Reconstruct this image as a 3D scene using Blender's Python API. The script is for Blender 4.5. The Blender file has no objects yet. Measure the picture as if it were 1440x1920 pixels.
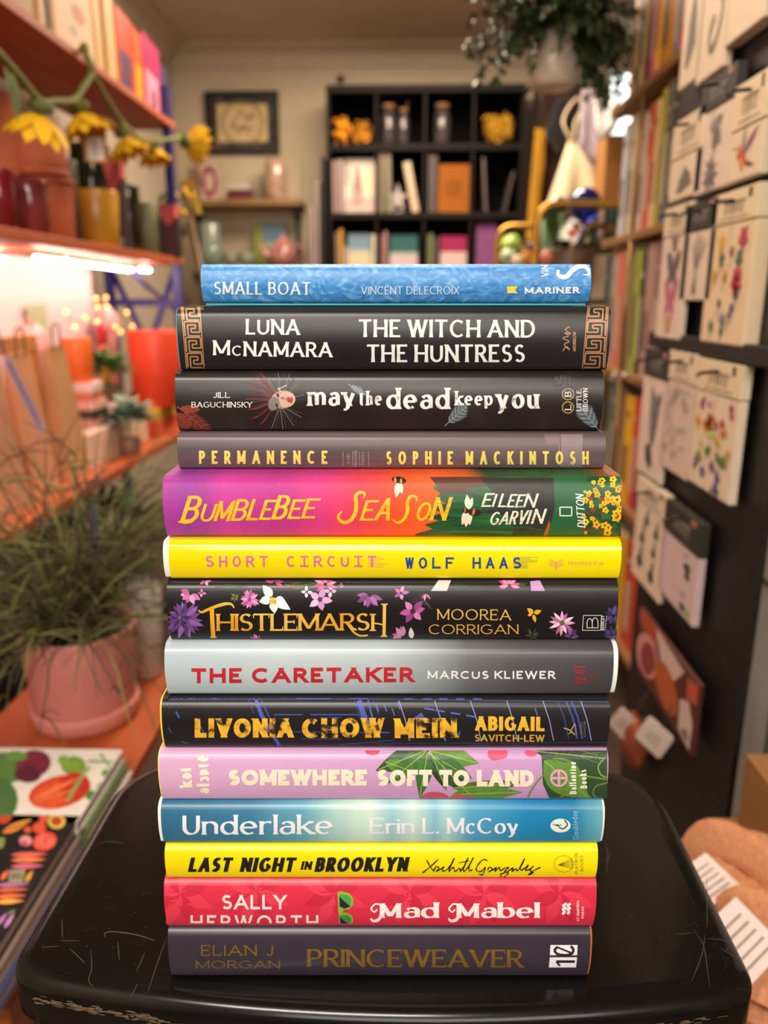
import bpy, bmesh, math, random
from mathutils import Vector, Matrix, noise as mnoise
from mathutils.geometry import tessellate_polygon
random.seed(7)
SC = bpy.context.scene
COL = SC.collection
PI = math.pi
R = math.radians

# ------------------------------------------------------------------ camera
HC, PITCH, YAW, FPX = 1.1, R(15.3), R(1.7), 1460.0
cam_d = bpy.data.cameras.new('camera'); cam = bpy.data.objects.new('camera', cam_d); COL.objects.link(cam)
cam.location = (0, 0, HC); cam.rotation_euler = (PI/2 - PITCH, 0, YAW)
cam_d.sensor_fit = 'HORIZONTAL'; cam_d.sensor_width = 36; cam_d.lens = 36*FPX/1440
cam_d.clip_start = .02; cam_d.clip_end = 60
cam_d.dof.use_dof = True; cam_d.dof.focus_distance = .425; cam_d.dof.aperture_fstop = 7.6; cam_d.dof.aperture_blades = 0
SC.camera = cam
# ------------------------------------------------------------------ colour management
vs = SC.view_settings
SC.display_settings.display_device = 'sRGB'
vs.view_transform = 'Standard'; vs.look = 'None'; vs.gamma = 1; vs.use_curve_mapping = False
vs.exposure = 0.0

def lin(h, a=1):
    h = h.lstrip('#')
    f = lambda v: v/12.92 if v <= .04045 else ((v+.055)/1.055)**2.4
    return tuple(f(int(h[i:i+2], 16)/255) for i in (0, 2, 4)) + (a,)

# ------------------------------------------------------------------ world and lights
W_ = bpy.data.worlds.new('world'); SC.world = W_; W_.use_nodes = True
bg = W_.node_tree.nodes['Background']; bg.inputs[0].default_value = lin('#dccdc0'); bg.inputs[1].default_value = .27

def area(name, loc, rot, sx, sy, power, hexc, spread=180):
    d = bpy.data.lights.new(name, 'AREA'); d.shape = 'RECTANGLE'; d.size = sx; d.size_y = sy
    d.energy = power; d.color = lin(hexc)[:3]; d.spread = R(spread)
    o = bpy.data.objects.new(name, d); o.location = loc; o.rotation_euler = rot; COL.objects.link(o)
    return o
# shop-front window behind the photographer, ceiling panels, and the glow of the grow lights
area('window_light', (.45, -2.3, 2.2), (R(68), 0, 0), 2.3, 1.2, 70, '#fff8f1')
area('ceiling_panel_light', (-.33, -1.0, 2.36), (0, 0, 0), 1.0, .26, 54, '#fff3e6')
area('ceiling_lamp_light', (.0, 3.3, 2.36), (0, 0, 0), 1.0, .9, 64, '#ffe6ca')
area('ceiling_lamp_light', (-.1, 1.0, 2.36), (0, 0, 0), .5, .5, 20, '#ffe6c8')

# ------------------------------------------------------------------ pixel rays of the survey photograph
_fh = Vector((-math.sin(YAW), math.cos(YAW), 0)); _r = Vector((math.cos(YAW), math.sin(YAW), 0))
_f = _fh*math.cos(PITCH) - Vector((0, 0, math.sin(PITCH))); _u = _fh*math.sin(PITCH) + Vector((0, 0, math.cos(PITCH)))
CAM = Vector((0, 0, HC))
def ray(px, py): return _f + _r*((px-720)/FPX) - _u*((py-960)/FPX)
def P(px, py, X=None, Y=None, Z=None):
    d = ray(px, py)
    k = X/d.x if X is not None else Y/d.y if Y is not None else (Z-HC)/d.z
    return CAM + d*k
def RY(x0, y0, x1, y1, Y):
    xm, ym = (x0+x1)/2, (y0+y1)/2
    return P(x0, ym, Y=Y).x, P(x1, ym, Y=Y).x, P(xm, y1, Y=Y).z, P(xm, y0, Y=Y).z

# ------------------------------------------------------------------ materials
_mc = {}
def M(hexc, rough=.5, metal=0., var=.06, scale=40., spec=.5, coat=0., bump=0., trans=0., emit=0., alpha=1., sheen=0.):
    key = (hexc, rough, metal, var, scale, spec, coat, bump, trans, emit, alpha, sheen)
    if key in _mc: return _mc[key]
    m = bpy.data.materials.new('surface_' + hexc.lstrip('#')); m.use_nodes = True
    nt = m.node_tree; b = nt.nodes['Principled BSDF']; N = nt.nodes.new; L = nt.links.new
    c = lin(hexc)
    b.inputs['Roughness'].default_value = rough; b.inputs['Metallic'].default_value = metal
    b.inputs['Specular IOR Level'].default_value = spec; b.inputs['Coat Weight'].default_value = coat; b.inputs['Coat Roughness'].default_value = .08
    b.inputs['Transmission Weight'].default_value = trans; b.inputs['Alpha'].default_value = alpha
    if sheen: b.inputs['Sheen Weight'].default_value = sheen
    if emit:
        b.inputs['Emission Color'].default_value = c; b.inputs['Emission Strength'].default_value = emit
    tc = N('ShaderNodeTexCoord'); nz = N('ShaderNodeTexNoise'); nz.inputs['Scale'].default_value = scale; nz.inputs['Detail'].default_value = 3
    L(tc.outputs['Object'], nz.inputs['Vector'])
    rp = N('ShaderNodeValToRGB'); L(nz.outputs['Fac'], rp.inputs['Fac'])
    rp.color_ramp.elements[0].position = .3; rp.color_ramp.elements[1].position = .7
    rp.color_ramp.elements[0].color = tuple(v*(1-var) for v in c[:3]) + (1,); rp.color_ramp.elements[1].color = tuple(min(1, v*(1+var)) for v in c[:3]) + (1,)
    L(rp.outputs['Color'], b.inputs['Base Color'])
    if bump:
        bn = N('ShaderNodeBump'); bn.inputs['Strength'].default_value = bump; bn.inputs['Distance'].default_value = .002
        L(nz.outputs['Fac'], bn.inputs['Height']); L(bn.outputs['Normal'], b.inputs['Normal'])
    _mc[key] = m; return m

def ramp_mat(name, stops, W, rough=.4, axis=0, wob=.0, nscale=60., var=.05, vscale=(1, 1, 1), coat=0., weave=0., spec=.5):
    """printed paper whose ink runs through colour stops along one axis of the object"""
    m = bpy.data.materials.new(name); m.use_nodes = True
    nt = m.node_tree; b = nt.nodes['Principled BSDF']; N = nt.nodes.new; L = nt.links.new
    b.inputs['Roughness'].default_value = rough; b.inputs['Coat Weight'].default_value = coat; b.inputs['Coat Roughness'].default_value = .12
    b.inputs['Specular IOR Level'].default_value = spec
    tc = N('ShaderNodeTexCoord'); sp = N('ShaderNodeSeparateXYZ'); L(tc.outputs['Object'], sp.inputs[0])
    mr = N('ShaderNodeMapRange'); L(sp.outputs[axis], mr.inputs['Value']); mr.inputs['From Min'].default_value = -W/2; mr.inputs['From Max'].default_value = W/2
    mp = N('ShaderNodeMapping'); mp.inputs['Scale'].default_value = vscale; L(tc.outputs['Object'], mp.inputs[0])
    nz = N('ShaderNodeTexNoise'); nz.inputs['Scale'].default_value = nscale; nz.inputs['Detail'].default_value = 4; L(mp.outputs[0], nz.inputs['Vector'])
    ad = N('ShaderNodeMath'); ad.operation = 'MULTIPLY_ADD'; L(nz.outputs['Fac'], ad.inputs[0]); ad.inputs[1].default_value = wob; L(mr.outputs[0], ad.inputs[2])
    sb = N('ShaderNodeMath'); sb.operation = 'SUBTRACT'; L(ad.outputs[0], sb.inputs[0]); sb.inputs[1].default_value = wob*.5
    rp = N('ShaderNodeValToRGB'); L(sb.outputs[0], rp.inputs['Fac']); cr = rp.color_ramp
    while len(cr.elements) < len(stops): cr.elements.new(.5)
    for e, (p, h) in zip(cr.elements, stops): e.position = p
    for e, (p, h) in zip(cr.elements, stops): e.position = p; e.color = lin(h)
    hv = N('ShaderNodeHueSaturation'); L(rp.outputs['Color'], hv.inputs['Color'])
    m2 = N('ShaderNodeMapRange'); L(nz.outputs['Fac'], m2.inputs['Value']); m2.inputs['To Min'].default_value = 1-var*2; m2.inputs['To Max'].default_value = 1+var*2
    L(m2.outputs[0], hv.inputs['Value']); L(hv.outputs['Color'], b.inputs['Base Color'])
    if weave:
        wv = N('ShaderNodeTexWave'); wv.inputs['Scale'].default_value = 320; wv.inputs['Distortion'].default_value = 1.2; L(tc.outputs['Object'], wv.inputs['Vector'])
        bn = N('ShaderNodeBump'); bn.inputs['Strength'].default_value = weave; bn.inputs['Distance'].default_value = .0006
        L(wv.outputs['Fac'], bn.inputs['Height']); L(bn.outputs['Normal'], b.inputs['Normal'])
    return m

def blotch_mat(name, stops, scale, rough=.4, dist=0., detail=3., vscale=(1, 1, 1), kind='noise', coat=0., bump=0., spec=.5):
    """surface whose colour follows a noise field through colour stops"""
    m = bpy.data.materials.new(name); m.use_nodes = True
    nt = m.node_tree; b = nt.nodes['Principled BSDF']; N = nt.nodes.new; L = nt.links.new
    b.inputs['Roughness'].default_value = rough; b.inputs['Coat Weight'].default_value = coat; b.inputs['Coat Roughness'].default_value = .1; b.inputs['Specular IOR Level'].default_value = spec
    tc = N('ShaderNodeTexCoord'); mp = N('ShaderNodeMapping'); mp.inputs['Scale'].default_value = vscale; L(tc.outputs['Object'], mp.inputs[0])
    if kind == 'noise':
        nz = N('ShaderNodeTexNoise'); nz.inputs['Detail'].default_value = detail; nz.inputs['Distortion'].default_value = dist
    elif kind == 'voronoi':
        nz = N('ShaderNodeTexVoronoi')
    else:
        nz = N('ShaderNodeTexWave'); nz.inputs['Distortion'].default_value = dist; nz.inputs['Detail'].default_value = detail
    nz.inputs['Scale'].default_value = scale; L(mp.outputs[0], nz.inputs['Vector'])
    rp = N('ShaderNodeValToRGB'); L(nz.outputs['Color' if kind == 'voronoi' else 'Fac'], rp.inputs['Fac']); cr = rp.color_ramp
    while len(cr.elements) < len(stops): cr.elements.new(.5)
    for e, (p, h) in zip(cr.elements, stops): e.position = p
    for e, (p, h) in zip(cr.elements, stops): e.position = p; e.color = lin(h)
    L(rp.outputs['Color'], b.inputs['Base Color'])
    if bump:
        bn = N('ShaderNodeBump'); bn.inputs['Strength'].default_value = bump; bn.inputs['Distance'].default_value = .003
        L(nz.outputs['Fac'], bn.inputs['Height']); L(bn.outputs['Normal'], b.inputs['Normal'])
    return m

def wood(name, c0, c1, scale=6., rough=.45, axis='Y', coat=0.):
    vs_ = {'X': (.15, 1, 1), 'Y': (1, .15, 1), 'Z': (1, 1, .15)}[axis]
    return blotch_mat(name, [(.3, c0), (.5, c1), (.7, c0)], scale*6, rough, .6, 4, vs_, coat=coat)

# ------------------------------------------------------------------ scene objects
def tag(o, label=None, cat=None, group=None, kind=None):
    if label: o['label'] = label
    if cat: o['category'] = cat
    if group: o['group'] = group
    if kind: o['kind'] = kind
    return o
def thing(name, label, cat, loc=(0, 0, 0), rz=0., group=None, rot=None):
    o = bpy.data.objects.new(name, None); COL.objects.link(o); o.empty_display_size = .02
    o.location = loc; o.rotation_euler = rot if rot else (0, 0, rz)
    return tag(o, label, cat, group)

class MB:
    """collects polygons for ONE mesh object"""
    def __init__(s): s.v = []; s.f = []; s.m = []; s.sm = []; s.mi = 0; s.X = None
    def mat(s, i): s.mi = i; return s
    def add(s, vs, fs, smooth=False):
        n = len(s.v)
        s.v += [Vector(v) for v in vs] if s.X is None else [s.X @ Vector(v) for v in vs]
        for f in fs: s.f.append([n+i for i in f]); s.m.append(s.mi); s.sm.append(smooth)
        return s
    def bm(s, b, smooth=False):
        b.verts.index_update()
        s.add([v.co.copy() for v in b.verts], [[v.index for v in f.verts] for f in b.faces], smooth); b.free(); return s
    def box(s, x0, x1, y0, y1, z0, z1, bev=0., seg=2, smooth=False):
        b = bmesh.new(); bmesh.ops.create_cube(b, size=1)
        for v in b.verts:
            v.co = Vector(((x0+x1)/2+v.co.x*(x1-x0), (y0+y1)/2+v.co.y*(y1-y0), (z0+z1)/2+v.co.z*(z1-z0)))
        if bev: bmesh.ops.bevel(b, geom=list(b.edges), offset=bev, segments=seg, profile=.5, affect='EDGES')
        return s.bm(b, smooth)
    def lathe(s, prof, n=32, c=(0, 0, 0), close=True, smooth=True, rib=0., ribs=0):
        vs = []; fs = []
        for r, z in prof:
            for i in range(n):
                a = 2*PI*i/n; rr = r*(1+rib*math.cos(a*ribs)) if ribs else r
                vs.append((c[0]+rr*math.cos(a), c[1]+rr*math.sin(a), c[2]+z))
        for j in range(len(prof)-1):
            for i in range(n):
                k = (i+1) % n; fs.append((j*n+i, j*n+k, (j+1)*n+k, (j+1)*n+i))
        if close:
            if prof[0][0] > 1e-6: fs.append(tuple(range(n))[::-1])
            if prof[-1][0] > 1e-6: fs.append(tuple((len(prof)-1)*n+i for i in range(n)))
        return s.add(vs, fs, smooth)
    def tube(s, pts, r, n=8, caps=True, smooth=True, flat=1.):
        pts = [Vector(p) for p in pts]; m = len(pts); rs = r if isinstance(r, (list, tuple)) else [r]*m
        vs = []; up = None
        for i, p in enumerate(pts):
            t = (pts[min(i+1, m-1)]-pts[max(i-1, 0)]).normalized()
            if up is None: up = Vector((0, 0, 1)) if abs(t.z) < .9 else Vector((1, 0, 0))
            a = t.cross(up)
            if a.length < 1e-5: a = t.cross(Vector((.3, .9, .1)))
            a.normalize(); b = a.cross(t).normalized(); up = b
            for k in range(n):
                q = 2*PI*k/n; vs.append(p + a*(rs[i]*math.cos(q)) + b*(rs[i]*flat*math.sin(q)))
        fs = [(j*n+k, j*n+(k+1) % n, (j+1)*n+(k+1) % n, (j+1)*n+k) for j in range(m-1) for k in range(n)]
        if caps: fs += [tuple(range(n))[::-1], tuple((m-1)*n+k for k in range(n))]
        return s.add(vs, fs, smooth)
    def prism(s, poly, t0, t1, axis='Y', smooth=False):
        """2-D outline pushed along an axis; (a, b) are the other two axes in order"""
        f = {'X': lambda a, b, t: (t, a, b), 'Y': lambda a, b, t: (a, t, b), 'Z': lambda a, b, t: (a, b, t)}[axis]
        n = len(poly); vs = [f(a, b, t0) for a, b in poly] + [f(a, b, t1) for a, b in poly]
        fs = [(i, (i+1) % n, n+(i+1) % n, n+i) for i in range(n)]
        tr = tessellate_polygon([[Vector((a, b, 0)) for a, b in poly]])
        fs += [tuple(t) for t in tr] + [tuple(n+i for i in t[::-1]) for t in tr]
        return s.add(vs, fs, smooth)
    def flat(s, poly, fn, t):
        """outline laid on a surface: fn(a, b, t) gives the point"""
        tr = tessellate_polygon([[Vector((a, b, 0)) for a, b in poly]])
        return s.add([fn(a, b, t) for a, b in poly], [tuple(q) for q in tr])
    def sphere(s, c, r, n=16, m=10, sq=(1, 1, 1), lump=0., seed=0, smooth=True):
        vs = []; fs = []
        for j in range(m+1):
            th = PI*j/m
            for i in range(n):
                ph = 2*PI*i/n; d = Vector((math.sin(th)*math.cos(ph), math.sin(th)*math.sin(ph), math.cos(th)))
                k = r*(1+lump*mnoise.noise(d*2.3+Vector((seed, seed*.7, 1))))
                vs.append((c[0]+d.x*k*sq[0], c[1]+d.y*k*sq[1], c[2]+d.z*k*sq[2]))
        for j in range(m):
            for i in range(n): fs.append((j*n+i, (j+1)*n+i, (j+1)*n+(i+1) % n, j*n+(i+1) % n))
        return s.add(vs, fs, smooth)
    def leaf(s, p, d, ln, w, up=(0, 0, 1), bend=.2, n=5, fold=.15):
        """one leaf blade: a pointed strip folded along its midrib, with real curl"""
        p = Vector(p); d = Vector(d).normalized(); a = d.cross(Vector(up))
        if a.length < 1e-4: a = d.cross(Vector((1, .2, 0)))
        a.normalize(); u = a.cross(d).normalized(); vs = []; fs = []
        for i in range(n+1):
            t = i/n; q = p + d*(ln*t) - u*(bend*ln*t*t); ww = w*.5*math.sin(PI*min(1, .08+t*.92))**.8 if i < n else 0
            vs += [q - a*ww + u*(fold*ww), q, q + a*ww + u*(fold*ww)]
        for i in range(n):
            k = i*3; fs += [(k, k+1, k+4, k+3), (k+1, k+2, k+5, k+4)]
        return s.add(vs, fs, True)
    def build(s, name, mats, parent=None, loc=(0, 0, 0), rot=None, off=None):
        me = bpy.data.meshes.new(name)
        vs = s.v if off is None else [v-Vector(off) for v in s.v]
        me.from_pydata([tuple(v) for v in vs], [], s.f)
        for m in (mats if isinstance(mats, (list, tuple)) else [mats]): me.materials.append(m)
        me.polygons.foreach_set('material_index', s.m); me.polygons.foreach_set('use_smooth', s.sm)
        me.validate(); me.update()
        o = bpy.data.objects.new(name, me); COL.objects.link(o)
        if parent is not None: o.parent = parent
        o.location = loc
        if rot: o.rotation_euler = rot
        return o

def rrect(x0, x1, y0, y1, r, n=6):
    out = []
    for cx, cy, a0 in ((x1-r, y1-r, 0), (x0+r, y1-r, 90), (x0+r, y0+r, 180), (x1-r, y0+r, 270)):
        for i in range(n+1):
            a = R(a0+90*i/n); out.append((cx+r*math.cos(a), cy+r*math.sin(a)))
    return out
def ell(cx, cy, rx, ry, n=20, a0=0, a1=360, rot=0):
    out = []; c, s = math.cos(R(rot)), math.sin(R(rot)); full = abs(a1-a0) >= 360
    for i in range(n if full else n+1):
        a = R(a0+(a1-a0)*i/n); x, y = rx*math.cos(a), ry*math.sin(a); out.append((cx+x*c-y*s, cy+x*s+y*c))
    return out
def petal(cx, cy, ln, w, ang, n=8, r0=0.):
    """pointed oval from a centre outwards"""
    c, s = math.cos(R(ang)), math.sin(R(ang)); pts = []
    for i in range(n+1): t = i/n; pts.append((r0+ln*t, w*.5*math.sin(PI*t**.8)))
    for i in range(n-1, 0, -1): t = i/n; pts.append((r0+ln*t, -w*.5*math.sin(PI*t**.8)))
    return [(cx+x*c-y*s, cy+x*s+y*c) for x, y in pts]
def catmull(pts, n=8):
    q = [pts[0]] + list(pts) + [pts[-1]]; out = []
    for i in range(1, len(q)-2):
        a, b, c, d = (Vector(q[i+k]) for k in (-1, 0, 1, 2))
        for j in range(n):
            t = j/n; out.append(.5*((2*b)+(c-a)*t+(2*a-5*b+4*c-d)*t*t+(3*b-a-3*c+d)*t**3))
    out.append(Vector(q[-2])); return out
def stroke_poly(pts, w, taper=1.):
    """polyline -> list of quads with width w (number or list)"""
    pts = [Vector((p[0], p[1])) for p in pts]; m = len(pts); L_ = []; R_ = []
    for i, p in enumerate(pts):
        t = pts[min(i+1, m-1)]-pts[max(i-1, 0)]
        if t.length < 1e-9: t = Vector((1, 0))
        t.normalize(); nrm = Vector((-t.y, t.x)); k = i/(m-1)
        ww = (w[i] if isinstance(w, (list, tuple)) else w)*.5*(1 if taper >= 1 else taper+(1-taper)*math.sin(PI*k)**.6)
        L_.append(p+nrm*ww); R_.append(p-nrm*ww)
    return [[tuple(L_[i]), tuple(L_[i+1]), tuple(R_[i+1]), tuple(R_[i])] for i in range(m-1)]

# ------------------------------------------------------------------ lettering: glyphs as pen strokes, cap height 1
G = {
'A': (.84, "0 0;.42 1|.42 1;.84 0|.15 .32;.69 .32"), 'B': (.6, "0 0;0 1|0 1;e .3 .76 .26 .24 90 -90;0 .52|0 .52;e .32 .26 .29 .26 90 -90;0 0"),
'C': (.8, "e .46 .5 .46 .5 48 312"), 'D': (.76, "0 0;0 1|0 1;e .3 .5 .46 .5 90 -90;0 0"), 'E': (.52, "0 0;0 1|0 1;.52 1|0 .52;.46 .52|0 0;.52 0"),
'F': (.5, "0 0;0 1|0 1;.5 1|0 .52;.44 .52"), 'G': (.86, "e .46 .5 .46 .5 48 322|.84 .16;.84 .46|.54 .46;.84 .46"), 'H': (.74, "0 0;0 1|.74 0;.74 1|0 .5;.74 .5"),
'I': (0, "0 0;0 1"), 'J': (.36, "e .17 .26 .19 .26 200 350;.36 .3;.36 1"), 'K': (.64, "0 0;0 1|.6 1;0 .42|.2 .58;.64 0"), 'L': (.5, "0 0;0 1|0 0;.5 0"),
'M': (.9, "0 0;0 1|0 1;.45 .08|.45 .08;.9 1|.9 0;.9 1"), 'N': (.74, "0 0;0 1|0 1;.74 0|.74 0;.74 1"), 'O': (.94, "e .47 .5 .47 .5 90 450"),
'P': (.56, "0 0;0 1|0 1;e .3 .74 .26 .26 90 -90;0 .48"), 'R': (.6, "0 0;0 1|0 1;e .3 .74 .26 .26 90 -90;0 .48|.28 .48;.6 0"),
'S': (.54, "e .28 .755 .24 .245 35 268;e .27 .255 .27 .255 88 -145"), 'T': (.66, "0 1;.66 1|.33 0;.33 1"), 'U': (.7, "0 1;0 .35;e .35 .35 .35 .35 180 360;.7 1"),
'V': (.8, "0 1;.4 0|.4 0;.8 1"), 'W': (1.16, "0 1;.29 0|.29 0;.58 1|.58 1;.87 0|.87 0;1.16 1"), 'X': (.7, "0 0;.7 1|0 1;.7 0"), 'Y': (.72, "0 1;.36 .45|.72 1;.36 .45|.36 0;.36 .46"),
'Z': (.6, "0 1;.6 1|.6 1;0 0|0 0;.6 0"), '0': (.6, "e .3 .5 .3 .5 90 450"), '1': (.2, ".2 0;.2 1|0 .8;.2 1"), '2': (.5, "e .25 .73 .24 .27 160 -20;0 0|0 0;.5 0"),
'a': (.42, "e .22 .44 .2 .2 155 0;.42 0|.42 .38;e .2 .19 .2 .19 75 290;.42 .14"), 'b': (.5, "0 0;0 1|e .25 .32 .25 .32 180 540"), 'c': (.44, "e .26 .32 .26 .32 45 315"),
'd': (.5, "e .25 .32 .25 .32 0 360|.5 0;.5 1"), 'e': (.5, "0 .34;.5 .34;e .25 .32 .25 .32 0 310"), 'h': (.44, "0 0;0 1|0 .36;e .22 .42 .22 .22 170 0;.44 0"),
'i': (0, "0 0;0 .64|0 .83;0 .95"), 'k': (.44, "0 0;0 1|.4 .64;0 .24|.14 .38;.46 0"), 'l': (0, "0 0;0 1"),
'm': (.8, "0 0;0 .64|0 .36;e .2 .42 .2 .22 170 0;.4 0|.4 .36;e .6 .42 .2 .22 170 0;.8 0"), 'n': (.44, "0 0;0 .64|0 .36;e .22 .42 .22 .22 170 0;.44 0"),
'o': (.54, "e .27 .32 .27 .32 90 450"), 'p': (.5, "0 -.3;0 .64|e .25 .32 .25 .32 180 540"), 'r': (.3, "0 0;0 .64|0 .36;e .24 .38 .24 .26 170 60"),
's': (.36, "e .18 .48 .16 .16 35 268;e .18 .16 .18 .16 88 -145"), 't': (.3, ".1 .88;e .27 .16 .17 .16 180 285|-.06 .64;.28 .64"), 'u': (.44, "0 .64;e .22 .22 .22 .22 180 360|.44 0;.44 .64"),
'y': (.5, "0 .64;.25 0|.5 .64;.18 -.16;.08 -.26;-.04 -.26"), 'z': (.42, "0 .64;.42 .64|.42 .64;0 0|0 0;.42 0"), '\u0254': (.44, "e .2 .32 .26 .32 135 -135"),
'\u00e9': (.5, "0 .34;.5 .34;e .25 .32 .25 .32 0 310|.2 .78;.36 .96"), 'q': (.42, "e .21 .32 .21 .32 0 360|.42 0;.42 .64"),
'.': (0, "0 0;0 .1"), ',': (0, ".04 .1;-.04 -.14"), "'": (0, "0 .74;0 1"), '-': (.26, "0 .42;.26 .42"), ':': (0, "0 .12;0 .26|0 .62;0 .76"),
}
def glyph(ch):
    w, spec = G[ch]; out = []
    for st in spec.split('|'):
        pl = []
        for it in st.split(';'):
            q = it.split()
            if q[0] == 'e':
                cx, cy, rx, ry, a0, a1 = map(float, q[1:]); n = max(6, int(abs(a1-a0)/15))
                pl += [(cx+rx*math.cos(R(a0+(a1-a0)*i/n)), cy+ry*math.sin(R(a0+(a1-a0)*i/n))) for i in range(n+1)]
            else: pl.append((float(q[0]), float(q[1])))
        out.append(pl)
    return w, out
def text_polys(s, aspect, thick=.16, thin=None, serif=0., nib=12, slant=0., sp=.16, space=.42, flare=0., alt=False):
    """list of polygons filling [0, aspect] x [0, 1]"""
    thin = thick if thin is None else thin
    ng = sum(c != ' ' for c in s); sw = sum(G[c][0] for c in s if c != ' ')
    fixed = ng*thick + sp*(len(s)-1-2*s.count(' ')) + space*s.count(' ')
    sx = max(.15, (aspect-fixed-abs(slant)*.0)/max(sw, .01)); k = 1.
    if aspect < fixed: sp = sp*.4; space = space*.7; fixed = ng*thick+sp*(len(s)-1-2*s.count(' '))+space*s.count(' '); sx = max(.2, (aspect-fixed)/max(sw, .01))
    polys = []; x = 0.
    def wd(dx, dy):
        n = math.hypot(dx, dy) or 1
        if thin == thick: return thick
        ang = math.atan2(dy, dx); return thin+(thick-thin)*abs(math.sin(ang-R(nib)))**1.2
    for i, c in enumerate(s):
        if c == ' ': x += space-sp; continue
        w, sts = glyph(c)
        for st in sts:
            q = [Vector((x+thick/2+p[0]*sx, thin/2+p[1]*(1-thin))) for p in st]
            if len(q) == 2:
                a, b = q; d = b-a; hw = wd(d.x, d.y)/2
                if abs(d.y) > .35*abs(d.x):
                    ends = []
                    for e, raw, o in ((a, st[0], b), (b, st[1], a)):
                        sgn = -1 if e.y < o.y else 1
                        if raw[1] in (0., 1., .64): e = e + d*(thin/2*sgn/d.y)
                        ends.append(e)
                    a2, b2 = ends; off = Vector((hw*math.hypot(d.x, d.y)/abs(d.y), 0)); ns = 5 if flare else 1
                    L_ = [a2.lerp(b2, j/ns) for j in range(ns+1)]; fw = [1+flare*abs(2*j/ns-1)**2 for j in range(ns+1)]
                    for j in range(ns): polys.append([tuple(L_[j]-off*fw[j]), tuple(L_[j]+off*fw[j]), tuple(L_[j+1]+off*fw[j+1]), tuple(L_[j+1]-off*fw[j+1])])
                    if serif:
                        for e, raw, sgn in ((a2, st[0], 1 if a2.y < b2.y else -1), (b2, st[1], 1 if b2.y < a2.y else -1)):
                            if raw[1] in (0., 1., .64) and c not in '.,:-\'' and not (c in 'AMNVW' and abs(d.x) > .08 and raw[1] == (1. if c in 'A' else 0.) and c != 'M'):
                                h = off.x+serif*thick; t = thin*.8*sgn
                                polys.append([(e.x-h, e.y), (e.x+h, e.y), (e.x+off.x, e.y+t*1.9), (e.x-off.x, e.y+t*1.9)] if sgn > 0 else [(e.x-h, e.y), (e.x-off.x, e.y+t*1.9), (e.x+off.x, e.y+t*1.9), (e.x+h, e.y)])
                else:
                    dn = d.normalized(); nr = Vector((-dn.y, dn.x))*hw
                    if c not in 'e\u00e9' and abs(d.y) < 1e-6:
                        for e, raw in ((a, st[0]), (b, st[1])):
                            if abs(raw[0]) < 1e-6: e.x -= thick/2
                            elif abs(raw[0]-w) < 1e-6: e.x += thick/2*(.7 if serif else 1)
                    polys.append([tuple(a-nr), tuple(b-nr), tuple(b+nr), tuple(a+nr)])
                    if serif and c in 'EFLTZ':
                        for e in ([a, b] if c == 'T' else [b]):
                            sg = -1 if e.y > .6 else 1
                            if .3 < e.y < .7: polys.append([(e.x-thin*.8, e.y-thin*1.3), (e.x, e.y-thin*1.3), (e.x, e.y+thin*1.3), (e.x-thin*.8, e.y+thin*1.3)])
                            else: polys.append([(e.x-thin*.6, e.y), (e.x+thin*.2, e.y), (e.x+thin*.3, e.y+sg*thin*2.6), (e.x-thin*.2, e.y+sg*thin*2.6)])
            else:
                ws = []; m = len(q); closed = (q[0]-q[-1]).length < 1e-4
                qs = q
                for j in range(m):
                    t = (qs[1]-qs[-2]) if closed and j in (0, m-1) else qs[min(j+1, m-1)]-qs[max(j-1, 0)]
                    ws.append(wd(t.x, t.y))
                if closed:
                    L_ = []; R_ = []
                    for j in range(m):
                        t = (qs[1]-qs[-2]) if j in (0, m-1) else qs[j+1]-qs[j-1]
                        t = t.normalized(); nr = Vector((-t.y, t.x))*ws[j]/2; L_.append(qs[j]+nr); R_.append(qs[j]-nr)
                    polys += [[tuple(L_[j]), tuple(L_[j+1]), tuple(R_[j+1]), tuple(R_[j])] for j in range(m-1)]
                else: polys += stroke_poly(q, ws)
        x += w*sx+thick+sp
    if slant: polys = [[(px+slant*(py-.5), py) for px, py in pl] for pl in polys]
    return polys
def place_text(s, p0, p1, cap, **st):
    """text along a baseline p0 -> p1 (y down), cap height in the same unit"""
    p0 = Vector(p0); p1 = Vector(p1); d = p1-p0; L_ = d.length; d.normalize(); up = Vector((d.y, -d.x))
    return [[tuple(p0+d*(x*cap)+up*(y*cap)) for x, y in pl] for pl in text_polys(s, L_/cap, **st)]

# ================================================================== the room
CEIL, YB, XL_, XR_ = 2.385, 4.6, -1.27, 1.35
def struct(name, mb, mats, **k):
    o = mb.build(name, mats, **k); o['kind'] = 'structure'; return o
wallm = M('#c6b79c', .85, var=.03, scale=6); ceilm = M('#cbb9a4', .9, var=.03, scale=4)
struct('floor', MB().box(XL_-.1, XR_+.1, -3.2, YB+.1, -.1, 0), wood('floor_boards', '#3a2a20', '#4b382b', 3, .5))
struct('ceiling', MB().box(XL_-.1, XR_+.1, -3.2, YB+.1, CEIL, CEIL+.1), ceilm)
struct('wall_back', MB().box(XL_-.1, XR_+.1, YB, YB+.1, 0, CEIL), wallm)
struct('wall_left', MB().box(XL_-.1, XL_, -3.2, YB, 0, CEIL), M('#b9ab98', .85, var=.03, scale=6))
struct('wall_right', MB().box(XR_, XR_+.1, -3.2, YB, 0, CEIL), M('#8d7a68', .85, var=.03, scale=6))
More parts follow.
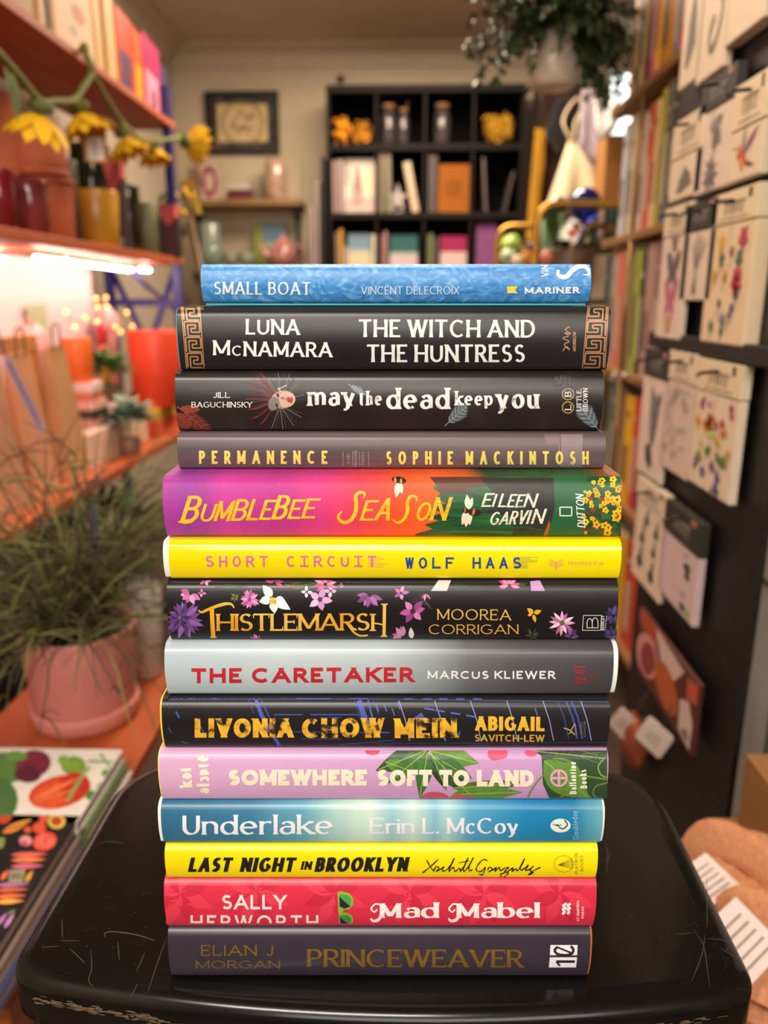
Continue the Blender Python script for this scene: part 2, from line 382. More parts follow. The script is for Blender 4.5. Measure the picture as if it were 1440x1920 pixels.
# bright window at the right end of the back wall
wx0, wx1, wz0, wz1 = 1.03, 1.33, 1.86, 2.27
w1 = struct('window_1', MB().box(wx0, wx0+.03, YB-.03, YB-.0002, wz0, wz1).box(wx1-.03, wx1, YB-.03, YB-.0002, wz0, wz1).box(wx0+.0301, wx1-.0301, YB-.03, YB-.0002, wz0, wz0+.03).box(wx0+.0301, wx1-.0301, YB-.03, YB-.0002, wz1-.03, wz1), M('#c9c2b4', .5))
MB().box(wx0+.0302, wx1-.0302, YB-.02, YB-.012, wz0+.0302, wz1-.0302).build('pane', M('#eaf4f6', .3, emit=2.6), w1)
prof = [(0, 0), (.10, 0), (.10, .012), (.085, .02)] + [(.085-.06*math.sin(R(90*i/6)), .02+.06*(1-math.cos(R(90*i/6)))) for i in range(1, 7)] + [(.015, .08), (.015, .10), (0, .10)]
struct('trim_1', MB().prism([(YB-a, CEIL-b) for a, b in prof], XL_, XR_, 'X'), M('#cbbca4', .8))
struct('trim_2', MB().prism([(XL_+a, CEIL-b) for a, b in prof], -3.2, YB-.1, 'Y'), M('#cbbca4', .8))
struct('trim_3', MB().prism([(XR_-a, CEIL-b) for a, b in prof], -3.2, YB-.1, 'Y'), M('#cbbca4', .8))
struct('baseboard_back', MB().box(XL_, XR_, YB-.018, YB, 0, .12), M('#a5957d', .6))
struct('baseboard_left', MB().box(XL_, XL_+.018, -3.2, YB-.018, 0, .12), M('#a5957d', .6))

# ================================================================== the stool
Z0 = P(720, 1825, Y=.3785).z
def stool():
    sx0, sx1, yb, rb, rf = -.2415, .2125, .604, .06, .022
    xm = (sx0+sx1)/2; hw = (sx1-sx0)/2
    fy = lambda x: .349 + .023*((x-xm)/hw)**2
    out = []
    for i in range(25):
        x = sx0+rf+(sx1-sx0-2*rf)*i/24; out.append((x, fy(x)))
    y1 = fy(sx1)
    for i in range(1, 9): a = R(-90+90*i/8); out.append((sx1-rf+rf*math.cos(a), y1+rf-.002+rf*math.sin(a)))
    for i in range(0, 11): a = R(90*i/10); out.append((sx1-rb+rb*math.cos(a), yb-rb+rb*math.sin(a)))
    for i in range(0, 11): a = R(90+90*i/10); out.append((sx0+rb+rb*math.cos(a), yb-rb+rb*math.sin(a)))
    for i in range(0, 8): a = R(180+90*i/8); out.append((sx0+rf+rf*math.cos(a), y1+rf-.002+rf*math.sin(a)))
    n = len(out); nr = []
    for i in range(n):
        a, b = Vector(out[i-1]), Vector(out[(i+1) % n]); t = (b-a).normalized(); nr.append(Vector((-t.y, t.x)))
    prof = [(.016, 0), (.0125, -.0003)] + [(.0105*(1-math.sin(R(90*k/8))), -.0105*(1-math.cos(R(90*k/8)))-.0004) for k in range(0, 9)] + [(0, -.034), (.004, -.040), (.02, -.042)]
    t = thing('stool', 'black lacquered wooden stool with scratched seat, under the tall stack of hardbacks', 'stool', (xm, .476, 0))
    m = MB(); vs = []
    for ins, z in prof: vs += [(out[i][0]+nr[i].x*ins, out[i][1]+nr[i].y*ins, Z0+z) for i in range(n)]
    fs = [(j*n+i, (j+1)*n+i, (j+1)*n+(i+1) % n, j*n+(i+1) % n) for j in range(len(prof)-1) for i in range(n)]
    fs = [f[::-1] for f in fs]
    m.add(vs, fs, True); m.add(vs[:n], [tuple(range(n))]); m.add(vs[-n:], [tuple(range(n))[::-1]])
    # scratches, chips and the bare-wood wear along the front edge, lying on the lacquer
    m.mat(1)
    def scratch(pts, w, z=.00025):
        q = [P(x, y, Z=Z0+z) for x, y in pts]
        for pl in stroke_poly([(p.x, p.y) for p in q], w, .3): m.flat(pl, lambda a, b, t_: (a, b, t_), Z0+z)
    scratch(catmull([(196, 1757), (198, 1749), (212, 1747), (240, 1750), (268, 1756), (290, 1764)], 4), .0007)
    for a in ([(165, 1557), (176, 1553), (186, 1556)], [(182, 1582), (205, 1578), (235, 1581)], [(130, 1619), (140, 1616)], [(221, 1765), (222, 1782), (224, 1802)], [(170, 1780), (172, 1815), (166, 1838), (176, 1850)],
              [(130, 1778), (160, 1806)], [(272, 1785), (256, 1822)], [(312, 1758), (292, 1815), (277, 1862)], [(258, 1845), (245, 1870)], [(116, 1722), (117, 1760)], [(112, 1764), (150, 1764)], [(78, 1776), (112, 1774)],
              [(1300, 1742), (1318, 1770), (1324, 1800), (1331, 1850)], [(1322, 1752), (1316, 1790), (1297, 1840)], [(1265, 1752), (1300, 1749)], [(1325, 1760), (1352, 1762), (1372, 1770)], [(1132, 1575), (1140, 1600), (1136, 1640)], [(1146, 1600), (1136, 1616)],
              [(1325, 1640), (1326, 1740)], [(1352, 1778), (1378, 1795)], [(1360, 1785), (1366, 1776)], [(1110, 1580), (1125, 1575)]):
        scratch(catmull(a, 4), .00035)
    rn = random.Random(3)
    for _ in range(70):
        x = rn.choice([rn.uniform(60, 300), rn.uniform(1130, 1400)]); y = rn.uniform(1560 if 180 < x < 1260 else 1700, 1860); a = rn.gauss(0, .5) if rn.random() < .6 else rn.gauss(1.4, .3); l = rn.uniform(2, 22)
        scratch([(x, y), (x+l*math.cos(a), y+l*.8*math.sin(a))], rn.uniform(.0001, .00025))
    for _ in range(46):
        x = rn.choice([rn.uniform(90, 310), rn.uniform(1125, 1390)]); y = rn.uniform(1640, 1865); s = rn.uniform(.3, 1.2)
        q = [P(x+s*math.cos(k*1.05)*rn.uniform(.6, 1.3), y+s*math.sin(k*1.05)*rn.uniform(.5, 1), Z=Z0+.0003) for k in range(6)]
        m.flat([(p.x, p.y) for p in q], lambda a, b, t_: (a, b, t_), Z0+.0003)
    m.mat(2)
    for (xa, xb, hh, dz) in ((.018, .10, .0015, -.0146), (.105, .135, .0008, -.0165), (.295, .325, .0009, -.016), (.345, .375, .0011, -.0145), (.385, .43, .0008, -.0140)):
        for _ in range(130 if xb-xa > .05 else 16):
            x = sx0+rn.uniform(xa, xb); w = rn.uniform(.002, .008); z = Z0+dz+rn.gauss(0, hh); h = rn.uniform(.0003, .0009); y = lambda q: fy(q)-.0003
            m.add([(x, y(x), z), (x+w, y(x+w), z-h*.3), (x+w*.9, y(x+w*.9), z+h), (x+w*.2, y(x+w*.2), z+h*.8)], [(0, 1, 2, 3)])
    lac = blotch_mat('black_lacquer', [(.35, '#0a0a09'), (.6, '#0e0d0c'), (.8, '#131211')], 30, .2, .4, 5, bump=.04, coat=.12, spec=.28)
    seat = m.build('seat', [lac, M('#46413b', .5), M('#66523c', .7, var=.25, scale=400)], t, off=(xm, .476, 0))
    blk = M('#100f0e', .3, coat=.2)
    MB().box(sx0+.05, sx1-.05, .40, .418, Z0-.10, Z0-.0421).box(sx0+.05, sx1-.05, .545, .563, Z0-.10, Z0-.0421).box(sx0+.05, sx0+.068, .418, .545, Z0-.10, Z0-.0421).box(sx1-.068, sx1-.05, .418, .545, Z0-.10, Z0-.0421).build('apron', blk, t, off=(xm, .476, 0))
    for x, y, dx, dy in ((sx0+.035, .388, -.03, -.02), (sx1-.035, .388, .03, -.02), (sx0+.035, .565, -.03, .05), (sx1-.035, .565, .03, .05)):
        MB().tube([(x, y, Z0-.0421), (x+dx*.5, y+dy*.5, Z0*.5), (x+dx, y+dy, 0)], [.016, .019, .014], 12).build('leg', blk, t, off=(xm, .476, 0))
    for z, x0, x1 in ((.22, sx0+.012, sx1-.012), (.30, sx0+.016, sx1-.016)):
        MB().tube([(x0, .376 if z < .25 else .605, z), (x1, .376 if z < .25 else .605, z)], .009, 10).build('stretcher', blk, t, off=(xm, .476, 0))
stool()

# ================================================================== the stack of hardbacks
YT = [494, 574, 695, 811, 894, 1012, 1089, 1208, 1310, 1408, 1503, 1582, 1647, 1740, 1824]
XX = [(377, 1108), (333, 1144), (329, 1131), (333, 1135), (306, 1166), (312, 1165), (314, 1158), (309, 1152), (304, 1143), (299, 1140), (302, 1130), (309, 1121), (308, 1118), (315, 1107)]
YF = [.425, .420, .418, .414, .394, .390, .387, .382, .3785, .3757, .3745, .3740, .3735, .3730]
BU = [.0025, .0025, .0028, .002, .003, .002, .0025, .0028, .0022, .0024, .002, .002, .0026, .0024]
_bf = Vector((0, math.cos(PITCH), -math.sin(PITCH))); _bu = Vector((0, math.sin(PITCH), math.cos(PITCH)))
def PB(px, py, Y):
    """as P, in the frame of the stack, which is turned a little on the stool so that its spines face the lens squarely"""
    d = _bf + Vector((1, 0, 0))*((px-720)/FPX) - _bu*((py-960)/FPX); return CAM + d*(Y/d.y)
class Book:
    def __init__(s, i):
        s.Yf = YF[i]; s.zt = PB(720, YT[i], Y=s.Yf+.003).z; s.zb = PB(720, YT[i+1], Y=YF[i+1]+.003).z if i < 13 else Z0+.0003
        ym = (YT[i]+YT[i+1])/2; s.x0 = PB(XX[i][0], ym, Y=s.Yf).x; s.x1 = PB(XX[i][1], ym, Y=s.Yf).x; s.zt -= .0002
        s.b = BU[i]*1.35; s.h = s.zt-s.zb; s.zc = (s.zt+s.zb)/2; s.r = min(.0045, s.h*.16); s.W = s.x1-s.x0; s.i = i; s.D = .158
        s.xc = (s.x0+s.x1)/2; s.y0px, s.y1px = YT[i], YT[i+1]
    def sy(s, z, ins=0.):
        d = abs(z-s.zc); hh = s.h/2-ins; r = max(.0008, (s.r if z > s.zc else s.r*.45)-ins*.5)
        y = s.Yf+ins+s.b*(d/(s.h/2))**2
        e = d-(hh-r)
        if e > 0: e = min(e, r*.9995); y += r-math.sqrt(r*r-e*e)
        return y
    def profile(s, ins, n=44):
        hh = s.h/2-ins; pts = [(s.Yf+s.D-ins*0, s.zc+hh)]
        for k in range(n+1):
            t = k/n*PI; z = s.zc+hh*math.cos(t); pts.append((s.sy(z, ins), z))
        pts.append((s.Yf+s.D, s.zc-hh)); return pts
    def surf(s, px, py, off):
        y = s.Yf
        for _ in range(7):
            p = PB(px, py, Y=y); z = min(max(p.z, s.zb+.00015), s.zt-.00015); y = .4*y+.6*s.sy(z)
        y = s.sy(z); q = Vector((p.x, y, z)); return q+(CAM-q).normalized()*off
    def build(s, label, jacket, board='#e8e4da', pages='#e9dfc8', el=0., er=0., jl=0., jr=0.):
        s.off = off = Vector((s.xc, s.Yf+s.D/2, s.zb)); s.t = thing('hardback_book', label, 'book', Matrix.Rotation(YAW, 3, 'Z') @ off, YAW, group='hardbacks stacked on the black stool')
        def shell(x0, x1, i0, i1, mat, name, D=None):
            a = s.profile(i0); b = s.profile(i1)[::-1]; ring = a+b; n = len(ring)
            vs = [(x0, y, z) for y, z in ring]+[(x1, y, z) for y, z in ring]; m = MB(); na = len(a)
            m.add(vs, [(i, (i+1) % n, n+(i+1) % n, n+i) for i in range(n)], True)
            caps = []
            for i in range(na-1): caps += [(i, n-1-i, n-2-i, i+1), (n+i, n+i+1, 2*n-2-i, 2*n-1-i)]
            m.add(vs, caps); return m.build(name, mat, s.t, off=off)
        s.jacket = shell(s.x0+jl, s.x1-jr, 0, .0005, jacket, 'dust_jacket')
        shell(s.x0+.0004-el, s.x1-.0004+er, .0006, .0028, M(board, .6, var=.03), 'cover_board')
        z0, z1 = s.zb+.003, s.zt-.003; yf = s.Yf+.009
        pg = MB().box(s.x0+.0035, s.x1-.0035, yf, s.Yf+s.D-.004, z0, z1)
        pg.build('page_block', blotch_mat('page_edges', [(.3, '#cfc4ac'), (.7, pages)], 300, .8, 0, 2, (.02, .02, 8)), s.t, off=off)
        return s
def clip_half(poly, ax, lim, sg):
    out = []; n = len(poly)
    for i in range(n):
        p, q = poly[i], poly[(i+1) % n]; a, b = (p[ax]-lim)*sg, (q[ax]-lim)*sg
        if a >= 0: out.append(p)
        if (a >= 0) != (b >= 0): t = a/(a-b); out.append((p[0]+t*(q[0]-p[0]), p[1]+t*(q[1]-p[1])))
    return out
class Art:
    """printed lettering and pictures that lie on a book's spine"""
    def __init__(s, b, rot=0): s.b = b; s.it = []; s.mats = []
    def mi(s, m):
        if isinstance(m, str): m = M(m, .45, var=.03, scale=200)
        if m not in s.mats: s.mats.append(m)
        return s.mats.index(m)
    def add(s, polys, mat, layer=1):
        k = s.mi(mat); s.it += [(p, k, layer) for p in polys]; return s
    def text(s, txt, p0, p1, cap, mat, layer=3, **st): return s.add(place_text(txt, p0, p1, cap, **st), mat, layer)
    def line(s, pts, w, mat, layer=2, taper=1., smooth=False):
        return s.add(stroke_poly(catmull(pts, 6) if smooth else pts, w, taper), mat, layer)
    def build(s, name):
        if not s.it: return
        b = bmesh.new(); lay = b.verts.layers.float.new('lift')
        xa, xb = XX[s.b.i]; xa += 1.5; xb -= 1.5; ya, yb = s.b.y0px-1, s.b.y1px+2
        for ni, (poly, k, ly) in enumerate(s.it):
            ly = ly+.09*(ni % 11)   # laps of ink never share one plane
            for ax, lim, sg in ((0, xa, 1), (0, xb, -1), (1, ya, 1), (1, yb, -1)): poly = clip_half(poly, ax, lim, sg)
            if len(poly) < 3: continue
            vs = [b.verts.new((p[0], p[1], 0)) for p in poly]
            for v in vs: v[lay] = ly
            tris = [range(len(vs))] if len(vs) <= 4 else tessellate_polygon([[Vector((p[0], p[1], 0)) for p in poly]])
            for t in tris:
                try: f = b.faces.new([vs[i] for i in t]); f.material_index = k
                except ValueError: pass
        ys = [v.co.y for v in b.verts]; y = math.floor(min(ys))+3.
        edge = (s.b.y0px+14, s.b.y1px-14)
        while y < max(ys):
            bmesh.ops.bisect_plane(b, geom=b.verts[:]+b.edges[:]+b.faces[:], plane_co=(0, y, 0), plane_no=(0, 1, 0), dist=1e-5)
            y += 6 if edge[0] < y < edge[1] else 2.
        m = MB(); off = s.b.off; b.verts.index_update()
        vs = [s.b.surf(v.co.x, v.co.y, .00009+.00005*v[lay]) for v in b.verts]
        m.add(vs, [[v.index for v in f.verts] for f in b.faces], True)
        m.m = [f.material_index for f in b.faces]; b.free()
        return m.build(name, s.mats, s.b.t, off=off)
B = [Book(i) for i in range(14)]
def art(b, name, *ops):
    a = Art(b)
    for op in ops: op(a)
    return a.build(name)

# ---- 1 blue
B[0].zb += .0014; B[0].h = B[0].zt-B[0].zb; B[0].zc = (B[0].zt+B[0].zb)/2
b = B[0].build('thin blue hardback with leafy brush pattern and white lettering, topmost of the stack', blotch_mat('blue_brush_print', [(.30, '#2d77bd'), (.45, '#3c88cc'), (.56, '#4a96d8'), (.68, '#79b4e6')], 95, .42, 2.6, 6, (1, 1, 1.6)), '#3a8f9e', jl=.0, el=-.001)
MB().box(b.x0+.0012, b.x1-.0012, b.Yf+.0035, b.Yf+b.D, b.zb-.0012, b.zb-.0001, .0003).build('lower_board', M('#2f9aa8', .5), b.t, off=b.off)
a = Art(b); a.text('SMALL BOAT', (401, 552), (582, 553), 24, '#e6ebf0', thick=.15, thin=.10, flare=.35, sp=.14, space=.5); a.build('title_lettering')
a = Art(b); a.text('VINCENT DELECROIX', (677, 552), (861, 552), 15, '#dfe8f0', thick=.11, thin=.08, sp=.13, space=.5); a.build('author_lettering')
a = Art(b); a.add([[(951, 537), (971, 537), (966, 544), (971, 550), (951, 550)]], '#ead81e', 2).add([[(951, 544), (966, 544), (971, 550), (951, 550)]], '#e9dc8a', 3)
a.text('MARINER', (984, 551), (1086, 550), 12, '#f2f4f4', thick=.26, sp=.26); a.build('publisher_mark')
a = Art(b); S_ = catmull([(1047, 506), (1046, 514), (1052, 519), (1063, 518), (1072, 508), (1084, 500), (1097, 500), (1104, 508), (1106, 517)], 6)
a.add(stroke_poly(S_, [5+4*math.sin(PI*i/(len(S_)-1)) for i in range(len(S_))]), '#f4f4f6', 3).add([[(1094, 514), (1107, 514), (1107, 517), (1094, 516)]], '#f4f4f6', 3)
a.text('VIN', (1028, 519), (1028, 497), 13, '#e4eaf2', thick=.14, thin=.1); a.build('cover_lettering')

# ---- 2 black, greek key
b = B[1].build('thick charcoal hardback with a gold key pattern band at both spine ends', blotch_mat('charcoal_print', [(.3, '#181717'), (.7, '#1f1e1e')], 25, .36), '#2f8fa0', el=.001)
wh = '#e9efe9'; st = dict(thick=.17, thin=.115, flare=.35, sp=.13, space=.42)
a = Art(b); a.text('THE WITCH AND', (673, 632), (1003, 633), 33, '#dbe8e2', **st).text('THE HUNTRESS', (688, 679), (984, 679), 33, '#dbe8e2', **st); a.build('title_lettering')
a = Art(b); a.text('LUNA', (461, 627), (562, 628), 29, '#f1f0ec', **st).text('M', (400, 666), (431, 666), 28, '#f1f0ec', **st).text('C', (435, 667), (453, 667), 19, '#f1f0ec', **st).text('NAMARA', (457, 668), (623, 670), 28, '#f1f0ec', **st); a.build('author_lettering')
a = Art(b); a.line([(1055, 658), (1062, 650), (1068, 656), (1058, 646), (1067, 640), (1055, 634), (1066, 630), (1059, 624), (1070, 626), (1060, 618), (1068, 613)], 1.4, '#c99a72', 3, smooth=True).text('MORROW', (1080, 658), (1080, 622), 6, '#c99a72', thick=.16); a.build('publisher_mark')
gold = M('#b98a62', .4, .3)
for nm, xl, xr, xl2, xr2 in (('key_pattern_band', 339, 374, 350, 383), ('key_pattern_band', 1103, 1141, 1092, 1134)):
    a = Art(b)
    for u in (0, 1):
        a.line([(xl+(xr-xl)*u, 569), (xl2+(xr2-xl2)*u, 692)], 1.8, gold, 2)
    for k in range(4):
        def q(u, v, k=k):
            t = (k+v)/4*.96+.03; y = 568+124*t; lx = xl+(xl2-xl)*t; rx = xr+(xr2-xr)*t; f = u if nm and xl < 700 else 1-u
            return (lx+3+(rx-lx-6)*f, y)
        pth = [(.0, .95), (.0, .05), (1, .05), (1, .72), (.42, .72), (.42, .48), (.72, .48), (.72, .26), (.2, .26), (.2, .95), (1, .95)]
        for s0, s1 in zip(pth[:-1], pth[1:]):
            a.line([q(*s0), q(*s1)], 2.6, gold, 2)
    a.build(nm)

# ---- 3 dark brown-black with portrait
b = B[2].build('black hardback with a red haired portrait and loose feathers on its spine', blotch_mat('soot_print', [(.3, '#1b1717'), (.6, '#241e1d'), (.8, '#302827')], 30, .33, .6, 4), '#1c1a1a')
a = Art(b)
FE = dict(serif=.35, thick=.2, thin=.1, sp=.12)
for w, x0, x1, yb, cap in (('may', 577, 666, 761, 38), ('the', 673, 716, 760, 27), ('dead', 724, 843, 767, 40), ('keep', 853, 924, 760, 27), ('you', 931, 1010, 766, 40)):
    a.text(w, (x0, yb), (x1, yb), cap, blotch_mat('worn_white_ink', [(.30, '#8f8a88'), (.42, '#dcd9d8'), (.7, '#f0eeee')], 260, .5), **FE)
a.build('title_lettering')
a = Art(b); a.text('JILL', (400, 746), (431, 746), 10.5, '#dcdad8', thick=.17, thin=.1, serif=.3, sp=.16).text('BAGUCHINSKY', (359, 764), (473, 764), 10.5, '#dcdad8', thick=.17, thin=.09, serif=.3, sp=.14); a.build('author_lettering')
def feather(a, p, ang, ln, w, c0, c1, layer=1, n=16):
    ca, sa = math.cos(R(ang)), math.sin(R(ang)); f = lambda u, v: (p[0]+u*ca-v*sa, p[1]+u*sa+v*ca)
    for sgn in (1, -1):
        for k in range(n):
            t = .12+.86*k/n; l = w*.5*math.sin(PI*t**.8)*random.uniform(.85, 1.05)+.5; u = ln*t
            a.add(stroke_poly([f(u, 0), f(u+l*.45, sgn*l*.6), f(u+l*.85, sgn*l)], [1.6, 1.9, .5]), c0 if k % 3 else c1, layer)
    a.line([f(-ln*.12, 0), f(ln*.6, 0), f(ln, 0)], 1.2, c1, layer+1)
a = Art(b)
feather(a, (330, 772), 52, 40, 30, '#6d2e28', '#933d31'); feather(a, (340, 768), 40, 78, 30, '#8c3a2e', '#a94936')
feather(a, (335, 765), 5, 40, 16, '#7d342a', '#93402f'); a.build('red_feather_print')
a = Art(b); feather(a, (656, 722), 32, 34, 13, '#5f7078', '#8ea2aa'); a.build('feather_print')
a = Art(b); feather(a, (838, 795), -42, 50, 30, '#5c6a70', '#8b9aa0'); a.build('feather_print')
a = Art(b); feather(a, (1122, 806), -128, 62, 34, '#66757d', '#93a4ab'); feather(a, (1090, 750), -140, 66, 40, '#33363a', '#4a5157'); a.build('feather_print')
a = Art(b)
for k in range(18):
    t = R(-165+k*9.5); a.line([(528, 752), (528+(42+6*(k % 3))*math.cos(t)*.9, 752+54*math.sin(t))], 2.2, ['#42423f', '#6a6b66', '#2e2e2d'][k % 3], 1, .5)
for k in range(12):
    t = R(20+k*9); a.line([(525, 760), (525+46*math.cos(t), 760+46*math.sin(t))], 2.4, ['#3f4240', '#737672', '#2c2c2b'][k % 3], 1, .5)
for k in range(20):
    t = R(100+k*8); r = 34+10*(k % 3); a.line([(520, 748), (508+r*.5*math.cos(t), 748+r*.8*math.sin(t)), (500+r*math.cos(t)*.9, 748+r*1.15*math.sin(t))], 2.6, ['#571f1e', '#74292a', '#3c1717'][k % 3], 1, .6, True)
a.add([ell(530, 749, 22, 17, 24, rot=-8)], '#b39483', 2).add([ell(537, 749, 17, 15, 20, rot=-8)], '#c9ab98', 3).add([ell(513, 757, 10, 13, 16, rot=15)], '#8d8580', 3)
for k in range(6): a.line([(501+4*k, 741+k), (507+4*k, 772-k)], 1.2, '#5b5450', 4)
a.add([ell(521, 741, 4.5, 2.2, 10, rot=60), ell(519, 760, 4.5, 2.2, 10, rot=60)], '#3a2c2a', 4).add([petal(534, 748, 9, 6, 200), petal(539, 752, 9, 6, -100)], '#a8705f', 4)
a.add([petal(545, 757, 14, 6, -80, 8), petal(541, 755, 12, 5, -82, 8)], '#9c3f3b', 4)
a.line([(520, 731), (538, 722)], 2, '#b9b2a6', 4).line([(522, 726), (526, 735)], 2, '#b9b2a6', 4)
a.build('portrait_print')
a = Art(b)
for cy, ch in ((739, 'B'), (764, 'L')):
    for i in range(24):
        t0, t1 = R(15*i), R(15*i+15); a.add([[(1065+r*math.cos(t), cy+r*math.sin(t)) for r, t in ((11.5, t0), (11.5, t1), (9.6, t1), (9.6, t0))]], '#b8924f', 2)
    a.text(ch, (1071, cy+5), (1071, cy-5), 12, '#e2ddd4', thick=.17, thin=.1, serif=.3)
a.text('LITTLE,', (1090, 771), (1090, 729), 9, '#dcdad6', thick=.17, thin=.1, serif=.25).text('BROWN', (1102, 771), (1102, 728), 9, '#dcdad6', thick=.17, thin=.1, serif=.25); a.build('publisher_mark')

# ---- 4 mauve grey
b = B[3].build('mauve grey hardback with wide spaced yellow capitals and a paler band near one end', blotch_mat('mauve_stripe_print', [(.35, '#52454b'), (.5, '#5b4d53'), (.65, '#66575d')], 14, .38, 1.0, 3, (.3, 1, 6)), '#5b2b2b')
a = Art(b); yl = '#e7d767'
a.text('PERMANENCE', (373, 870), (614, 870), 25, yl, thick=.19, sp=.5); a.build('title_lettering')
a = Art(b); a.text('SOPHIE MACKINTOSH', (724, 871), (1104, 871), 25, yl, thick=.19, sp=.5, space=.95); a.build('author_lettering')
a = Art(b); a.add([[(1048, 814), (1093, 814), (1090, 888), (1046, 888)]], '#83757c', 1).line([(1050, 813), (1051, 850), (1046, 888)], 1.5, '#4b3c42', 2)
a.add([[(1020, 814), (1048, 814), (1049, 834), (1024, 834)]], '#7a656b', 1); a.build('cover_print')
a = Art(b)
for x in (643, 661, 674, 691): a.line([(x, 846), (x, 874)], .8, '#a79fa6', 2)
for x, w, l in ((656, 'AVID', 20), (669.5, 'READER', 30), (683, 'PRESS', 24)): a.text(w, (x, 860+l/2), (x, 860-l/2), 5.5, '#a79fa6', thick=.14, thin=.1, serif=.2)
a.build('publisher_mark')

# ---- 5 sunset and flower meadow
b = B[4].build('hardback with purple to orange sunset, green foliage and yellow blossoms along its spine',
    ramp_mat('sunset_print', [(0, '#a93a9c'), (.06, '#93389a'), (.14, '#c23a9a'), (.24, '#b8328f'), (.34, '#d43a86'), (.42, '#e8415c'), (.5, '#f0522f'), (.6, '#f2642c'), (.66, '#d8622c'), (.70, '#2a4a2a'), (.93, '#2c5a30'), (1, '#b0581f')], B[4].W, .42, 0, .05, 30, .05, (3, 1, .25), weave=.35), '#d9d2c4')
rn = random.Random(5); a = Art(b)
gr = blotch_mat('painted_greens', [(.35, '#173d25'), (.5, '#1f5230'), (.65, '#2c6a3a')], 60, .42, 1.5, 4, (.4, 1, 2))
jag = [(812, 894), (818, 905), (812, 915), (826, 926), (815, 934), (838, 944), (806, 952), (830, 962), (800, 969), (822, 976), (796, 984), (812, 992), (782, 1000), (775, 1006)]
a.add([[(1170, 893)]+jag+[(1170, 1009)]], gr, 1)
a.add([[(806, 894), (930, 894), (900, 903), (925, 910), (870, 916), (890, 924), (826, 926), (818, 910)]], '#5a3424', 2)
a.add([[(900, 896), (1040, 896), (1042, 950), (1030, 1004), (960, 1004), (970, 970), (900, 960), (930, 930)]], '#2b2f2c', 2)
a.add([[(1038, 894), (1100, 894), (1098, 1006), (1026, 1006), (1040, 955)]], '#24603a', 3).add([[(1018, 1006), (1030, 975), (1032, 985), (1026, 1006)]], '#b05a24', 4)
for _ in range(50):
    x, y = rn.uniform(815, 1000), rn.uniform(935, 1004); l = rn.uniform(15, 50); a.line([(x, y), (x+l, y+rn.uniform(-5, 5))], rn.uniform(1, 3), rn.choice(['#2c6a3a', '#184528', '#33753f', '#4a6a2a']), 3, .3)
for _ in range(36): 
    x, y = rn.uniform(1094, 1162), rn.uniform(898, 1004); a.add([ell(x, y, rn.uniform(3, 8), rn.uniform(2, 6), 8, rot=rn.uniform(0, 90))], rn.choice(['#7a2b2a', '#8f3626', '#2b6a38', '#21502e']), 3)
for _ in range(44):
    x, y = rn.uniform(1093, 1163), rn.uniform(896, 1004); r = rn.uniform(4.5, 10.)*(1 if x > 1110 else .7); c = rn.choice(['#eec21c', '#f0cf22', '#e8a81c'])
    a.add([petal(x, y, r, r*.8, 72*k+rn.uniform(-15, 15), 5) for k in range(5)]+[ell(x, y, r*.45, r*.45, 8)], c, 4)
    a.add([ell(x, y, r*.26, r*.26, 7)], rn.choice(['#9a5f14', '#33491f', '#a86a18']), 5)
a.build('cover_print')
def bee(a, x, y, s, wings):
    for ang, ln in wings: a.add([petal(x, y, ln, ln*.42, ang, 8)], '#e9dfc9', 4)
a = Art(b); bee(a, 748, 903, 1, ((100, 30), (75, 24))); a.add([ell(748, 900, 14, 6.5, 14, rot=10)], '#1e1a16', 5).add([ell(741, 900, 2.5, 6, 10), ell(752, 902, 2.2, 5.5, 10)], '#c98a2a', 6); a.build('bee_print'); a = Art(b)
bee(a, 878, 955, 1, ((-95, 28), (-70, 24), (98, 34), (112, 32), (84, 30))); a.add([ell(890, 961, 12, 7, 14), ell(874, 958, 6, 5, 10)], '#221d1a', 5).add([ell(888, 960, 2.6, 6.5, 10, rot=15), ell(872, 957, 1.6, 4.5, 8)], '#d2722a', 6); a.build('bee_print')
a = Art(b); ye = blotch_mat('brushed_yellow_ink', [(.3, '#e0a51c'), (.6, '#efc423')], 120, .45, 0, 3, (1, 1, 3))
BS = dict(thick=.17, thin=.1, nib=-20, slant=.32, sp=.07)
def brush(a, word, x0, widths, heights, yb, mat, gap=3, dy=0, **k):
    x = x0
    for i, (c, w, h) in enumerate(zip(word, widths, heights)):
        a.text(c, (x, yb+dy*i), (x+w, yb+dy*i), h, mat, **{**BS, **k}); x += w+gap
brush(a, 'BUMBLEBEE', 345, [31, 26, 30, 27, 22, 22, 27, 24, 26], [49, 35, 38, 40, 40, 37, 45, 36, 37], 979, ye, 2, -.9)
a.line([(334, 978), (348, 981), (362, 978)], 3.5, ye, 3)
pth = catmull([(681, 934), (684, 926), (676, 923), (667, 930), (668, 945), (666, 962), (658, 975), (646, 980), (636, 974), (635, 966), (642, 958)], 6)
a.add(stroke_poly(pth, [3+4.5*math.sin(PI*i/(len(pth)-1)) for i in range(len(pth))]), ye, 3)
brush(a, 'EA', 680, [25, 30], [38, 42], 976, ye, 2)
pth = catmull([(781, 940), (780, 932), (770, 931), (764, 942), (764, 958), (757, 974), (745, 980), (737, 974)], 6)
a.add(stroke_poly(pth, [2.5+4*math.sin(PI*i/(len(pth)-1)) for i in range(len(pth))]), ye, 3)
brush(a, 'ON', 782, [26, 32], [34, 44], 976, ye, 3); a.build('title_lettering')
a = Art(b); brush(a, 'EILEEN', 906, [18, 10, 15, 14, 14, 22], [25, 24, 25, 24, 24, 26], 950, '#efe6d6', 1.5, .3); brush(a, 'GARVIN', 920, [17, 17, 14, 16, 8, 22], [24, 24, 25, 26, 26, 28], 984, '#efe6d6', 1.5, -.4); a.build('author_lettering')
a = Art(b)
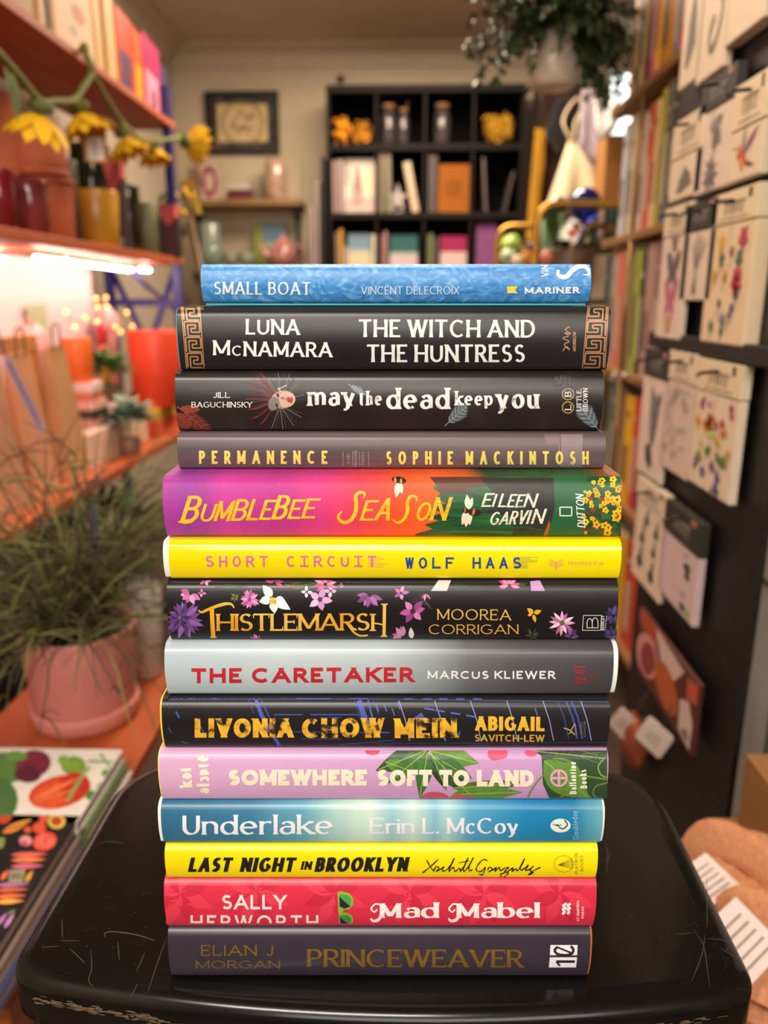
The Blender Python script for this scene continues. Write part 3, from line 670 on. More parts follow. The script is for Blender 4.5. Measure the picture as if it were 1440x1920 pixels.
for e0, e1 in (((1050, 951), (1072, 951)), ((1072, 951), (1072, 967)), ((1072, 967), (1050, 967)), ((1050, 967), (1050, 951))): a.line([e0, e1], 2, '#f0efe9', 5)
a.text('DUTTON', (1098, 988), (1094, 926), 15, '#f0efe9', 5, thick=.14, thin=.1, slant=.2, sp=.1); a.build('publisher_mark')

# ---- 6 glossy yellow
b = B[5].build('glossy yellow hardback with pink and blue typewriter lettering', ramp_mat('gloss_yellow_print', [(0, '#e8d400'), (1, '#f0e000')], B[5].W, .12, var=.01, coat=.6), '#ece6e0', el=.0022, jl=.0012)
a = Art(b); pk = '#cf6a9c'
TW = dict(thick=.17, sp=.42)
def mono(a, word, x0, x1, yb, cap, mat, **k):
    n = len(word); step = (x1-x0)/(n-.35)
    for i, c in enumerate(word):
        if c != ' ':
            w = step*.62; xx = x0+i*step
            if c == 'I':
                a.line([(xx+w*.5, yb-cap), (xx+w*.5, yb)], cap*.17, mat, 3).line([(xx, yb-cap*.92), (xx+w, yb-cap*.92)], cap*.16, mat, 3).line([(xx, yb-cap*.08), (xx+w, yb-cap*.08)], cap*.16, mat, 3)
            else: a.text(c, (xx, yb), (xx+w, yb), cap, mat, thick=.18, sp=.1)
mono(a, 'SHORT CIRCUIT', 385, 706, 1063, 21, pk)
for k in range(7): a.line([(690, 1045+k*3), (712+random.uniform(0, 14), 1045+k*3)], .9, '#d99a6a', 2)
a.build('title_lettering')
a = Art(b); bl = '#1d3f93'; mono(a, 'WOLF HAAS', 760, 978, 1066, 21, bl)
for k in range(8): a.line([(962, 1045+k*2.8), (978+random.uniform(4, 34), 1045+k*2.8)], .9, '#7f8a4e', 2)
a.build('author_lettering')
a = Art(b)
for k in range(3):
    o = k*4.5; a.line([(1029, 1049+o), (1041, 1054+o), (1043, 1058+o)], 1.6, '#dc8f72', 2, smooth=True).line([(1056, 1049+o), (1045, 1054+o), (1043, 1058+o)], 1.6, '#dc8f72', 2, smooth=True)
a.text('H', (1066, 1060), (1074, 1060), 9, '#dca05a', thick=.15).text('ARPER', (1076, 1060), (1110, 1060), 7, '#dca05a', thick=.16).text('V', (1112, 1060), (1120, 1060), 9, '#dca05a', thick=.15).text('IA', (1122, 1060), (1132, 1060), 7, '#dca05a', thick=.16); a.build('publisher_mark')

# ---- 7 black with garden flowers
b = B[6].build('black hardback strewn with pink, purple and white garden flowers around gold lettering', blotch_mat('ink_black_print', [(.3, '#121013'), (.7, '#181618')], 25, .33), '#16141a')
rn = random.Random(11); a = Art(b)
def bloom(x, y, r, n, cols, w=.4, layer=2, jit=10, mid=None, a0=0, a1=360):
    for k in range(n):
        a.add([petal(x, y, r*rn.uniform(.8, 1.05), r*w, a0+(a1-a0)*k/n+rn.uniform(-jit, jit), 7, r*.12)], cols[k % len(cols)], layer+(k % 2))
    if mid: a.add([ell(x, y, r*.22, r*.22, 8)], mid, layer+2)
PU = ['#6a3f86', '#875aa0', '#4f2f6b']; PK = ['#c46aa8', '#dc93c4', '#a64f8c']
bloom(345, 1163, 34, 22, PU, .3, 2, 8, '#221a2c'); bloom(337, 1158, 20, 12, ['#3c2650', '#5a3a78'], .3, 4)
bloom(357, 1113, 20, 6, PK, .55, 2, 12, None, 40, 240); bloom(378, 1112, 8, 4, PK, .6); bloom(385, 1088, 12, 5, PK, .5)
bloom(440, 1120, 9, 8, ['#5d6a2f', '#79853f'], .25); bloom(468, 1124, 18, 14, PK, .38, 2, 8, '#7d3f78')
bloom(512, 1122, 27, 4, ['#eef0ee', '#dcdfdc'], .62, 2, 8, None, 20, 300); a.add([petal(514, 1124, 36, 17, 32, 8)], '#f2f4f2', 3).add([ell(512, 1126, 7, 6, 10)], '#d9c23a', 6)
for _ in range(12): a.add([ell(512+rn.uniform(-7, 7), 1125+rn.uniform(-7, 7), 1, 1, 5)], '#8f7a1c', 7)
bloom(600, 1124, 21, 5, ['#dba4d2', '#c98cc2', '#e6bde0'], .6, 2, 10, '#4a2a4a'); bloom(620, 1108, 12, 4, ['#d79bcb', '#e2b6dc'], .6); bloom(575, 1110, 12, 4, ['#d9d0dc', '#ece8ee'], .5)
bloom(693, 1116, 24, 7, ['#8a4f90', '#a56ea8', '#6e3b76'], .4, 2, 8, None, 20, 200); bloom(640, 1098, 5, 4, PK, .5); bloom(480, 1202, 13, 8, PK, .35, 2, 10, None, 150, 400)
bloom(515, 1092, 18, 9, ['#c2477f', '#93346a'], .3, 2, 12, None, 180, 420); bloom(610, 1096, 22, 10, ['#d2568c', '#b0447a', '#e592b4'], .3, 2, 10, None, 150, 400)
for x0, x1, c in ((400, 440, '#3f5a44'), (530, 570, '#8a7a2a'), (545, 600, '#4c7a3c'), (420, 470, '#35503d'), (845, 880, '#3d5a36'), (930, 990, '#48683c'), (960, 1000, '#2f4a33')):
    for k in range(5): a.line([(x0+rn.uniform(0, 10), 1106-rn.uniform(0, 12)), (x1-rn.uniform(0, 12), 1092+rn.uniform(0, 14))], 1.6, c, 2, .4)
a.add([[(808, 1108), (822, 1088), (846, 1087), (838, 1108)]], '#cfc6c4', 3); bloom(955, 1098, 20, 10, ['#cc4f8c', '#e08ab4'], .3, 3, 10, None, 160, 390)
a.add([[(996, 1108), (994, 1090), (1012, 1088), (1022, 1108)]], '#b98fc4', 3)
bloom(774, 1146, 24, 6, ['#b0559a', '#c77ab2', '#8c3f7c'], .5, 2, 14, '#3f1c34'); bloom(752, 1112, 14, 5, PK, .5); bloom(798, 1112, 14, 3, PK, .3, 2, 8, None, 60, 160)
bloom(755, 1195, 20, 6, ['#a5588e', '#c284ae'], .5, 2, 10, None, 160, 300); a.add([petal(772, 1198, 22, 10, -95, 8)], '#d5d1d3', 4)
bloom(1054, 1168, 23, 12, ['#d7a8cc', '#b25c96', '#e7cfe2'], .28, 2, 10, '#5d6a34'); bloom(1072, 1192, 14, 6, PU, .5); bloom(1150, 1155, 18, 9, ['#3d3566', '#4c4380', '#2c264a'], .5); bloom(1146, 1190, 16, 8, ['#332c58', '#463d74'], .5)
bloom(998, 1192, 14, 10, ['#3d4634', '#555f45'], .18); a.line([(1030, 1178), (1048, 1186), (1066, 1192)], 1, '#4b4a3a', 2)
for k in range(8): a.line([(770+k*4, 1130), (790+k*3, 1115+k*4), (806, 1140)], .6, '#54504a', 1)
for k in range(26): a.line([(320+rn.uniform(0, 800), 1092+rn.uniform(0, 12)), (330+rn.uniform(0, 800), 1094)][:1]*1+[(0, 0)], .1, '#54504a', 1) if False else None
a.add([petal(1000, 1150, 15, 9, -140, 6), petal(1001, 1150, 15, 9, -20, 6), petal(1000, 1152, 16, 7, 75, 6), petal(998, 1150, 10, 6, 150, 6)], '#d9a72c', 4)
a.build('cover_print')
a = Art(b); gd = blotch_mat('gold_ink', [(.35, '#d6991f'), (.6, '#e3bd55')], 45, .38, 0, 2)
TH = dict(thick=.19, thin=.085, serif=.32, sp=.05)
a.line([(397, 1138), (398, 1165), (400, 1195)], 8, gd, 3).line([(394, 1195), (406, 1195)], 2.5, gd, 3)
pth = catmull([(372, 1144), (378, 1148), (390, 1143), (408, 1136), (424, 1132), (434, 1133), (439, 1140)], 6); a.add(stroke_poly(pth, [2+4*math.sin(PI*i/(len(pth)-1)) for i in range(len(pth))]), gd, 3)
a.text('HISTLEMARS', (406, 1183), (693, 1182), 32, gd, **TH)
pth = catmull([(648, 1166), (656, 1176), (664, 1186), (676, 1192), (690, 1191)], 5); a.add(stroke_poly(pth, [4, 5]+[3.5]*(len(pth)-3)+[1.5]), gd, 3)
a.line([(699, 1152), (699, 1182)], 6, gd, 3).line([(693, 1182), (705, 1182)], 2.4, gd, 3).line([(693, 1152), (705, 1152)], 2.4, gd, 3).line([(721, 1133), (720, 1192)], 6, gd, 3).line([(714, 1193), (726, 1193)], 2.4, gd, 3).line([(715, 1133), (727, 1133)], 2.4, gd, 3)
a.line([(700, 1168), (712, 1170), (720, 1172)], 2.6, gd, 3); a.build('title_lettering')
a = Art(b); AU = dict(thick=.12, thin=.075, serif=.22, sp=.2); a.text('MOOREA', (820, 1162), (958, 1163), 20, '#dcb04e', **AU).text('CORRIGAN', (804, 1189), (972, 1189), 18, '#dcb04e', **AU); a.build('author_lettering')
a = Art(b); c = '#cfcad0'
for s0, s1 in (((1094, 1154), (1128, 1154)), ((1128, 1154), (1126, 1182)), ((1126, 1182), (1092, 1182)), ((1092, 1182), (1094, 1154))): a.line([s0, s1], 1.2, c, 2)
a.text('B', (1122, 1178), (1122, 1158), 22, c, thick=.07).text('BERKLEY', (1133, 1182), (1133, 1154), 5.5, c, thick=.2).line([(1137, 1154), (1135, 1182)], .8, c, 2); a.build('publisher_mark')

# ---- 8 pale grey fading to charcoal
b = B[7].build('hardback fading from misty pale blue to charcoal, with bold red capitals', ramp_mat('mist_print', [(0, '#aabdc4'), (.25, '#b0c1c7'), (.48, '#a9b9be'), (.6, '#8b9699'), (.68, '#626668'), (.8, '#4c4c4f'), (1, '#403f43')], B[7].W, .3, 0, .08, 16, .05), '#e6ecea', er=.0024, jr=.0006)
a = Art(b); a.text('THE CARETAKER', (359, 1281), (775, 1279), 28, '#b3212b', thick=.24, sp=.24, space=.7); a.build('title_lettering')
a = Art(b); a.text('MARCUS KLIEWER', (802, 1273), (1041, 1273), 15, '#dfe2e2', thick=.2, sp=.28, space=.75); a.build('author_lettering')
a = Art(b); rd = '#8f2b35'; a.text('12:01', (1098, 1283), (1098, 1249), 21, rd, thick=.16, sp=.06).text('BOOKS', (1107, 1276), (1107, 1256), 4, rd, thick=.2).text('ATRIA', (1120, 1276), (1120, 1258), 4, rd, thick=.2).line([(1113, 1255), (1113, 1278)], .7, rd, 2); a.build('publisher_mark')

# ---- 9 black with blue streets
b = B[8].build('black hardback with blue sketched street lines and distressed yellow lettering', blotch_mat('night_print', [(.3, '#151518'), (.7, '#1d1d20')], 25, .34), '#d9c63f', el=.0015)
rn = random.Random(8); a = Art(b); blu = '#4152a8'
for q, w in (([(480, 1312), (490, 1340), (505, 1368), (524, 1398)], 8), ([(490, 1312), (500, 1335), (514, 1362)], 2), ([(466, 1312), (476, 1338)], 1.2), ([(673, 1313), (685, 1350), (696, 1372)], 12), ([(690, 1313), (698, 1345), (704, 1365)], 4), ([(664, 1313), (676, 1348)], 1.5), ([(700, 1313), (710, 1340)], 1.5),
             ([(514, 1340), (568, 1340)], 2.5), ([(582, 1340), (672, 1340)], 2.5), ([(600, 1345), (640, 1345)], 1.2), ([(545, 1372), (690, 1374)], 1.5), ([(566, 1385), (640, 1386)], 1.2), ([(690, 1372), (730, 1374)], 3), ([(640, 1396), (740, 1388)], 1.2), ([(330, 1334), (336, 1346)], 4), ([(316, 1364), (321, 1374)], 2), ([(370, 1352), (384, 1376)], 2.5), ([(340, 1390), (352, 1394)], 2)):
    a.line(q, w, blu, 1, .75)
for k, x in enumerate((748, 815, 882, 950, 1018, 1089)): a.line([(x, 1314), (x+12, 1350), (x+20, 1389)], 1.6, '#8d94d2', 2)
for x in (1046, 1062, 1072): a.line([(x, 1316), (x+12, 1346), (x+20, 1385)], 3 if x > 1050 else 1.4, '#39499a', 1)
for x, y in ((720, 1320), (735, 1328), (745, 1316), (705, 1320), (1003, 1328)): a.line([(x, y), (x+5, y+14)], 2, '#5363b6', 2)
for x in (796, 816, 845, 874): a.line([(x, 1328+(x-796)*.17), (x+18, 1331+(x-796)*.17)], 3, '#5061bb', 2)
a.add([[(774, 1347), (790, 1336), (796, 1345), (806, 1347)], [(858, 1376), (864, 1368), (862, 1382)]], blu, 2)
for k in range(40): x = rn.uniform(306, 560); a.line([(x, 1310), (x+rn.uniform(-14, 14), 1303)], 3, ['#3a4a98', '#4c5cae', '#2a3270'][k % 3], 1)
for x in (755, 790, 820, 852, 884): a.add([[(x, 1303), (x+14, 1303), (x+20, 1312), (x+4, 1312)]], '#40519f', 1)
for x in (562, 590, 660): a.add([[(x, 1304), (x+36, 1303), (x+30, 1311), (x-8, 1311)]], '#40519f', 1)
a.line([(316, 1312), (700, 1311), (1142, 1316)], 1.2, '#4a5396', 2).line([(700, 1394), (1138, 1392)], 1, '#3a4172', 2); a.build('cover_print')
a = Art(b); ly = blotch_mat('distressed_yellow_ink', [(.36, '#3a2f1c'), (.44, '#c9962a'), (.6, '#e6b52c')], 210, .5, .5, 6)
LV = dict(thick=.3, thin=.24, sp=.1, space=.42)
a.text('LIVONIA', (365, 1383), (550, 1383), 36, ly, **LV).text('CHOW', (566, 1384), (720, 1383), 37, ly, **LV).text('MEIN', (740, 1384), (857, 1383), 37, ly, **LV); a.build('title_lettering')
a = Art(b); a.text('ABIGAIL', (891, 1370), (1021, 1371), 27, '#dfb02e', thick=.28, thin=.2, sp=.1).text('SAVITCH-LEW', (890, 1390), (1021, 1391), 13, '#c9a23a', thick=.22, thin=.16, sp=.12); a.build('author_lettering')
a = Art(b); a.line([(1057, 1365), (1066, 1368), (1072, 1372), (1078, 1378)], 2, '#c3a75a', 2).line([(1070, 1370), (1076, 1360), (1078, 1356)], 1.6, '#c3a75a', 2).line([(1066, 1376), (1072, 1372)], 1.5, '#c3a75a', 2).line([(1079, 1358), (1081, 1379)], .8, '#c3a75a', 2)
a.text('SIMON', (1092, 1378), (1092, 1354), 3.5, '#77726a', thick=.16).text('SCHUSTER', (1098, 1382), (1098, 1352), 3.5, '#77726a', thick=.16); a.build('publisher_mark')

# ---- 10 lilac with leaves
b = B[9].build('lilac hardback with green leaves, cherries and cream rounded capitals', ramp_mat('lilac_print', [(0, '#cfa3c6'), (.5, '#c49ac6'), (1, '#b98fc0')], B[9].W, .36, var=.02), '#d8d36a', el=.0012)
a = Art(b); GL = ['#3c6a34', '#5b8a36', '#2c4f2c', '#86a845']; rn = random.Random(4)
def pleaf(x, y, ln, w, ang, c, layer=1):
    a.add([petal(x, y, ln, w, ang, 10)], c, layer)
    ca, sa = math.cos(R(ang)), math.sin(R(ang)); a.line([(x, y), (x+ln*.95*ca, y+ln*.95*sa)], 1.6, '#93b24e', layer+1)
    for k in range(9):
        t = .12+.8*k/9
        for sg in (1, -1):
            l = w*.44*math.sin(PI*t**.8); p = (x+ln*t*ca, y+ln*t*sa); a.line([p, (p[0]+l*(ca*.6-sa*sg), p[1]+l*(sa*.6+ca*sg))], 1., rn.choice(['#2f5429', '#7d9d44', '#48742f']), layer+1, .4)
pleaf(806, 1404, 110, 44, 158, GL[2]); pleaf(800, 1408, 95, 40, 140, GL[0]); pleaf(806, 1408, 95, 40, 14, GL[1]); pleaf(806, 1412, 110, 38, 46, GL[2]); pleaf(802, 1410, 88, 30, 100, GL[0]); pleaf(808, 1410, 78, 26, 68, '#27331f')
pleaf(806, 1414, 92, 32, 30, GL[0]); pleaf(846, 1490, 134, 30, -2, GL[1]); pleaf(846, 1478, 150, 20, -4, '#4c6a2a'); pleaf(722, 1428, 70, 26, 20, GL[1])
a.add([[(1012, 1404), (1139, 1404), (1139, 1497), (1030, 1497), (1018, 1470), (1016, 1425)]], '#2d4a2c', 1)
pleaf(1020, 1426, 110, 66, 40, GL[1], 2); pleaf(1000, 1408, 140, 26, 6, '#2a3f2a', 2)
for k in range(16): x = rn.uniform(1010, 1120); a.line([(x, 1405+rn.uniform(0, 18)), (x+rn.uniform(15, 50), 1410+rn.uniform(0, 22))], 1.6, rn.choice(['#7f9a68', '#3d5c3a', '#1d2c1f']), 3, .4)
a.line([(990, 1496), (1000, 1476), (1024, 1452), (1070, 1452), (1136, 1461)], 3, '#6b8a3a', 4, smooth=True).line([(1135, 1420), (1122, 1436), (1126, 1452), (1138, 1458)], 3, '#76944a', 4, smooth=True).line([(1138, 1468), (1118, 1474), (1112, 1488), (1120, 1497)], 3, '#5d7f3c', 4, smooth=True).line([(1050, 1494), (1090, 1484), (1108, 1496)], 2.5, '#6f8f44', 4, smooth=True)
rd = '#d4486a'; a.add([ell(928, 1414, 14, 12, 14), ell(940, 1413, 12, 11, 14), ell(996, 1411, 12, 8, 12), ell(698, 1408, 14, 8, 12)], rd, 2).add([ell(815, 1499, 28, 14, 18, 180, 360), ell(860, 1499, 18, 10, 14, 180, 360), ell(880, 1500, 14, 7, 12, 180, 360)], '#bf4f60', 3); a.build('cover_print')
a = Art(b); cr = '#e9dfc9'; a.text('SOMEWHERE', (428, 1473), (688, 1473), 30, cr, 6, thick=.3, sp=.08).text('SOFT TO LAND', (707, 1474), (1001, 1475), 31, cr, 6, thick=.3, sp=.08, space=.45); a.build('title_lettering')
a = Art(b); a.text('kai', (361, 1476), (358, 1440), 24, cr, thick=.24, sp=.12).text('al\u0254nt\u00e9', (393, 1488), (391, 1416), 24, cr, thick=.24, sp=.1); a.build('author_lettering')
a = Art(b); pk = '#dd9fc0'
for i in range(24): t0, t1 = R(15*i), R(15*i+15); a.add([[(1048+r*math.cos(t), 1459+r*math.sin(t)) for r, t in ((16.5, t0), (16.5, t1), (12.5, t1), (12.5, t0))]], pk, 6)
a.line([(1034, 1459), (1062, 1459)], 4.5, pk, 6).line([(1048, 1445), (1048, 1473)], 4.5, pk, 6).text('Ballantine', (1081, 1489), (1080, 1428), 13, '#e6ead8', 7, thick=.18).text('Books', (1101, 1478), (1099, 1443), 13, '#e6ead8', 7, thick=.18); a.build('publisher_mark')

# ---- 11 teal water light
b = B[10].build('teal blue hardback with shafts of pale light and white flared lettering', ramp_mat('water_light_print', [(0, '#2a6485'), (.2, '#36789b'), (.32, '#5a9db2'), (.4, '#a3c9c4'), (.47, '#c3dccd'), (.52, '#8fc0c9'), (.57, '#bcd8cf'), (.62, '#7db6c9'), (.65, '#9fcacb'), (.70, '#4d9cc0'), (.82, '#1a7fb2'), (.94, '#1877a6'), (1, '#63a9b8')], B[10].W, .34, 0, .03, 20, .03, (4, 1, .3)), '#e4e8e4', el=.0022, er=.0016)
a = Art(b); UN = dict(thick=.2, thin=.07, serif=.22, sp=.1); a.text('U', (342, 1565), (375, 1565), 37, '#e4e3ea', **UN).text('nderlake', (379, 1565), (624, 1564), 37, '#e4e3ea', **UN); a.build('title_lettering')
a = Art(b); a.text('Erin', (693, 1563), (777, 1563), 29, '#dfe0ea', **UN).text('L.', (792, 1563), (823, 1563), 29, '#dfe0ea', **UN).text('McCoy', (838, 1563), (972, 1563), 29, '#dfe0ea', **UN); a.build('author_lettering')
a = Art(b); a.add([ell(1051, 1548, 19, 13, 24)], '#d5e8dc', 2)
for k in range(6): a.line([(1036+2*k, 1545+k), (1044+2*k, 1548-k % 3)], 1.2, '#2a3f44', 3)
a.line([(1058, 1538), (1064, 1546), (1056, 1554), (1048, 1551)], 2.4, '#26393f', 3, smooth=True).text('Doubleday', (1085, 1573), (1082, 1520), 11, '#8fc0d6', thick=.09); a.build('publisher_mark')

# ---- 12 yellow
b = B[11].build('slim bright yellow hardback with heavy slanted black capitals and handwritten author name', ramp_mat('flat_yellow_print', [(0, '#e9d300'), (1, '#f0de06')], B[11].W, .36, var=.01), '#e5d84a')
a = Art(b); LN = dict(thick=.3, thin=.2, slant=.22, sp=.1, space=.4); bk = '#17150f'
a.text('LAST', (355, 1635), (435, 1635), 27, bk, **LN).text('NIGHT', (452, 1635), (554, 1635), 27, bk, **LN).text('IN', (565, 1631), (585, 1631), 16, bk, **LN).text('BROOKLYN', (592, 1635), (766, 1634), 27, bk, **LN); a.build('title_lettering')
a = Art(b)
def script(pts, w=2.3): 
    q = catmull(pts, 5); a.add(stroke_poly(q, [w*(.6+.5*abs(math.sin(i*.55))) for i in range(len(q))]), bk, 3)
script([(800, 1612), (806, 1624), (814, 1634)]); script([(822, 1611), (806, 1626), (792, 1637)])
script([(814, 1632), (818, 1625), (823, 1628), (818, 1634), (826, 1630), (832, 1625), (829, 1633), (838, 1631), (846, 1620), (852, 1609), (846, 1622), (842, 1634), (850, 1626), (853, 1634), (862, 1628), (863, 1634), (870, 1624), (878, 1608), (870, 1626), (870, 1634), (878, 1626), (888, 1608), (880, 1622), (880, 1633), (886, 1630)])
script([(860, 1618), (880, 1614)], 1.6)
script([(914, 1614), (906, 1612), (896, 1622), (893, 1632), (902, 1634), (910, 1626), (905, 1640), (898, 1639)]); script([(914, 1632), (918, 1626), (923, 1630), (916, 1635), (926, 1630), (930, 1626), (928, 1634), (936, 1626), (938, 1633), (946, 1628), (954, 1627), (946, 1634), (953, 1637), (944, 1645), (938, 1640), (952, 1634), (962, 1627), (960, 1634), (968, 1629), (970, 1633), (978, 1622), (984, 1610), (976, 1624), (977, 1632), (986, 1626), (991, 1622), (985, 1632), (993, 1630), (1000, 1624), (994, 1632), (1000, 1636), (990, 1641), (1002, 1632), (1014, 1626)]); a.build('author_lettering')
a = Art(b); c = '#6f6420'
for i in range(28): t0, t1 = R(360/28*i), R(360/28*(i+1)); a.add([[(1057+rx*math.cos(t), 1620+rx*.86*math.sin(t)) for rx, t in ((18.5, t0), (18.5, t1), (17.6, t1), (17.6, t0))]], c, 2)
for k in range(6): a.line([(1046, 1622), (1072, 1610+k*3.6)], .9, c, 2)
a.line([(1072, 1609), (1074, 1629)], 1, c, 2).text('FLATIRON', (1084, 1638), (1083, 1600), 6, c, thick=.12).text('BOOKS', (1094, 1634), (1093, 1604), 6, c, thick=.12); a.build('publisher_mark')

# ---- 13 red
b = B[12].build('crimson red hardback with tonal petals, a green sunglasses drawing and white lettering', M('#cf2c46', .38, var=.02), '#c9c0b8')
a = Art(b); dk = M('#bf2640', .38, var=.02); lt = M('#d8394f', .38, var=.02)
for x, y in ((338, 1677), (480, 1672), (625, 1676), (768, 1673), (908, 1677), (1050, 1675)):
    for k in range(8): a.add([petal(x, y, 68 if k % 2 == 0 else 60, 26, 22.5+45*k, 8)], dk if k % 2 else lt, 1)
a.it = [([(p[0], min(max(p[1], 1644), 1733)) for p in poly], k, l) for poly, k, l in a.it]; a.build('petal_pattern')
a = Art(b); a.text('SALLY', (416, 1705), (537, 1705), 27, '#f0dcdc', thick=.17, sp=.16)
sp = [([(p[0], p[1]) for p in poly]) for poly in place_text('HEPWORTH', (357, 1743), (597, 1743), 27, thick=.17, sp=.3)]
def clip_low(poly, y):
    out = []
    for i in range(len(poly)):
        p, q = poly[i], poly[(i+1) % len(poly)]
        if p[1] <= y: out.append(p)
        if (p[1] <= y) != (q[1] <= y): t = (y-p[1])/(q[1]-p[1]); out.append((p[0]+t*(q[0]-p[0]), y))
    return out
a.add([c for c in (clip_low(p, 1731) for p in sp) if len(c) > 2], '#f0dcdc', 3); a.build('author_lettering')
a = Art(b); MA = dict(thick=.34, thin=.07, serif=.14, sp=.05, nib=8)
a.text('M', (712, 1721), (752, 1721), 27, '#f3eaea', **MA).text('ad', (757, 1721), (823, 1721), 29, '#f3eaea', **MA).text('M', (856, 1721), (898, 1721), 27, '#f3eaea', **MA).text('abel', (902, 1721), (1012, 1721), 29, '#f3eaea', **MA)
for x in (0, 146):
    q = catmull([(714+x, 1697), (704+x, 1695), (696+x, 1704), (702+x, 1710), (707+x, 1705)], 5); a.add(stroke_poly(q, [3]*len(q)), '#f3eaea', 3)
    q = catmull([(720+x, 1697), (716+x, 1712), (710+x, 1724), (700+x, 1727), (695+x, 1722)], 5); a.add(stroke_poly(q, [3+3*math.sin(PI*i/(len(q)-1)) for i in range(len(q))]), '#f3eaea', 3)
a.build('title_lettering')
a = Art(b); a.add([[(633, 1673), (640, 1671), (655, 1675), (662, 1684), (662, 1696), (654, 1705), (640, 1707), (634, 1702)], [(634, 1700), (645, 1706), (640, 1714), (634, 1712)], [(635, 1712), (648, 1711), (660, 1716), (662, 1726), (660, 1732), (636, 1732)]], '#8bab34', 2)
a.add([[(637, 1677), (652, 1678), (659, 1687), (657, 1698), (646, 1704), (637, 1699)]], '#3f9b45', 3).add([[(636, 1681), (657, 1700), (646, 1704), (637, 1700)]], '#1c2433', 4).add([[(637, 1717), (650, 1715), (659, 1721), (658, 1732), (638, 1732)]], '#3c8a3e', 3).add([[(637, 1719), (652, 1732), (638, 1732)]], '#1c2433', 4); a.build('sunglasses_drawing')
a = Art(b)
for k in range(2):
    for j in range(2): a.line([(1054+10*j, 1714-8*k), (1059+8*j, 1710-8*k), (1056+9*j, 1706-8*k), (1063+7*j, 1702-8*k)], 4.5, '#efe6e6', 2, smooth=True)
a.text("ST. MARTIN'S", (1086, 1727), (1086, 1689), 4.5, '#eadede', thick=.2).text('PRESS', (1095, 1722), (1095, 1700), 4.5, '#eadede', thick=.2); a.build('publisher_mark')

# ---- 14 dark violet grey
b = B[13].build('dark violet grey hardback with dull gold serif capitals, lowest of the stack', blotch_mat('violet_grey_print', [(.3, '#302a35'), (.7, '#37313c')], 30, .33), '#c2603a', er=.0014)
a = Art(b); gd = M('#7d5e22', .4, .2, var=.12, scale=90); a.text('PRINCEWEAVER', (576, 1813), (980, 1814), 33, gd, thick=.2, thin=.075, serif=.3, sp=.1, flare=.2); a.build('title_lettering')
a = Art(b); a.text('ELIAN J', (377, 1792), (512, 1792), 20, gd, thick=.15, thin=.1, serif=.2, sp=.26, space=.9).text('MORGAN', (367, 1816), (525, 1816), 15, gd, thick=.17, thin=.1, serif=.2, sp=.26); a.build('author_lettering')
a = Art(b); a.add([[(1032, 1772), (1083, 1772), (1082, 1791), (1031, 1791)], [(1031, 1795), (1082, 1795), (1080, 1814), (1029, 1814)]], '#e3e4ec', 2)
blk = M('#26222b', .4); a.line([(1046, 1775), (1040, 1782), (1046, 1789), (1060, 1791), (1072, 1788), (1075, 1780), (1070, 1774)], 5, blk, 3, smooth=True).line([(1045, 1776), (1074, 1788)], 3.5, blk, 3).line([(1043, 1803), (1078, 1803)], 5, blk, 3).line([(1043, 1803), (1050, 1811)], 4, blk, 3); a.build('publisher_mark')

# ================================================================== helpers for things around the shop
def on_top(xc, yb, w, yt, Z):
    """round thing standing on a level surface whose front foot shows at (xc, yb): centre x, y, radius, height"""
    f = P(xc, yb, Z=Z); d = (f-CAM).dot(_f); r = w/2*d/FPX; h = Vector((f.x, f.y, 0)).normalized()
    c = f + h*r; return c.x, c.y, r, P(xc, yt, Y=c.y).z-Z
def in_plane(xc, w, yt, X, Z):
    """round thing on a shelf above eye level, its axis in the plane X"""
    c = P(xc, yt+60, X=X); d = (c-CAM).dot(_f); return c.x, c.y, w/2*d/FPX, P(xc, yt, Y=c.y).z-Z
def pot_prof(r, h, taper=.85, wall=.006, foot=0.):
    rb = r*taper
    return [(rb-.004, 0), (rb, .004), (rb+(r-rb)*.5, h*.5), (r, h-.004), (r-.002, h), (r-wall, h), (r-wall-.001, h-.006), (rb-wall, .012), (0.001, .010)]
def solid(name, label, cat, mb, mats, loc, rz=0., group=None, rot=None):
    o = mb.build(name, mats, None, loc, rot or (0, 0, rz)); return tag(o, label, cat, group)
def shelf_book(label, th, H, D, loc, rz, col, pages='#d8cbb4', group=None, name='book', rough=.45, rot=None, band=None, cover=None):
    """upright book, spine towards local -y, thickness along x"""
    t = thing(name, label, 'book', loc, rz, group, rot); c = .0022
    m = MB(); h = th/2
    sp = [(h*math.sin(R(a)), .004-.004*math.cos(R(a))) for a in (-90, -60, -30, 0, 30, 60, 90)]
    out = [(-h, D)]+[(x, y) for x, y in sp]+[(h, D)]; inn = [(h-c, D), (h-c, c+.004), (-h+c, c+.004), (-h+c, D)]
    m.prism(out+inn, 0, H, 'Z')
    mats = [col if not isinstance(col, str) else M(col, rough, var=.08, scale=20)]
    if band:
        m.mat(1)
        for z0, z1 in band[1]: m.box(-h*.34, h*.34, -.0005, .002, H*z0, H*z1)
        mats.append(M(band[0], rough))
    if cover is not None:
        m.mat(len(mats)); m.box(-h-.0006, -h+.0002, .012, D-.002, .004, H-.004); mats.append(cover)
    m.build('cover', mats, t)
    MB().box(-h+c, h-c, c+.0045, D-.004, .003, H-.003).build('page_block', M(pages, .8, scale=200), t); return t

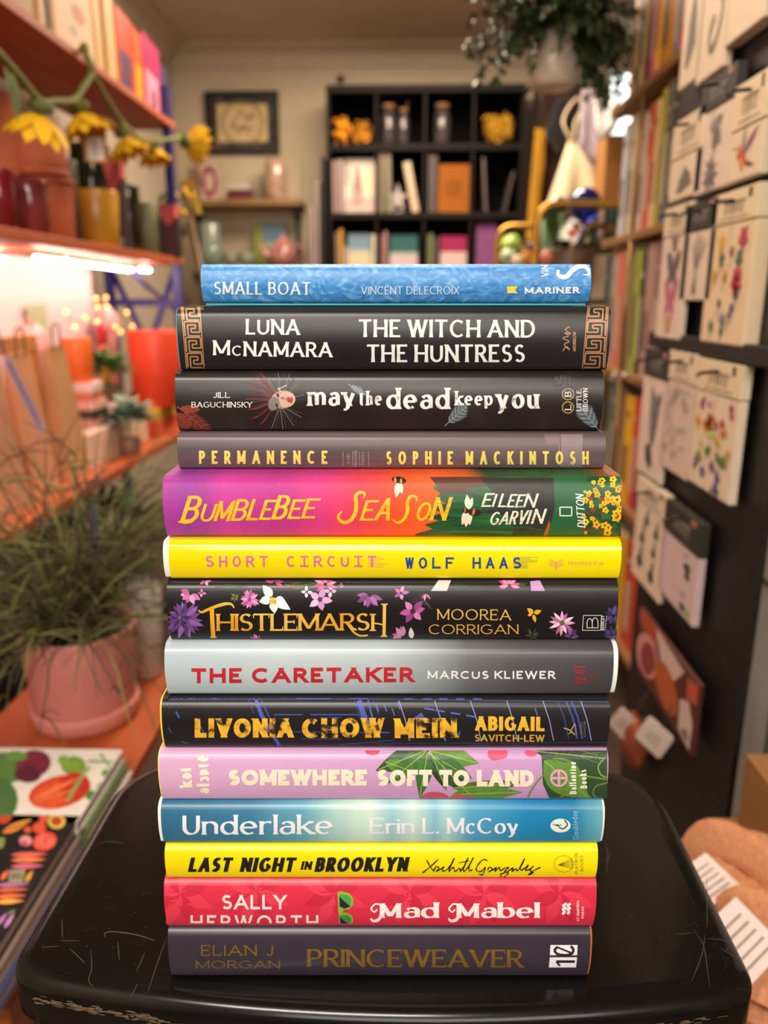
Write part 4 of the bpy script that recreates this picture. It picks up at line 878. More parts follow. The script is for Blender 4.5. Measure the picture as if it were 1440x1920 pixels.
# ================================================================== left: orange shelves in a blue steel frame
XF = -.82
ZU0, ZM0, ZT1 = 1.672, 1.219, .635
ZU1, ZM1 = ZU0+.022, ZM0+.024   # levels goods stand on; boards end a hair lower
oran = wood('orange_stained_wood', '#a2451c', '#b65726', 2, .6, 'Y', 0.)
unit = thing('shelving_unit', 'tall shelving unit with orange wooden boards and blue steel end frame, along the left wall', 'shelf', (-.96, 1.95, 0))
off = unit.location
for z0, z1 in ((ZU0, ZU1), (ZM0, ZM1)): MB().box(-1.10, XF, .95, 2.965, z0, z1-.0006, .003).build('shelf', oran, unit, off=off)
MB().box(-1.10, XF, .95, 2.90, ZT1-.026, ZT1-.0006, .003).build('shelf', oran, unit, off=off)
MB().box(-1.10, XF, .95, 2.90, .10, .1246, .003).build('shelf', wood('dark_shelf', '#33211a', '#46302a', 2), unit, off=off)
blu_ = M('#2c2d78', .4)
for x in (-1.085, -.836):
    for y in (.965, 2.92):
        m = MB()
        for z0, z1 in ((0, .10), (.125, ZT1-.026), (ZT1-.0006, ZM0), (ZM1-.0006, ZU0), (ZU1-.0006, 1.80)): m.box(x-.014, x+.014, y-.014, y+.014, z0, z1)
        m.build('post', blu_, unit, off=off)
for za, zb in ((ZT1+.02, ZM0-.02), (ZM0-.02, ZT1+.02)):
    MB().tube([(-1.075, 2.925, za), (-.845, 2.925, zb)], .011, 6).build('cross_brace', blu_, unit, off=off)
MB().box(-1.07, -.85, 2.915, 2.927, 1.075, 1.10).build('end_rail', blu_, unit, off=off)
MB().box(-1.118, -1.102, .95, 2.80, ZT1, ZM0, .002).build('back_panel', M('#f0e6e0', .7, var=.02), unit, off=off)
for (xa, ya), (xb, yb) in ((P(66, 483, Z=1.196).xy, P(248, 507, Z=1.196).xy), ((-.945, 1.2), P(8, 487, Z=1.196).xy), (P(262, 497, X=-.9).xy, P(279, 499, X=-.9).xy)):
    t = thing('grow_light', {0: 'long glowing pink white light tube under the middle orange shelf', 1: 'glowing light tube under the middle orange shelf, cut by the photo edge', 2: 'short glowing light at the far end under the middle orange shelf'}[len([o for o in COL.objects if o.name.startswith('grow_light') and o.type == 'EMPTY'])], 'lamp', ((xa+xb)/2, (ya+yb)/2, 1.2))
    MB().tube([(xa, ya, 1.196), (xb, yb, 1.196)], .005, 10).build('tube', M('#ffe6df', .4, emit=52.), t, off=t.location)
    MB().tube([((xa*.75+xb*.25), (ya*.75+yb*.25), 1.196), ((xa*.75+xb*.25), (ya*.75+yb*.25), ZM0-.0006)], .003, 6).tube([((xa*.25+xb*.75), (ya*.25+yb*.75), 1.196), ((xa*.25+xb*.75), (ya*.25+yb*.75), ZM0-.0006)], .003, 6).build('hanger', M('#d8c8c8', .4), t, off=t.location)
a0, a1 = P(246, 508, X=-.95), P(335, 590, X=-.9)
t = solid('ribbon', 'loose violet blue ribbon hanging from the grow light to the blue frame', 'ribbon', MB().tube([a0, a0.lerp(a1, .3)+Vector((0, 0, -.004)), a0.lerp(a1, .65)+Vector((0, 0, .004)), a1], [.010, .013, .011, .006], 8, flat=.25), M('#6a63c4', .6), (0, 0, 0))

# --- pots on the middle shelf
terra = blotch_mat('terracotta', [(.3, '#b0563a'), (.7, '#c26a48')], 14, .75)
def ribbed(label, xc, w, yt, X, inv, base=None, group=None):
    c = P(xc, yt+50, X=X); d = (c-CAM).dot(_f); r = w/2*d/FPX; zt = P(xc, yt, Y=c.y).z; z0 = base if base is not None else ZM1
    h = zt-z0; pr = pot_prof(r, h, .88, .007)
    t = thing('terracotta_pot', label, 'plant pot', (c.x, c.y, z0), 0, group)
    if inv: pr = [(q, h-z) for q, z in pr][::-1]
    MB().lathe(pr, 192, rib=.018, ribs=48).build('pot_body', terra, t); zz = (0, .016) if inv else (h-.016, h)
    MB().lathe([(r-.001, zz[0]), (r+.004, zz[0]+.002), (r+.004, zz[1]-.002), (r-.001, zz[1])], 48, close=False).build('rim', terra, t); return z0+h
g = 'ribbed terracotta pots stacked on the middle shelf'
zt = ribbed('ribbed terracotta pot at the bottom of the stack beside the yellow pot', 84, 108, 336, -.95, False, None, g)
ribbed('ribbed terracotta pot turned upside down on top of another, beside the yellow pot', 70, 108, 250, -.95, True, zt+.0005, g)
zt = ribbed('ribbed terracotta pot low in the stack cut by the photo edge, behind the red glasses', -16, 108, 318, -1.03, False, None, g)
ribbed('ribbed terracotta pot upside down on the stack cut by the photo edge', -14, 108, 178, -1.03, True, zt+.0005, g)
def glass(label, xc, w, yt, X, col, trans, taper=.85, rough=.15, name='glass_tumbler', cat='glass', group=None):
    x, y, r, h = in_plane(xc, w, yt, X, ZM1)
    return solid(name, label, cat, MB().lathe(pot_prof(r, h, taper, .004), 36), M(col, rough, trans=trans, coat=.2, var=.02), (x, y, ZM1), group=group)
glass('deep red glass tumbler cut by the photo edge, in front of the terracotta pots', 2, 56, 318, -.865, '#7a1420', .25)
glass('translucent rose red glass tumbler in front of the terracotta pots', 60, 66, 338, -.862, '#a04046', .45)
glass('mustard yellow ceramic pot on the middle shelf', 184, 82, 358, -.885, '#c8962c', 0, .86, .3, 'ceramic_pot', 'plant pot')
glass('large dark green glass vase behind the mustard yellow pot', 172, 72, 272, -1.02, '#1c2618', .15, .9, .12, 'glass_vase', 'vase')
glass('dark olive glass jar just beyond the mustard yellow pot', 243, 42, 348, -.93, '#23240f', .1, .95, .12, 'glass_jar', 'jar')
glass('sage green cylinder pot beyond the dark olive jar', 276, 50, 382, -.92, '#6f7c56', 0, .96, .5, 'ceramic_pot', 'plant pot')
glass('slim grey green vase between terracotta pots and mustard pot', 138, 22, 300, -.93, '#66705c', .1, .9, .3, 'glass_vase', 'vase')
glass('small clear glass votive beside the mustard yellow pot', 231, 16, 446, -.85, '#c8d0c8', .7, .9, .08, 'glass_votive', 'glass')
def pouch(label, xc, yt, yb, w, X, z=None):
    c = P(xc, (yt+yb)/2, X=X); d = (c-CAM).dot(_f); hw = w/2*d/FPX; zt = P(xc, yt, Y=c.y).z; zb = ZM1 if z is None else z; h = zt-zb
    t = thing('gift_pouch', label, 'pouch', (c.x, c.y, zb), R(-8), 'pink headed pouches on the middle shelf')
    m = MB(); m.prism([(-hw, 0), (hw, 0), (hw*.9, h*.75), (-hw*.8, h*.75)], -.014, .014, 'Y'); m.mat(1)
    for k in range(5): m.box(-hw*.8+k*hw*.36, -hw*.8+k*hw*.36+.004, -.0145, .0145, .005, h*.7)
    m.build('pouch_body', [M('#241a20', .6), M('#8a5a66', .5)], t)
    MB().prism([(-hw*.95, h), (hw*.9, h*.97), (hw*.8, h*.72), (hw*.2, h*.6), (-hw*.2, h*.64)], -.0155, .0155, 'Y').build('header', M('#d96468', .5), t)
pouch('dark striped gift pouch with a pink heart header, beside the dark olive jar', 216, 290, 440, 44, -.862)
pouch('dark striped pouch with pink heart header, at the far end of the middle shelf', 317, 382, 480, 42, -.845)
# leafy yellow-flowered plant at the far end
c = P(285, 420, X=-1.0); t = thing('potted_plant', 'small leafy plant with yellow flowers at the far end of the middle shelf', 'plant', (c.x, c.y, ZM1))
MB().lathe(pot_prof(.05, .09), 28).build('plant_pot', M('#3d4630', .5), t)
rn = random.Random(21); m = MB()
for k in range(26):
    a = rn.uniform(0, 6.28); e = rn.uniform(.2, 1.2); d = Vector((math.cos(a)*math.cos(e), math.sin(a)*math.cos(e), math.sin(e)))
    q = Vector((0, 0, .09))+d*rn.uniform(.04, .16); m.tube([(0, 0, .08), q*.6, q], .0015, 4); m.leaf(q, d+Vector((0, 0, -.3)), .07, .035)
m.build('foliage', M('#26401f', .4, var=.3), t); m = MB()
for k in range(5): m.sphere((rn.uniform(-.04, .14), rn.uniform(-.05, .1), rn.uniform(.14, .26)), .014, 8, 6)
m.build('flowers', M('#d6a51c', .6), t)

# --- sunflower garland over the upper shelf
t = thing('sunflower_garland', 'green cord garland with felt yellow sunflowers looped over the upper orange shelf', 'garland', P(150, 200, X=-.79)); off = t.location
G_ = lambda x, y, X=-.79: P(x, y, X=X)
cord = M('#6f7436', .8, var=.15, bump=.3)
def cordpart(pts, r=.006): MB().tube(catmull(pts, 5), r, 8).build('cord', cord, t, off=off)
cordpart([G_(-30, 70), G_(0, 103), G_(40, 148), G_(76, 190), G_(105, 190), G_(138, 188), G_(156, 164), G_(173, 138)], .008)
cordpart([G_(173, 138), G_(170, 122), G_(163, 106, -.80), Vector((-.808, P(158, 97, X=-.81).y, ZU1+.012)), Vector((-.835, P(156, 95, X=-.83).y, ZU1+.0115)), Vector((-.86, P(152, 93, X=-.86).y, ZU1+.0105))], .009)
cordpart([G_(173, 138), G_(198, 182), G_(226, 226), G_(248, 248), G_(268, 263), G_(304, 263), G_(338, 258)], .007)
for pts in ([G_(76, 190), G_(72, 200), G_(74, 214)], [G_(138, 188), G_(146, 200), G_(152, 214)], [G_(228, 228), G_(232, 246), G_(236, 258)], [G_(280, 264), G_(284, 272), G_(288, 282)]): cordpart(pts, .008)
m = MB()
for x, y, dx, dy in ((8, 125, .5, -1), (20, 132, .25, -1), (14, 140, .4, -1)): m.leaf(G_(x, y), Vector((.1, dx*.6, dy)), .085, .03, (1, 0, 0), .1)
m.build('felt_leaves', M('#5f6c35', .8), t, off=off)
def sunflower(x, y, rpx, tilt, az, X=-.79):
    c = G_(x, y, X); d = (c-CAM).dot(_f); r = rpx*d/FPX
    nrm = Vector((math.sin(tilt)*math.cos(az), math.sin(tilt)*math.sin(az), -math.cos(tilt))).normalized()
    q = Vector((0, 0, -1)).rotation_difference(nrm).to_matrix(); m = MB()
    for k in range(14):
        a = 2*PI*k/14; o = q @ Vector((math.cos(a), math.sin(a), -.62-.12*(k % 2))); m.leaf(c + o*r*.15, o, r*1.05, r*.5, -(q @ Vector((0, 0, -1))), .12, 5, .1)
    f = m.build('sunflower', M('#e8b80c', .75, var=.08), t, off=off)
    MB().lathe([(.001, .012), (r*.22, .010), (r*.34, 0), (r*.30, -.012), (.001, -.016)], 16, (0, 0, .012)).build('calyx', M('#55602a', .8), f, loc=c-off, rot=q.to_4x4().to_euler())
sunflower(75, 208, 70, .35, 2.9); sunflower(152, 208, 58, .28, .3); sunflower(232, 254, 50, .35, .2, -.80); sunflower(287, 276, 38, .2, -.4, -.81); sunflower(350, 266, 40, 1.5, .9, -.80)
c = P(178, 276, X=-.775); d = (c-CAM).dot(_f)/FPX
t2 = thing('paper_tag', 'kraft tag with a cream label hanging from the second sunflower', 'tag', c, R(12))
MB().box(-21*d, 21*d, -.001, .001, -27*d, 27*d).build('card', M('#a8743a', .7), t2); m = MB().box(-15*d, 15*d, -.0016, -.0011, -23*d, 18*d); m.mat(1)
for k in range(5): m.box(-3*d+k % 2*d, 2*d, -.0020, -.0016, (-16+k*6)*d, (-13+k*6)*d)
m.build('label_sticker', [M('#ddd3c2', .7), M('#6c6a62', .7)], t2)
MB().tube([(0, 0, 27*d), (-.004, 0, 45*d)], .0008, 5).build('string', M('#c8b08a', .8), t2)

# --- upper shelf
def face_x(name, label, cat, x0, x1, yt, X, dp, cols, frame=0., z0=ZU1, group=None, lean=0.):
    """flat upright thing facing the aisle (+X): edges at pixel columns x0, x1"""
    ym = max(yt, 0)+40; y0, y1 = P(x0, ym, X=X).y, P(x1, ym, X=X).y; zt = P((x0+x1)/2, yt, X=X).z; h = zt-z0
    t = thing(name, label, cat, (X, (y0+y1)/2, z0), 0, group, (0, lean, 0)); hw = (y1-y0)/2
    return t, hw, h
t, hw, h = face_x('wooden_crate', 'tan wooden crate end at the near end of the upper orange shelf', 'crate', -60, 78, -60, -.88, .05, None)
MB().box(-.12, 0, -hw, hw, 0, h).build('crate_body', M('#a17c48', .6, var=.12, scale=8), t); MB().box(-.001, .008, hw-.022, hw, 0, h).build('slat', M('#d2b276', .6), t)
t, hw, h = face_x('boxed_print', 'dark green and white illustrated card between the crate and the framed cream print', 'card', 80, 107, -60, -.885, .01, None)
MB().box(-.012, 0, -hw, hw, 0, h).mat(1).box(-.001, .0006, -hw*.9, -hw*.1, .01, h*.9).mat(2).box(-.001, .0006, hw*.0, hw*.8, .01, h*.5).build('card_body', [M('#d4d6cc', .5), M('#22251c', .5), M('#3f5a2a', .5)], t)
t, hw, h = face_x('framed_print', 'pale peach print in a thick natural wood frame on the upper orange shelf', 'picture', 103, 205, -150, -.872, .03, None)
wd_ = wood('pine_frame', '#c69a56', '#d9b26e', 3, .5, 'Z')
MB().box(-.03, .004, hw*.30, hw*.62, 0, h).mat(0).box(-.03, .012, hw*.62, hw, 0, h).build('wood_frame', wd_, t)
m = MB().box(-.02, 0, -hw, hw*.30, 0, h); m.mat(1)
for y_, z_, ry, rz_ in ((-.20, .56, .22, .1), (-.42, .34, .12, .06)): m.flat(ell(hw*y_, h*z_*.6, hw*ry, h*rz_*.6, 12), lambda a, b, q: (q, a, b), .0006); m.mat(2)
m.build('print_sheet', [M('#e2bd98', .6), M('#bf7a4f', .6), M('#a9a890', .6)], t)
t, hw, h = face_x('metal_bookend', 'grey metal bookend beside the framed peach print', 'bookend', 203, 211, -30, -.875, .01, None)
MB().box(-.09, 0, -hw, hw, .002, h, .002).box(-.09, 0, -hw-.03, hw, 0, .002).build('bookend_body', M('#8f9296', .35, .6), t)
for i, (lab, x0, x1, yt, X, col, c2, rx) in enumerate((
    ('orange and purple book leaning beside the grey bookend on the upper shelf', 214, 246, 28, -.875, '#d2431c', '#5c3a62', -.12),
    ('yellow edged orange book leaning in front of the magenta book on the upper shelf', 246, 266, 62, -.872, '#dc5a1c', '#e0a018', -.12),
    ('magenta book with pale lettering leaning on the upper shelf', 264, 298, 78, -.870, '#a8265e', '#d490aa', -.12),
    ('dark violet book at the far end of the upper orange shelf', 294, 314, 128, -.88, '#3f3360', '#55487a', -.06))):
    y0, y1 = P(x0, yt+90, X=X).y, P(x1, yt+90, X=X).y; h = P((x0+x1)/2, yt, X=X).z-ZU1
    t = thing('book', lab, 'book', (X-.075, (y0+y1)/2+.02, ZU1+.006), 0, 'books leaning on the upper orange shelf', (rx*.6, 0, 0)); hw = (y1-y0)/2-.008
    m = MB().box(-.075, .075, -hw, -hw+.003, 0, h).box(-.075, .075, hw-.003, hw, 0, h).box(.072, .075, -hw+.003, hw-.003, 0, h); m.mat(1).box(.0749, .0756, -hw*.7, hw*.7, h*.1, h*.55)
    m.build('cover', [M(col, .4), M(c2, .4)], t); MB().box(-.072, .0715, -hw+.003, hw-.003, .003, h-.003).build('page_block', M('#d8c8b0', .8), t)

# --- goods on the orange table
def pot_on(name, label, cat, xc, yb, w, yt, Z, col, taper=.9, rough=.45, group=None, mat=None):
    x, y, r, h = on_top(xc, yb, w, yt, Z)
    return solid(name, label, cat, MB().lathe(pot_prof(r, h, taper), 40), mat or M(col, rough, var=.04), (x, y, Z), group=group), (x, y, r, h)
def slab(name, label, cat, x0, x1, y0, y1, z0, z1, mats, rz=0., group=None, bev=.002, art=None):
    m = MB().box(-(x1-x0)/2, (x1-x0)/2, -(y1-y0)/2, (y1-y0)/2, 0, z1-z0, bev)
    if art: art(m, (x1-x0)/2, (y1-y0)/2, z1-z0)
    return solid(name, label, cat, m, mats, ((x0+x1)/2, (y0+y1)/2, z0), rz, group)
ZR = .735
slab('display_riser', 'low pale riser board box under the goods in the middle of the orange table', 'riser', -1.09, -.885, 2.12, 2.62, ZT1, ZR-.0004, M('#d9b9a4', .6))
slab('display_riser', 'tall pale box under the pink teapots at the back of the orange table', 'riser', -1.095, -1.025, 2.32, 2.80, ZR if 0 else ZT1, .945, M('#e4cbc2', .6)) if 0 else None
slab('salmon_box', 'salmon red box under the yellow book at the far end of the orange table', 'box', -1.06, -.855, 2.66, 2.89, ZT1, .690, M('#d8583a', .5))
slab('book', 'yellow book lying flat under the red orange pot on the orange table', 'book', -1.05, -.86, 2.665, 2.885, .6902, .7345, [M('#d8b52c', .5), M('#b39a2a', .5)], 0, None, .003, lambda m, a, b, h: m.mat(1).box(-a+.004, a+.0006, -b-.0006, -b+.002, .004, h*.55))
c = P(291, 640, Y=2.775); r = 51*(c-CAM).dot(_f)/FPX
solid('ceramic_pot', 'large red orange cylinder pot standing at the far end of the orange table', 'plant pot', MB().lathe(pot_prof(r, P(291, 620, Y=2.775).z-.7347, .93), 48), M('#dc4424', .42, var=.03), (c.x, 2.775, .7347))
for k, c0 in enumerate(('#c98f86', '#3a302c', '#d9a89a', '#c46d52', '#d8c0bc')):
    tk = .0255
    slab('boxed_soap', ['pale rose flat box at the bottom of the small stack behind the kraft bag', 'dark brown flat box second up in the small stack behind the kraft bag', 'blush pink flat box midway in the small stack behind the kraft bag', 'clay red flat box fourth up in the small stack behind the kraft bag', 'pinkish white flat box topmost of the small stack behind the kraft bag'][k], 'box',
         -1.015+.003*(k % 2), -.915+.003*(k % 3), 2.235, 2.34, ZR+.0002+k*(tk+.0003), ZR+.0002+k*(tk+.0003)+tk, M(c0, .5), R(3*k-5), 'small flat boxes stacked on the orange table', .0015)
zz = ZR+.0004+5*.0258; c = P(172, 660, X=-.965)
solid('ceramic_pot', 'small bright orange pot on the stacked pale boxes on the orange table', 'plant pot', MB().lathe(pot_prof(27*(c-CAM).dot(_f)/FPX, P(172, 634, Y=2.29).z-zz, .88), 36), M('#e06a26', .45), (-.965, 2.29, zz))
# mossy little plants and pastel boxes
def bushy(name, label, cx, cy, z, R0, n, ln, w, cols, potc, ph=.05, pr=.035, up=.5, seed=1, flat=.7):
    t = thing(name, label, 'plant', (cx, cy, z)); rn = random.Random(seed)
    MB().lathe(pot_prof(pr, ph), 28).build('plant_pot', M(potc, .5), t); m = MB()
    for k in range(n):
        a = rn.uniform(0, 6.28); e = math.asin(rn.uniform(-.15, 1)); d = Vector((math.cos(a)*math.cos(e), math.sin(a)*math.cos(e), math.sin(e)*flat+.1))
        q = Vector((0, 0, ph+R0*up))+d*R0*rn.uniform(.35, 1); m.mat(k % len(cols)).leaf(q, d+Vector((rn.gauss(0, .3), rn.gauss(0, .3), .2)), ln*rn.uniform(.7, 1.3), w, bend=.3, n=4)
    m.tube([(0, 0, ph*.6), (0, 0, ph+R0*up)], .004, 6); m.build('foliage', [M(c, .5, var=.2) for c in cols], t); return t
bushy('potted_succulent', 'small mossy green plant beside the red orange pot on the orange table', -.955, 2.475, .7853, .075, 320, .03, .014, ['#4a7a2c', '#5d8c38', '#35602a'], '#6b5a44', .05, .04, .5, 3)
bushy('potted_succulent', 'blue green succulent at the front edge of the orange table', -.857, 2.36, ZT1, .055, 130, .045, .026, ['#7f9c84', '#6a8a72', '#94ae96'], '#8a6a58', .05, .033, 1.0, 4)
fl = blotch_mat('floral_paper', [(.3, '#d98a92'), (.42, '#efd9d2'), (.52, '#e0654a'), (.6, '#efe0d8'), (.75, '#7f9a70')], 28, .5, .4, 2)
slab('gift_box', 'floral patterned pink gift box under the mossy plant', 'box', -1.01, -.89, 2.375, 2.56, ZR+.0002, .785, fl)
# rainbow toy and tea-light dish
zt = P(205, 608, Y=2.70).z; kz = (zt-ZT1)/6/.0302; t = thing('rainbow_stacker', 'little rainbow coloured stacking toy between orange pot and mossy plant', 'toy', (P(205, 650, Y=2.70).x, 2.64, ZT1))
for k, cc in enumerate(('#43244a', '#3d6a52', '#9c8a2a', '#d9a01c', '#d9591f', '#c92f3c')):
    MB().lathe([(.019-k*.001, 0), (.021-k*.001, .010*kz), (.021-k*.001, .022*kz), (.019-k*.001, .030*kz)], 20, (0, 0, k*.0302*kz)).build('ring', M(cc, .5), t)
# pale pink teapots with string lights
for k, (xc, yc, yt, lab) in enumerate(((212, 2.735, 574, 'round pale pink teapot at the far end of the back of the orange table'), (160, 2.18, 600, 'pale blush teapot behind the small orange pot'))):
    t = thing('teapot', lab, 'teapot', (-1.04, yc, ZT1 if k == 0 else ZR), R(90)); r = .045; hh = P(xc, yt, X=-1.04).z-(ZT1 if k == 0 else ZR)
    MB().lathe([(.03, 0), (.032, hh-.11), (r, hh-.075), (r*.95, hh-.035), (r*.5, hh-.006), (.012, hh)], 28).build('pot_body', M('#e6b3ae', .3, coat=.3), t)
    MB().sphere((0, 0, hh+.006), .009, 10, 8).build('lid_knob', M('#dca09a', .3), t)
    MB().tube(catmull([(r*.8, 0, hh-.075), (r*1.3, 0, hh-.06), (r*1.55, 0, hh-.03)], 5), [.011]*5+[.007]*6, 8).build('spout', M('#e6b3ae', .3), t)
    MB().tube(catmull([(-r*.8, 0, hh-.04), (-r*1.4, 0, hh-.04), (-r*1.35, 0, hh-.085), (-r*.8, 0, hh-.095)], 5), .005, 8).build('handle', M('#e6b3ae', .3), t)
t = thing('string_lights', 'string of tiny warm glowing lights draped over the pink teapots', 'lights', (-.98, 2.5, ZT1+.12)); off = t.location
pts = [P(x, y, X=-.955) for x, y in ((124, 585), (140, 612), (160, 596), (180, 560), (199, 558), (183, 576), (200, 575), (182, 603), (216, 612), (238, 586), (248, 612), (226, 622))]
MB().tube(catmull(pts, 4), .0012, 5).build('wire', M('#b08a5a', .5, .6), t, off=off)
for p in pts: MB().sphere(p, .0065, 10, 8).build('bulb', M('#ffb765', .4, emit=4.), t, off=off)
# kraft bags, ruler ribbon and cards near the left edge
def kraft(label, x0, x1, yb, yt, X, col, lean=0.):
    a, b = P(x0, yb, X=X), P(x1, yb, X=X); zt = P((x0+x1)/2, yt, X=X).z; y0, y1 = sorted((P(x0, 720, X=X).y, P(x1, 720, X=X).y)); h = zt-ZT1; hw = (y1-y0)/2
    t = thing('kraft_bag', label, 'bag', (X, (y0+y1)/2, ZT1), 0, 'kraft gift bags on the orange table')
    MB().add([(-.04, -hw, 0), (.04, -hw, 0), (.04, hw, 0), (-.04, hw, 0), (-.006, -hw*.8, h), (.006, -hw*.8, h), (.006, hw*.8, h), (-.006, hw*.8, h)], [(0, 1, 5, 4), (1, 2, 6, 5), (2, 3, 7, 6), (3, 0, 4, 7), (0, 3, 2, 1), (4, 5, 6, 7)]).build('bag_body', M(col, .7, var=.08, scale=12), t)
    MB().tube(catmull([(.007, -hw*.35, h-.01), (.01, -hw*.3, h+.05), (.01, hw*.3, h+.05), (.007, hw*.35, h-.01)], 6), .0025, 6).build('handle', M('#5a4a3a', .7), t)
kraft('brown kraft gift bag in front of the small flat boxes', 88, 128, 850, 648, -.93, '#b9895c')
kraft('orange kraft gift bag standing behind the striped ribbon, near the photo edge', 16, 62, 860, 660, -.93, '#c98d66')
kraft('kraft gift bag cut by the photo edge on the orange table', -60, 0, 860, 660, -.93, '#bf8a68')
a0, a1 = P(12, 672, X=-.855), P(80, 808, X=-.85)
t = thing('lanyard', 'pale violet printed ribbon hanging diagonally across the kraft bags', 'ribbon', (a0+a1)/2); off = t.location; dr = (a1-a0); nn = Vector((0, dr.z, -dr.y)).normalized()*.014
m = MB().add([a0-nn, a0+nn, a1+nn, a1-nn, a0-nn-Vector((.0012, 0, 0)), a0+nn-Vector((.0012, 0, 0)), a1+nn-Vector((.0012, 0, 0)), a1-nn-Vector((.0012, 0, 0))], [(0, 1, 2, 3), (7, 6, 5, 4), (0, 4, 5, 1), (1, 5, 6, 2), (2, 6, 7, 3), (3, 7, 4, 0)]); m.mat(1)
for k in range(16):
    p = a0+dr*(.05+.055*k)+Vector((.0006, 0, 0)); q = p+dr*.028; m.add([p-nn*.6, p+nn*.6, q+nn*.5, q-nn*.5], [(0, 1, 2, 3)])
m.build('band', [M('#b7a6c8', .6), M('#54488a', .6)], t, off=off)
MB().tube([a0, a0+Vector((-.01, -.02, .10)), Vector((-.83, a0.y-.10, ZM0-.0035))], .003, 6).build('hanging_loop', M('#8d7fae', .6), t, off=off)
a, b = P(62, 690, X=-1.08), P(94, 570, X=-1.08)
solid('greeting_card', 'pale green card leaning on the pink lit back panel', 'card', MB().box(-.002, 0, -.06, .06, 0, b.z-ZT1), M('#b9d3a0', .6), (-1.085, (a.y+b.y)/2, ZT1))
a = P(20, 830, Z=ZT1)
t = thing('bread_roll_box', 'cream rounded parcel at the near front edge of the orange table', 'parcel', (a.x-.05, a.y+.02, ZT1)); MB().sphere((0, 0, .035), .05, 18, 12, (1, 1.5, .7)).build('wrapped_body', M('#dcc79a', .6), t); MB().tube([(.0, -.02, .0705), (.0, .02, .0705)], .003, 6).build('twine', M('#9a7a4a', .8), t)
a = P(40, 640, X=-.93)
t = thing('wooden_easel', 'small blond wooden display rack rail behind the kraft bags', 'rack', (-.955, a.y, ZT1))
zr = P(30, 645, X=-.955).z-ZT1
MB().box(-.008, .008, -.16, .12, zr-.02, zr+.02, .004).build('rail', M('#d0924e', .5), t)
for yy in (-.15, .11): MB().box(-.008, .008, yy-.008, yy+.008, 0, zr-.0205).build('leg', M('#c58646', .5), t)

# --- low orange bench beside the stool
ZP = .395
t = thing('low_bench', 'low orange wooden bench carrying the pink pot and the vegetable books', 'bench', (-.566, .95, 0)); off = t.location
MB().box(-.715, -.42, .64, 1.395, ZP-.024, ZP-.0005, .003).build('bench_top', oran, t, off=off)
for x in (-.70, -.433):
    for y in (.67, 1.37): MB().box(x-.013, x+.013, y-.02, y+.02, 0, ZP-.0242).build('leg', wood('bench_leg_wood', '#7a3b1a', '#8f4a22', 3), t, off=off)
# pink pot with a mop of rhipsalis
c = P(154, 1250, Y=1.215); px_, py_ = c.x, 1.215
t = thing('potted_plant', 'salmon pink pot with a wild mop of thin dark green stems, on the low bench', 'plant', (px_, py_, ZP))
pink = M('#d08276', .5, var=.03); hz = P(154, 1170, Y=py_).z-ZP
MB().lathe([(.02, .0), (.084, .0), (.089, .005), (.092, .030), (.090, .033), (.083, .033), (.081, .012), (.001, .010)], 56).build('saucer', pink, t)
MB().lathe([(.03, .0125), (.079, .0135), (.0835, .034), (.091, hz*.6), (.0965, hz-.004), (.095, hz), (.089, hz), (.087, hz-.012), (.083, hz-.03)], 56, close=False).build('pot_body', pink, t)
MB().lathe([(.085, hz-.028), (.05, hz-.022), (.001, hz-.018)], 32, close=False).build('soil', blotch_mat('potting_soil', [(.3, '#15110d'), (.7, '#2d241b')], 120, .9, bump=.6), t)
MB().tube([(.03, .02, hz-.03), (.035, .03, hz+.20)], .006, 8).mat(0).build('plant_stake', M('#2a3350', .5), t)
rn = random.Random(17); m = MB()
for k in range(310):
    a = rn.uniform(0, 6.28); r0 = rn.uniform(0, .05); ln = rn.uniform(.14, .42); el = rn.uniform(.25, 1.5) if not -.3 < (a+PI) % (2*PI)-PI < 1.0 else rn.uniform(1.15, 1.5); p = Vector((r0*math.cos(a), r0*math.sin(a), hz-.02)); d = Vector((math.cos(a)*math.cos(el), math.sin(a)*math.cos(el), math.sin(el))); pts = [p]; nseg = 7
    for s_ in range(nseg):
        d = (d+Vector((rn.gauss(0, .13), rn.gauss(0, .13), -.10-.10*s_*.3*rn.random()))).normalized(); p = p+d*(ln/nseg)
        if p.z < hz+.02 and math.hypot(p.x, p.y) < .11: p.z = hz+.02
        if p.z < hz-.05 and k % 14: p.z = hz-.05+.01*rn.random()
        if p.z < .03: p.z = .03
        lim = -.795-px_+.03*rn.random(); p.x = max(p.x, lim)
        pts.append(p)
    m.mat(rn.choice([0, 0, 1, 1, 2, 3])).tube(pts, [rn.uniform(.0012, .0022)]*5+[.0012, .0009, .0006], 5)
    if rn.random() < .75:
        for j in range(2):
            b0 = pts[rn.randint(3, 6)]; b1 = b0+Vector((rn.gauss(0, .05), rn.gauss(0, .05), rn.gauss(.0, .035))); b1.x = max(b1.x, -.79-px_); m.tube([b0, (b0+b1)/2+Vector((0, 0, .01)), b1], [.0014, .0012, .0006], 4)
m.build('foliage', [M('#43432a', .6, var=.25), M('#555a30', .55, var=.25), M('#767c3e', .5, var=.2), M('#4a3a2c', .7, var=.3)], t)
x, y, r, h = on_top(272, 1278, 92, 1108, ZP)
t, _ = pot_on('ceramic_pot', 'white tapered pot behind the salmon pink pot', 'plant pot', 274, 1280, 84, 1098, ZP, '#cfc9c4', .82)
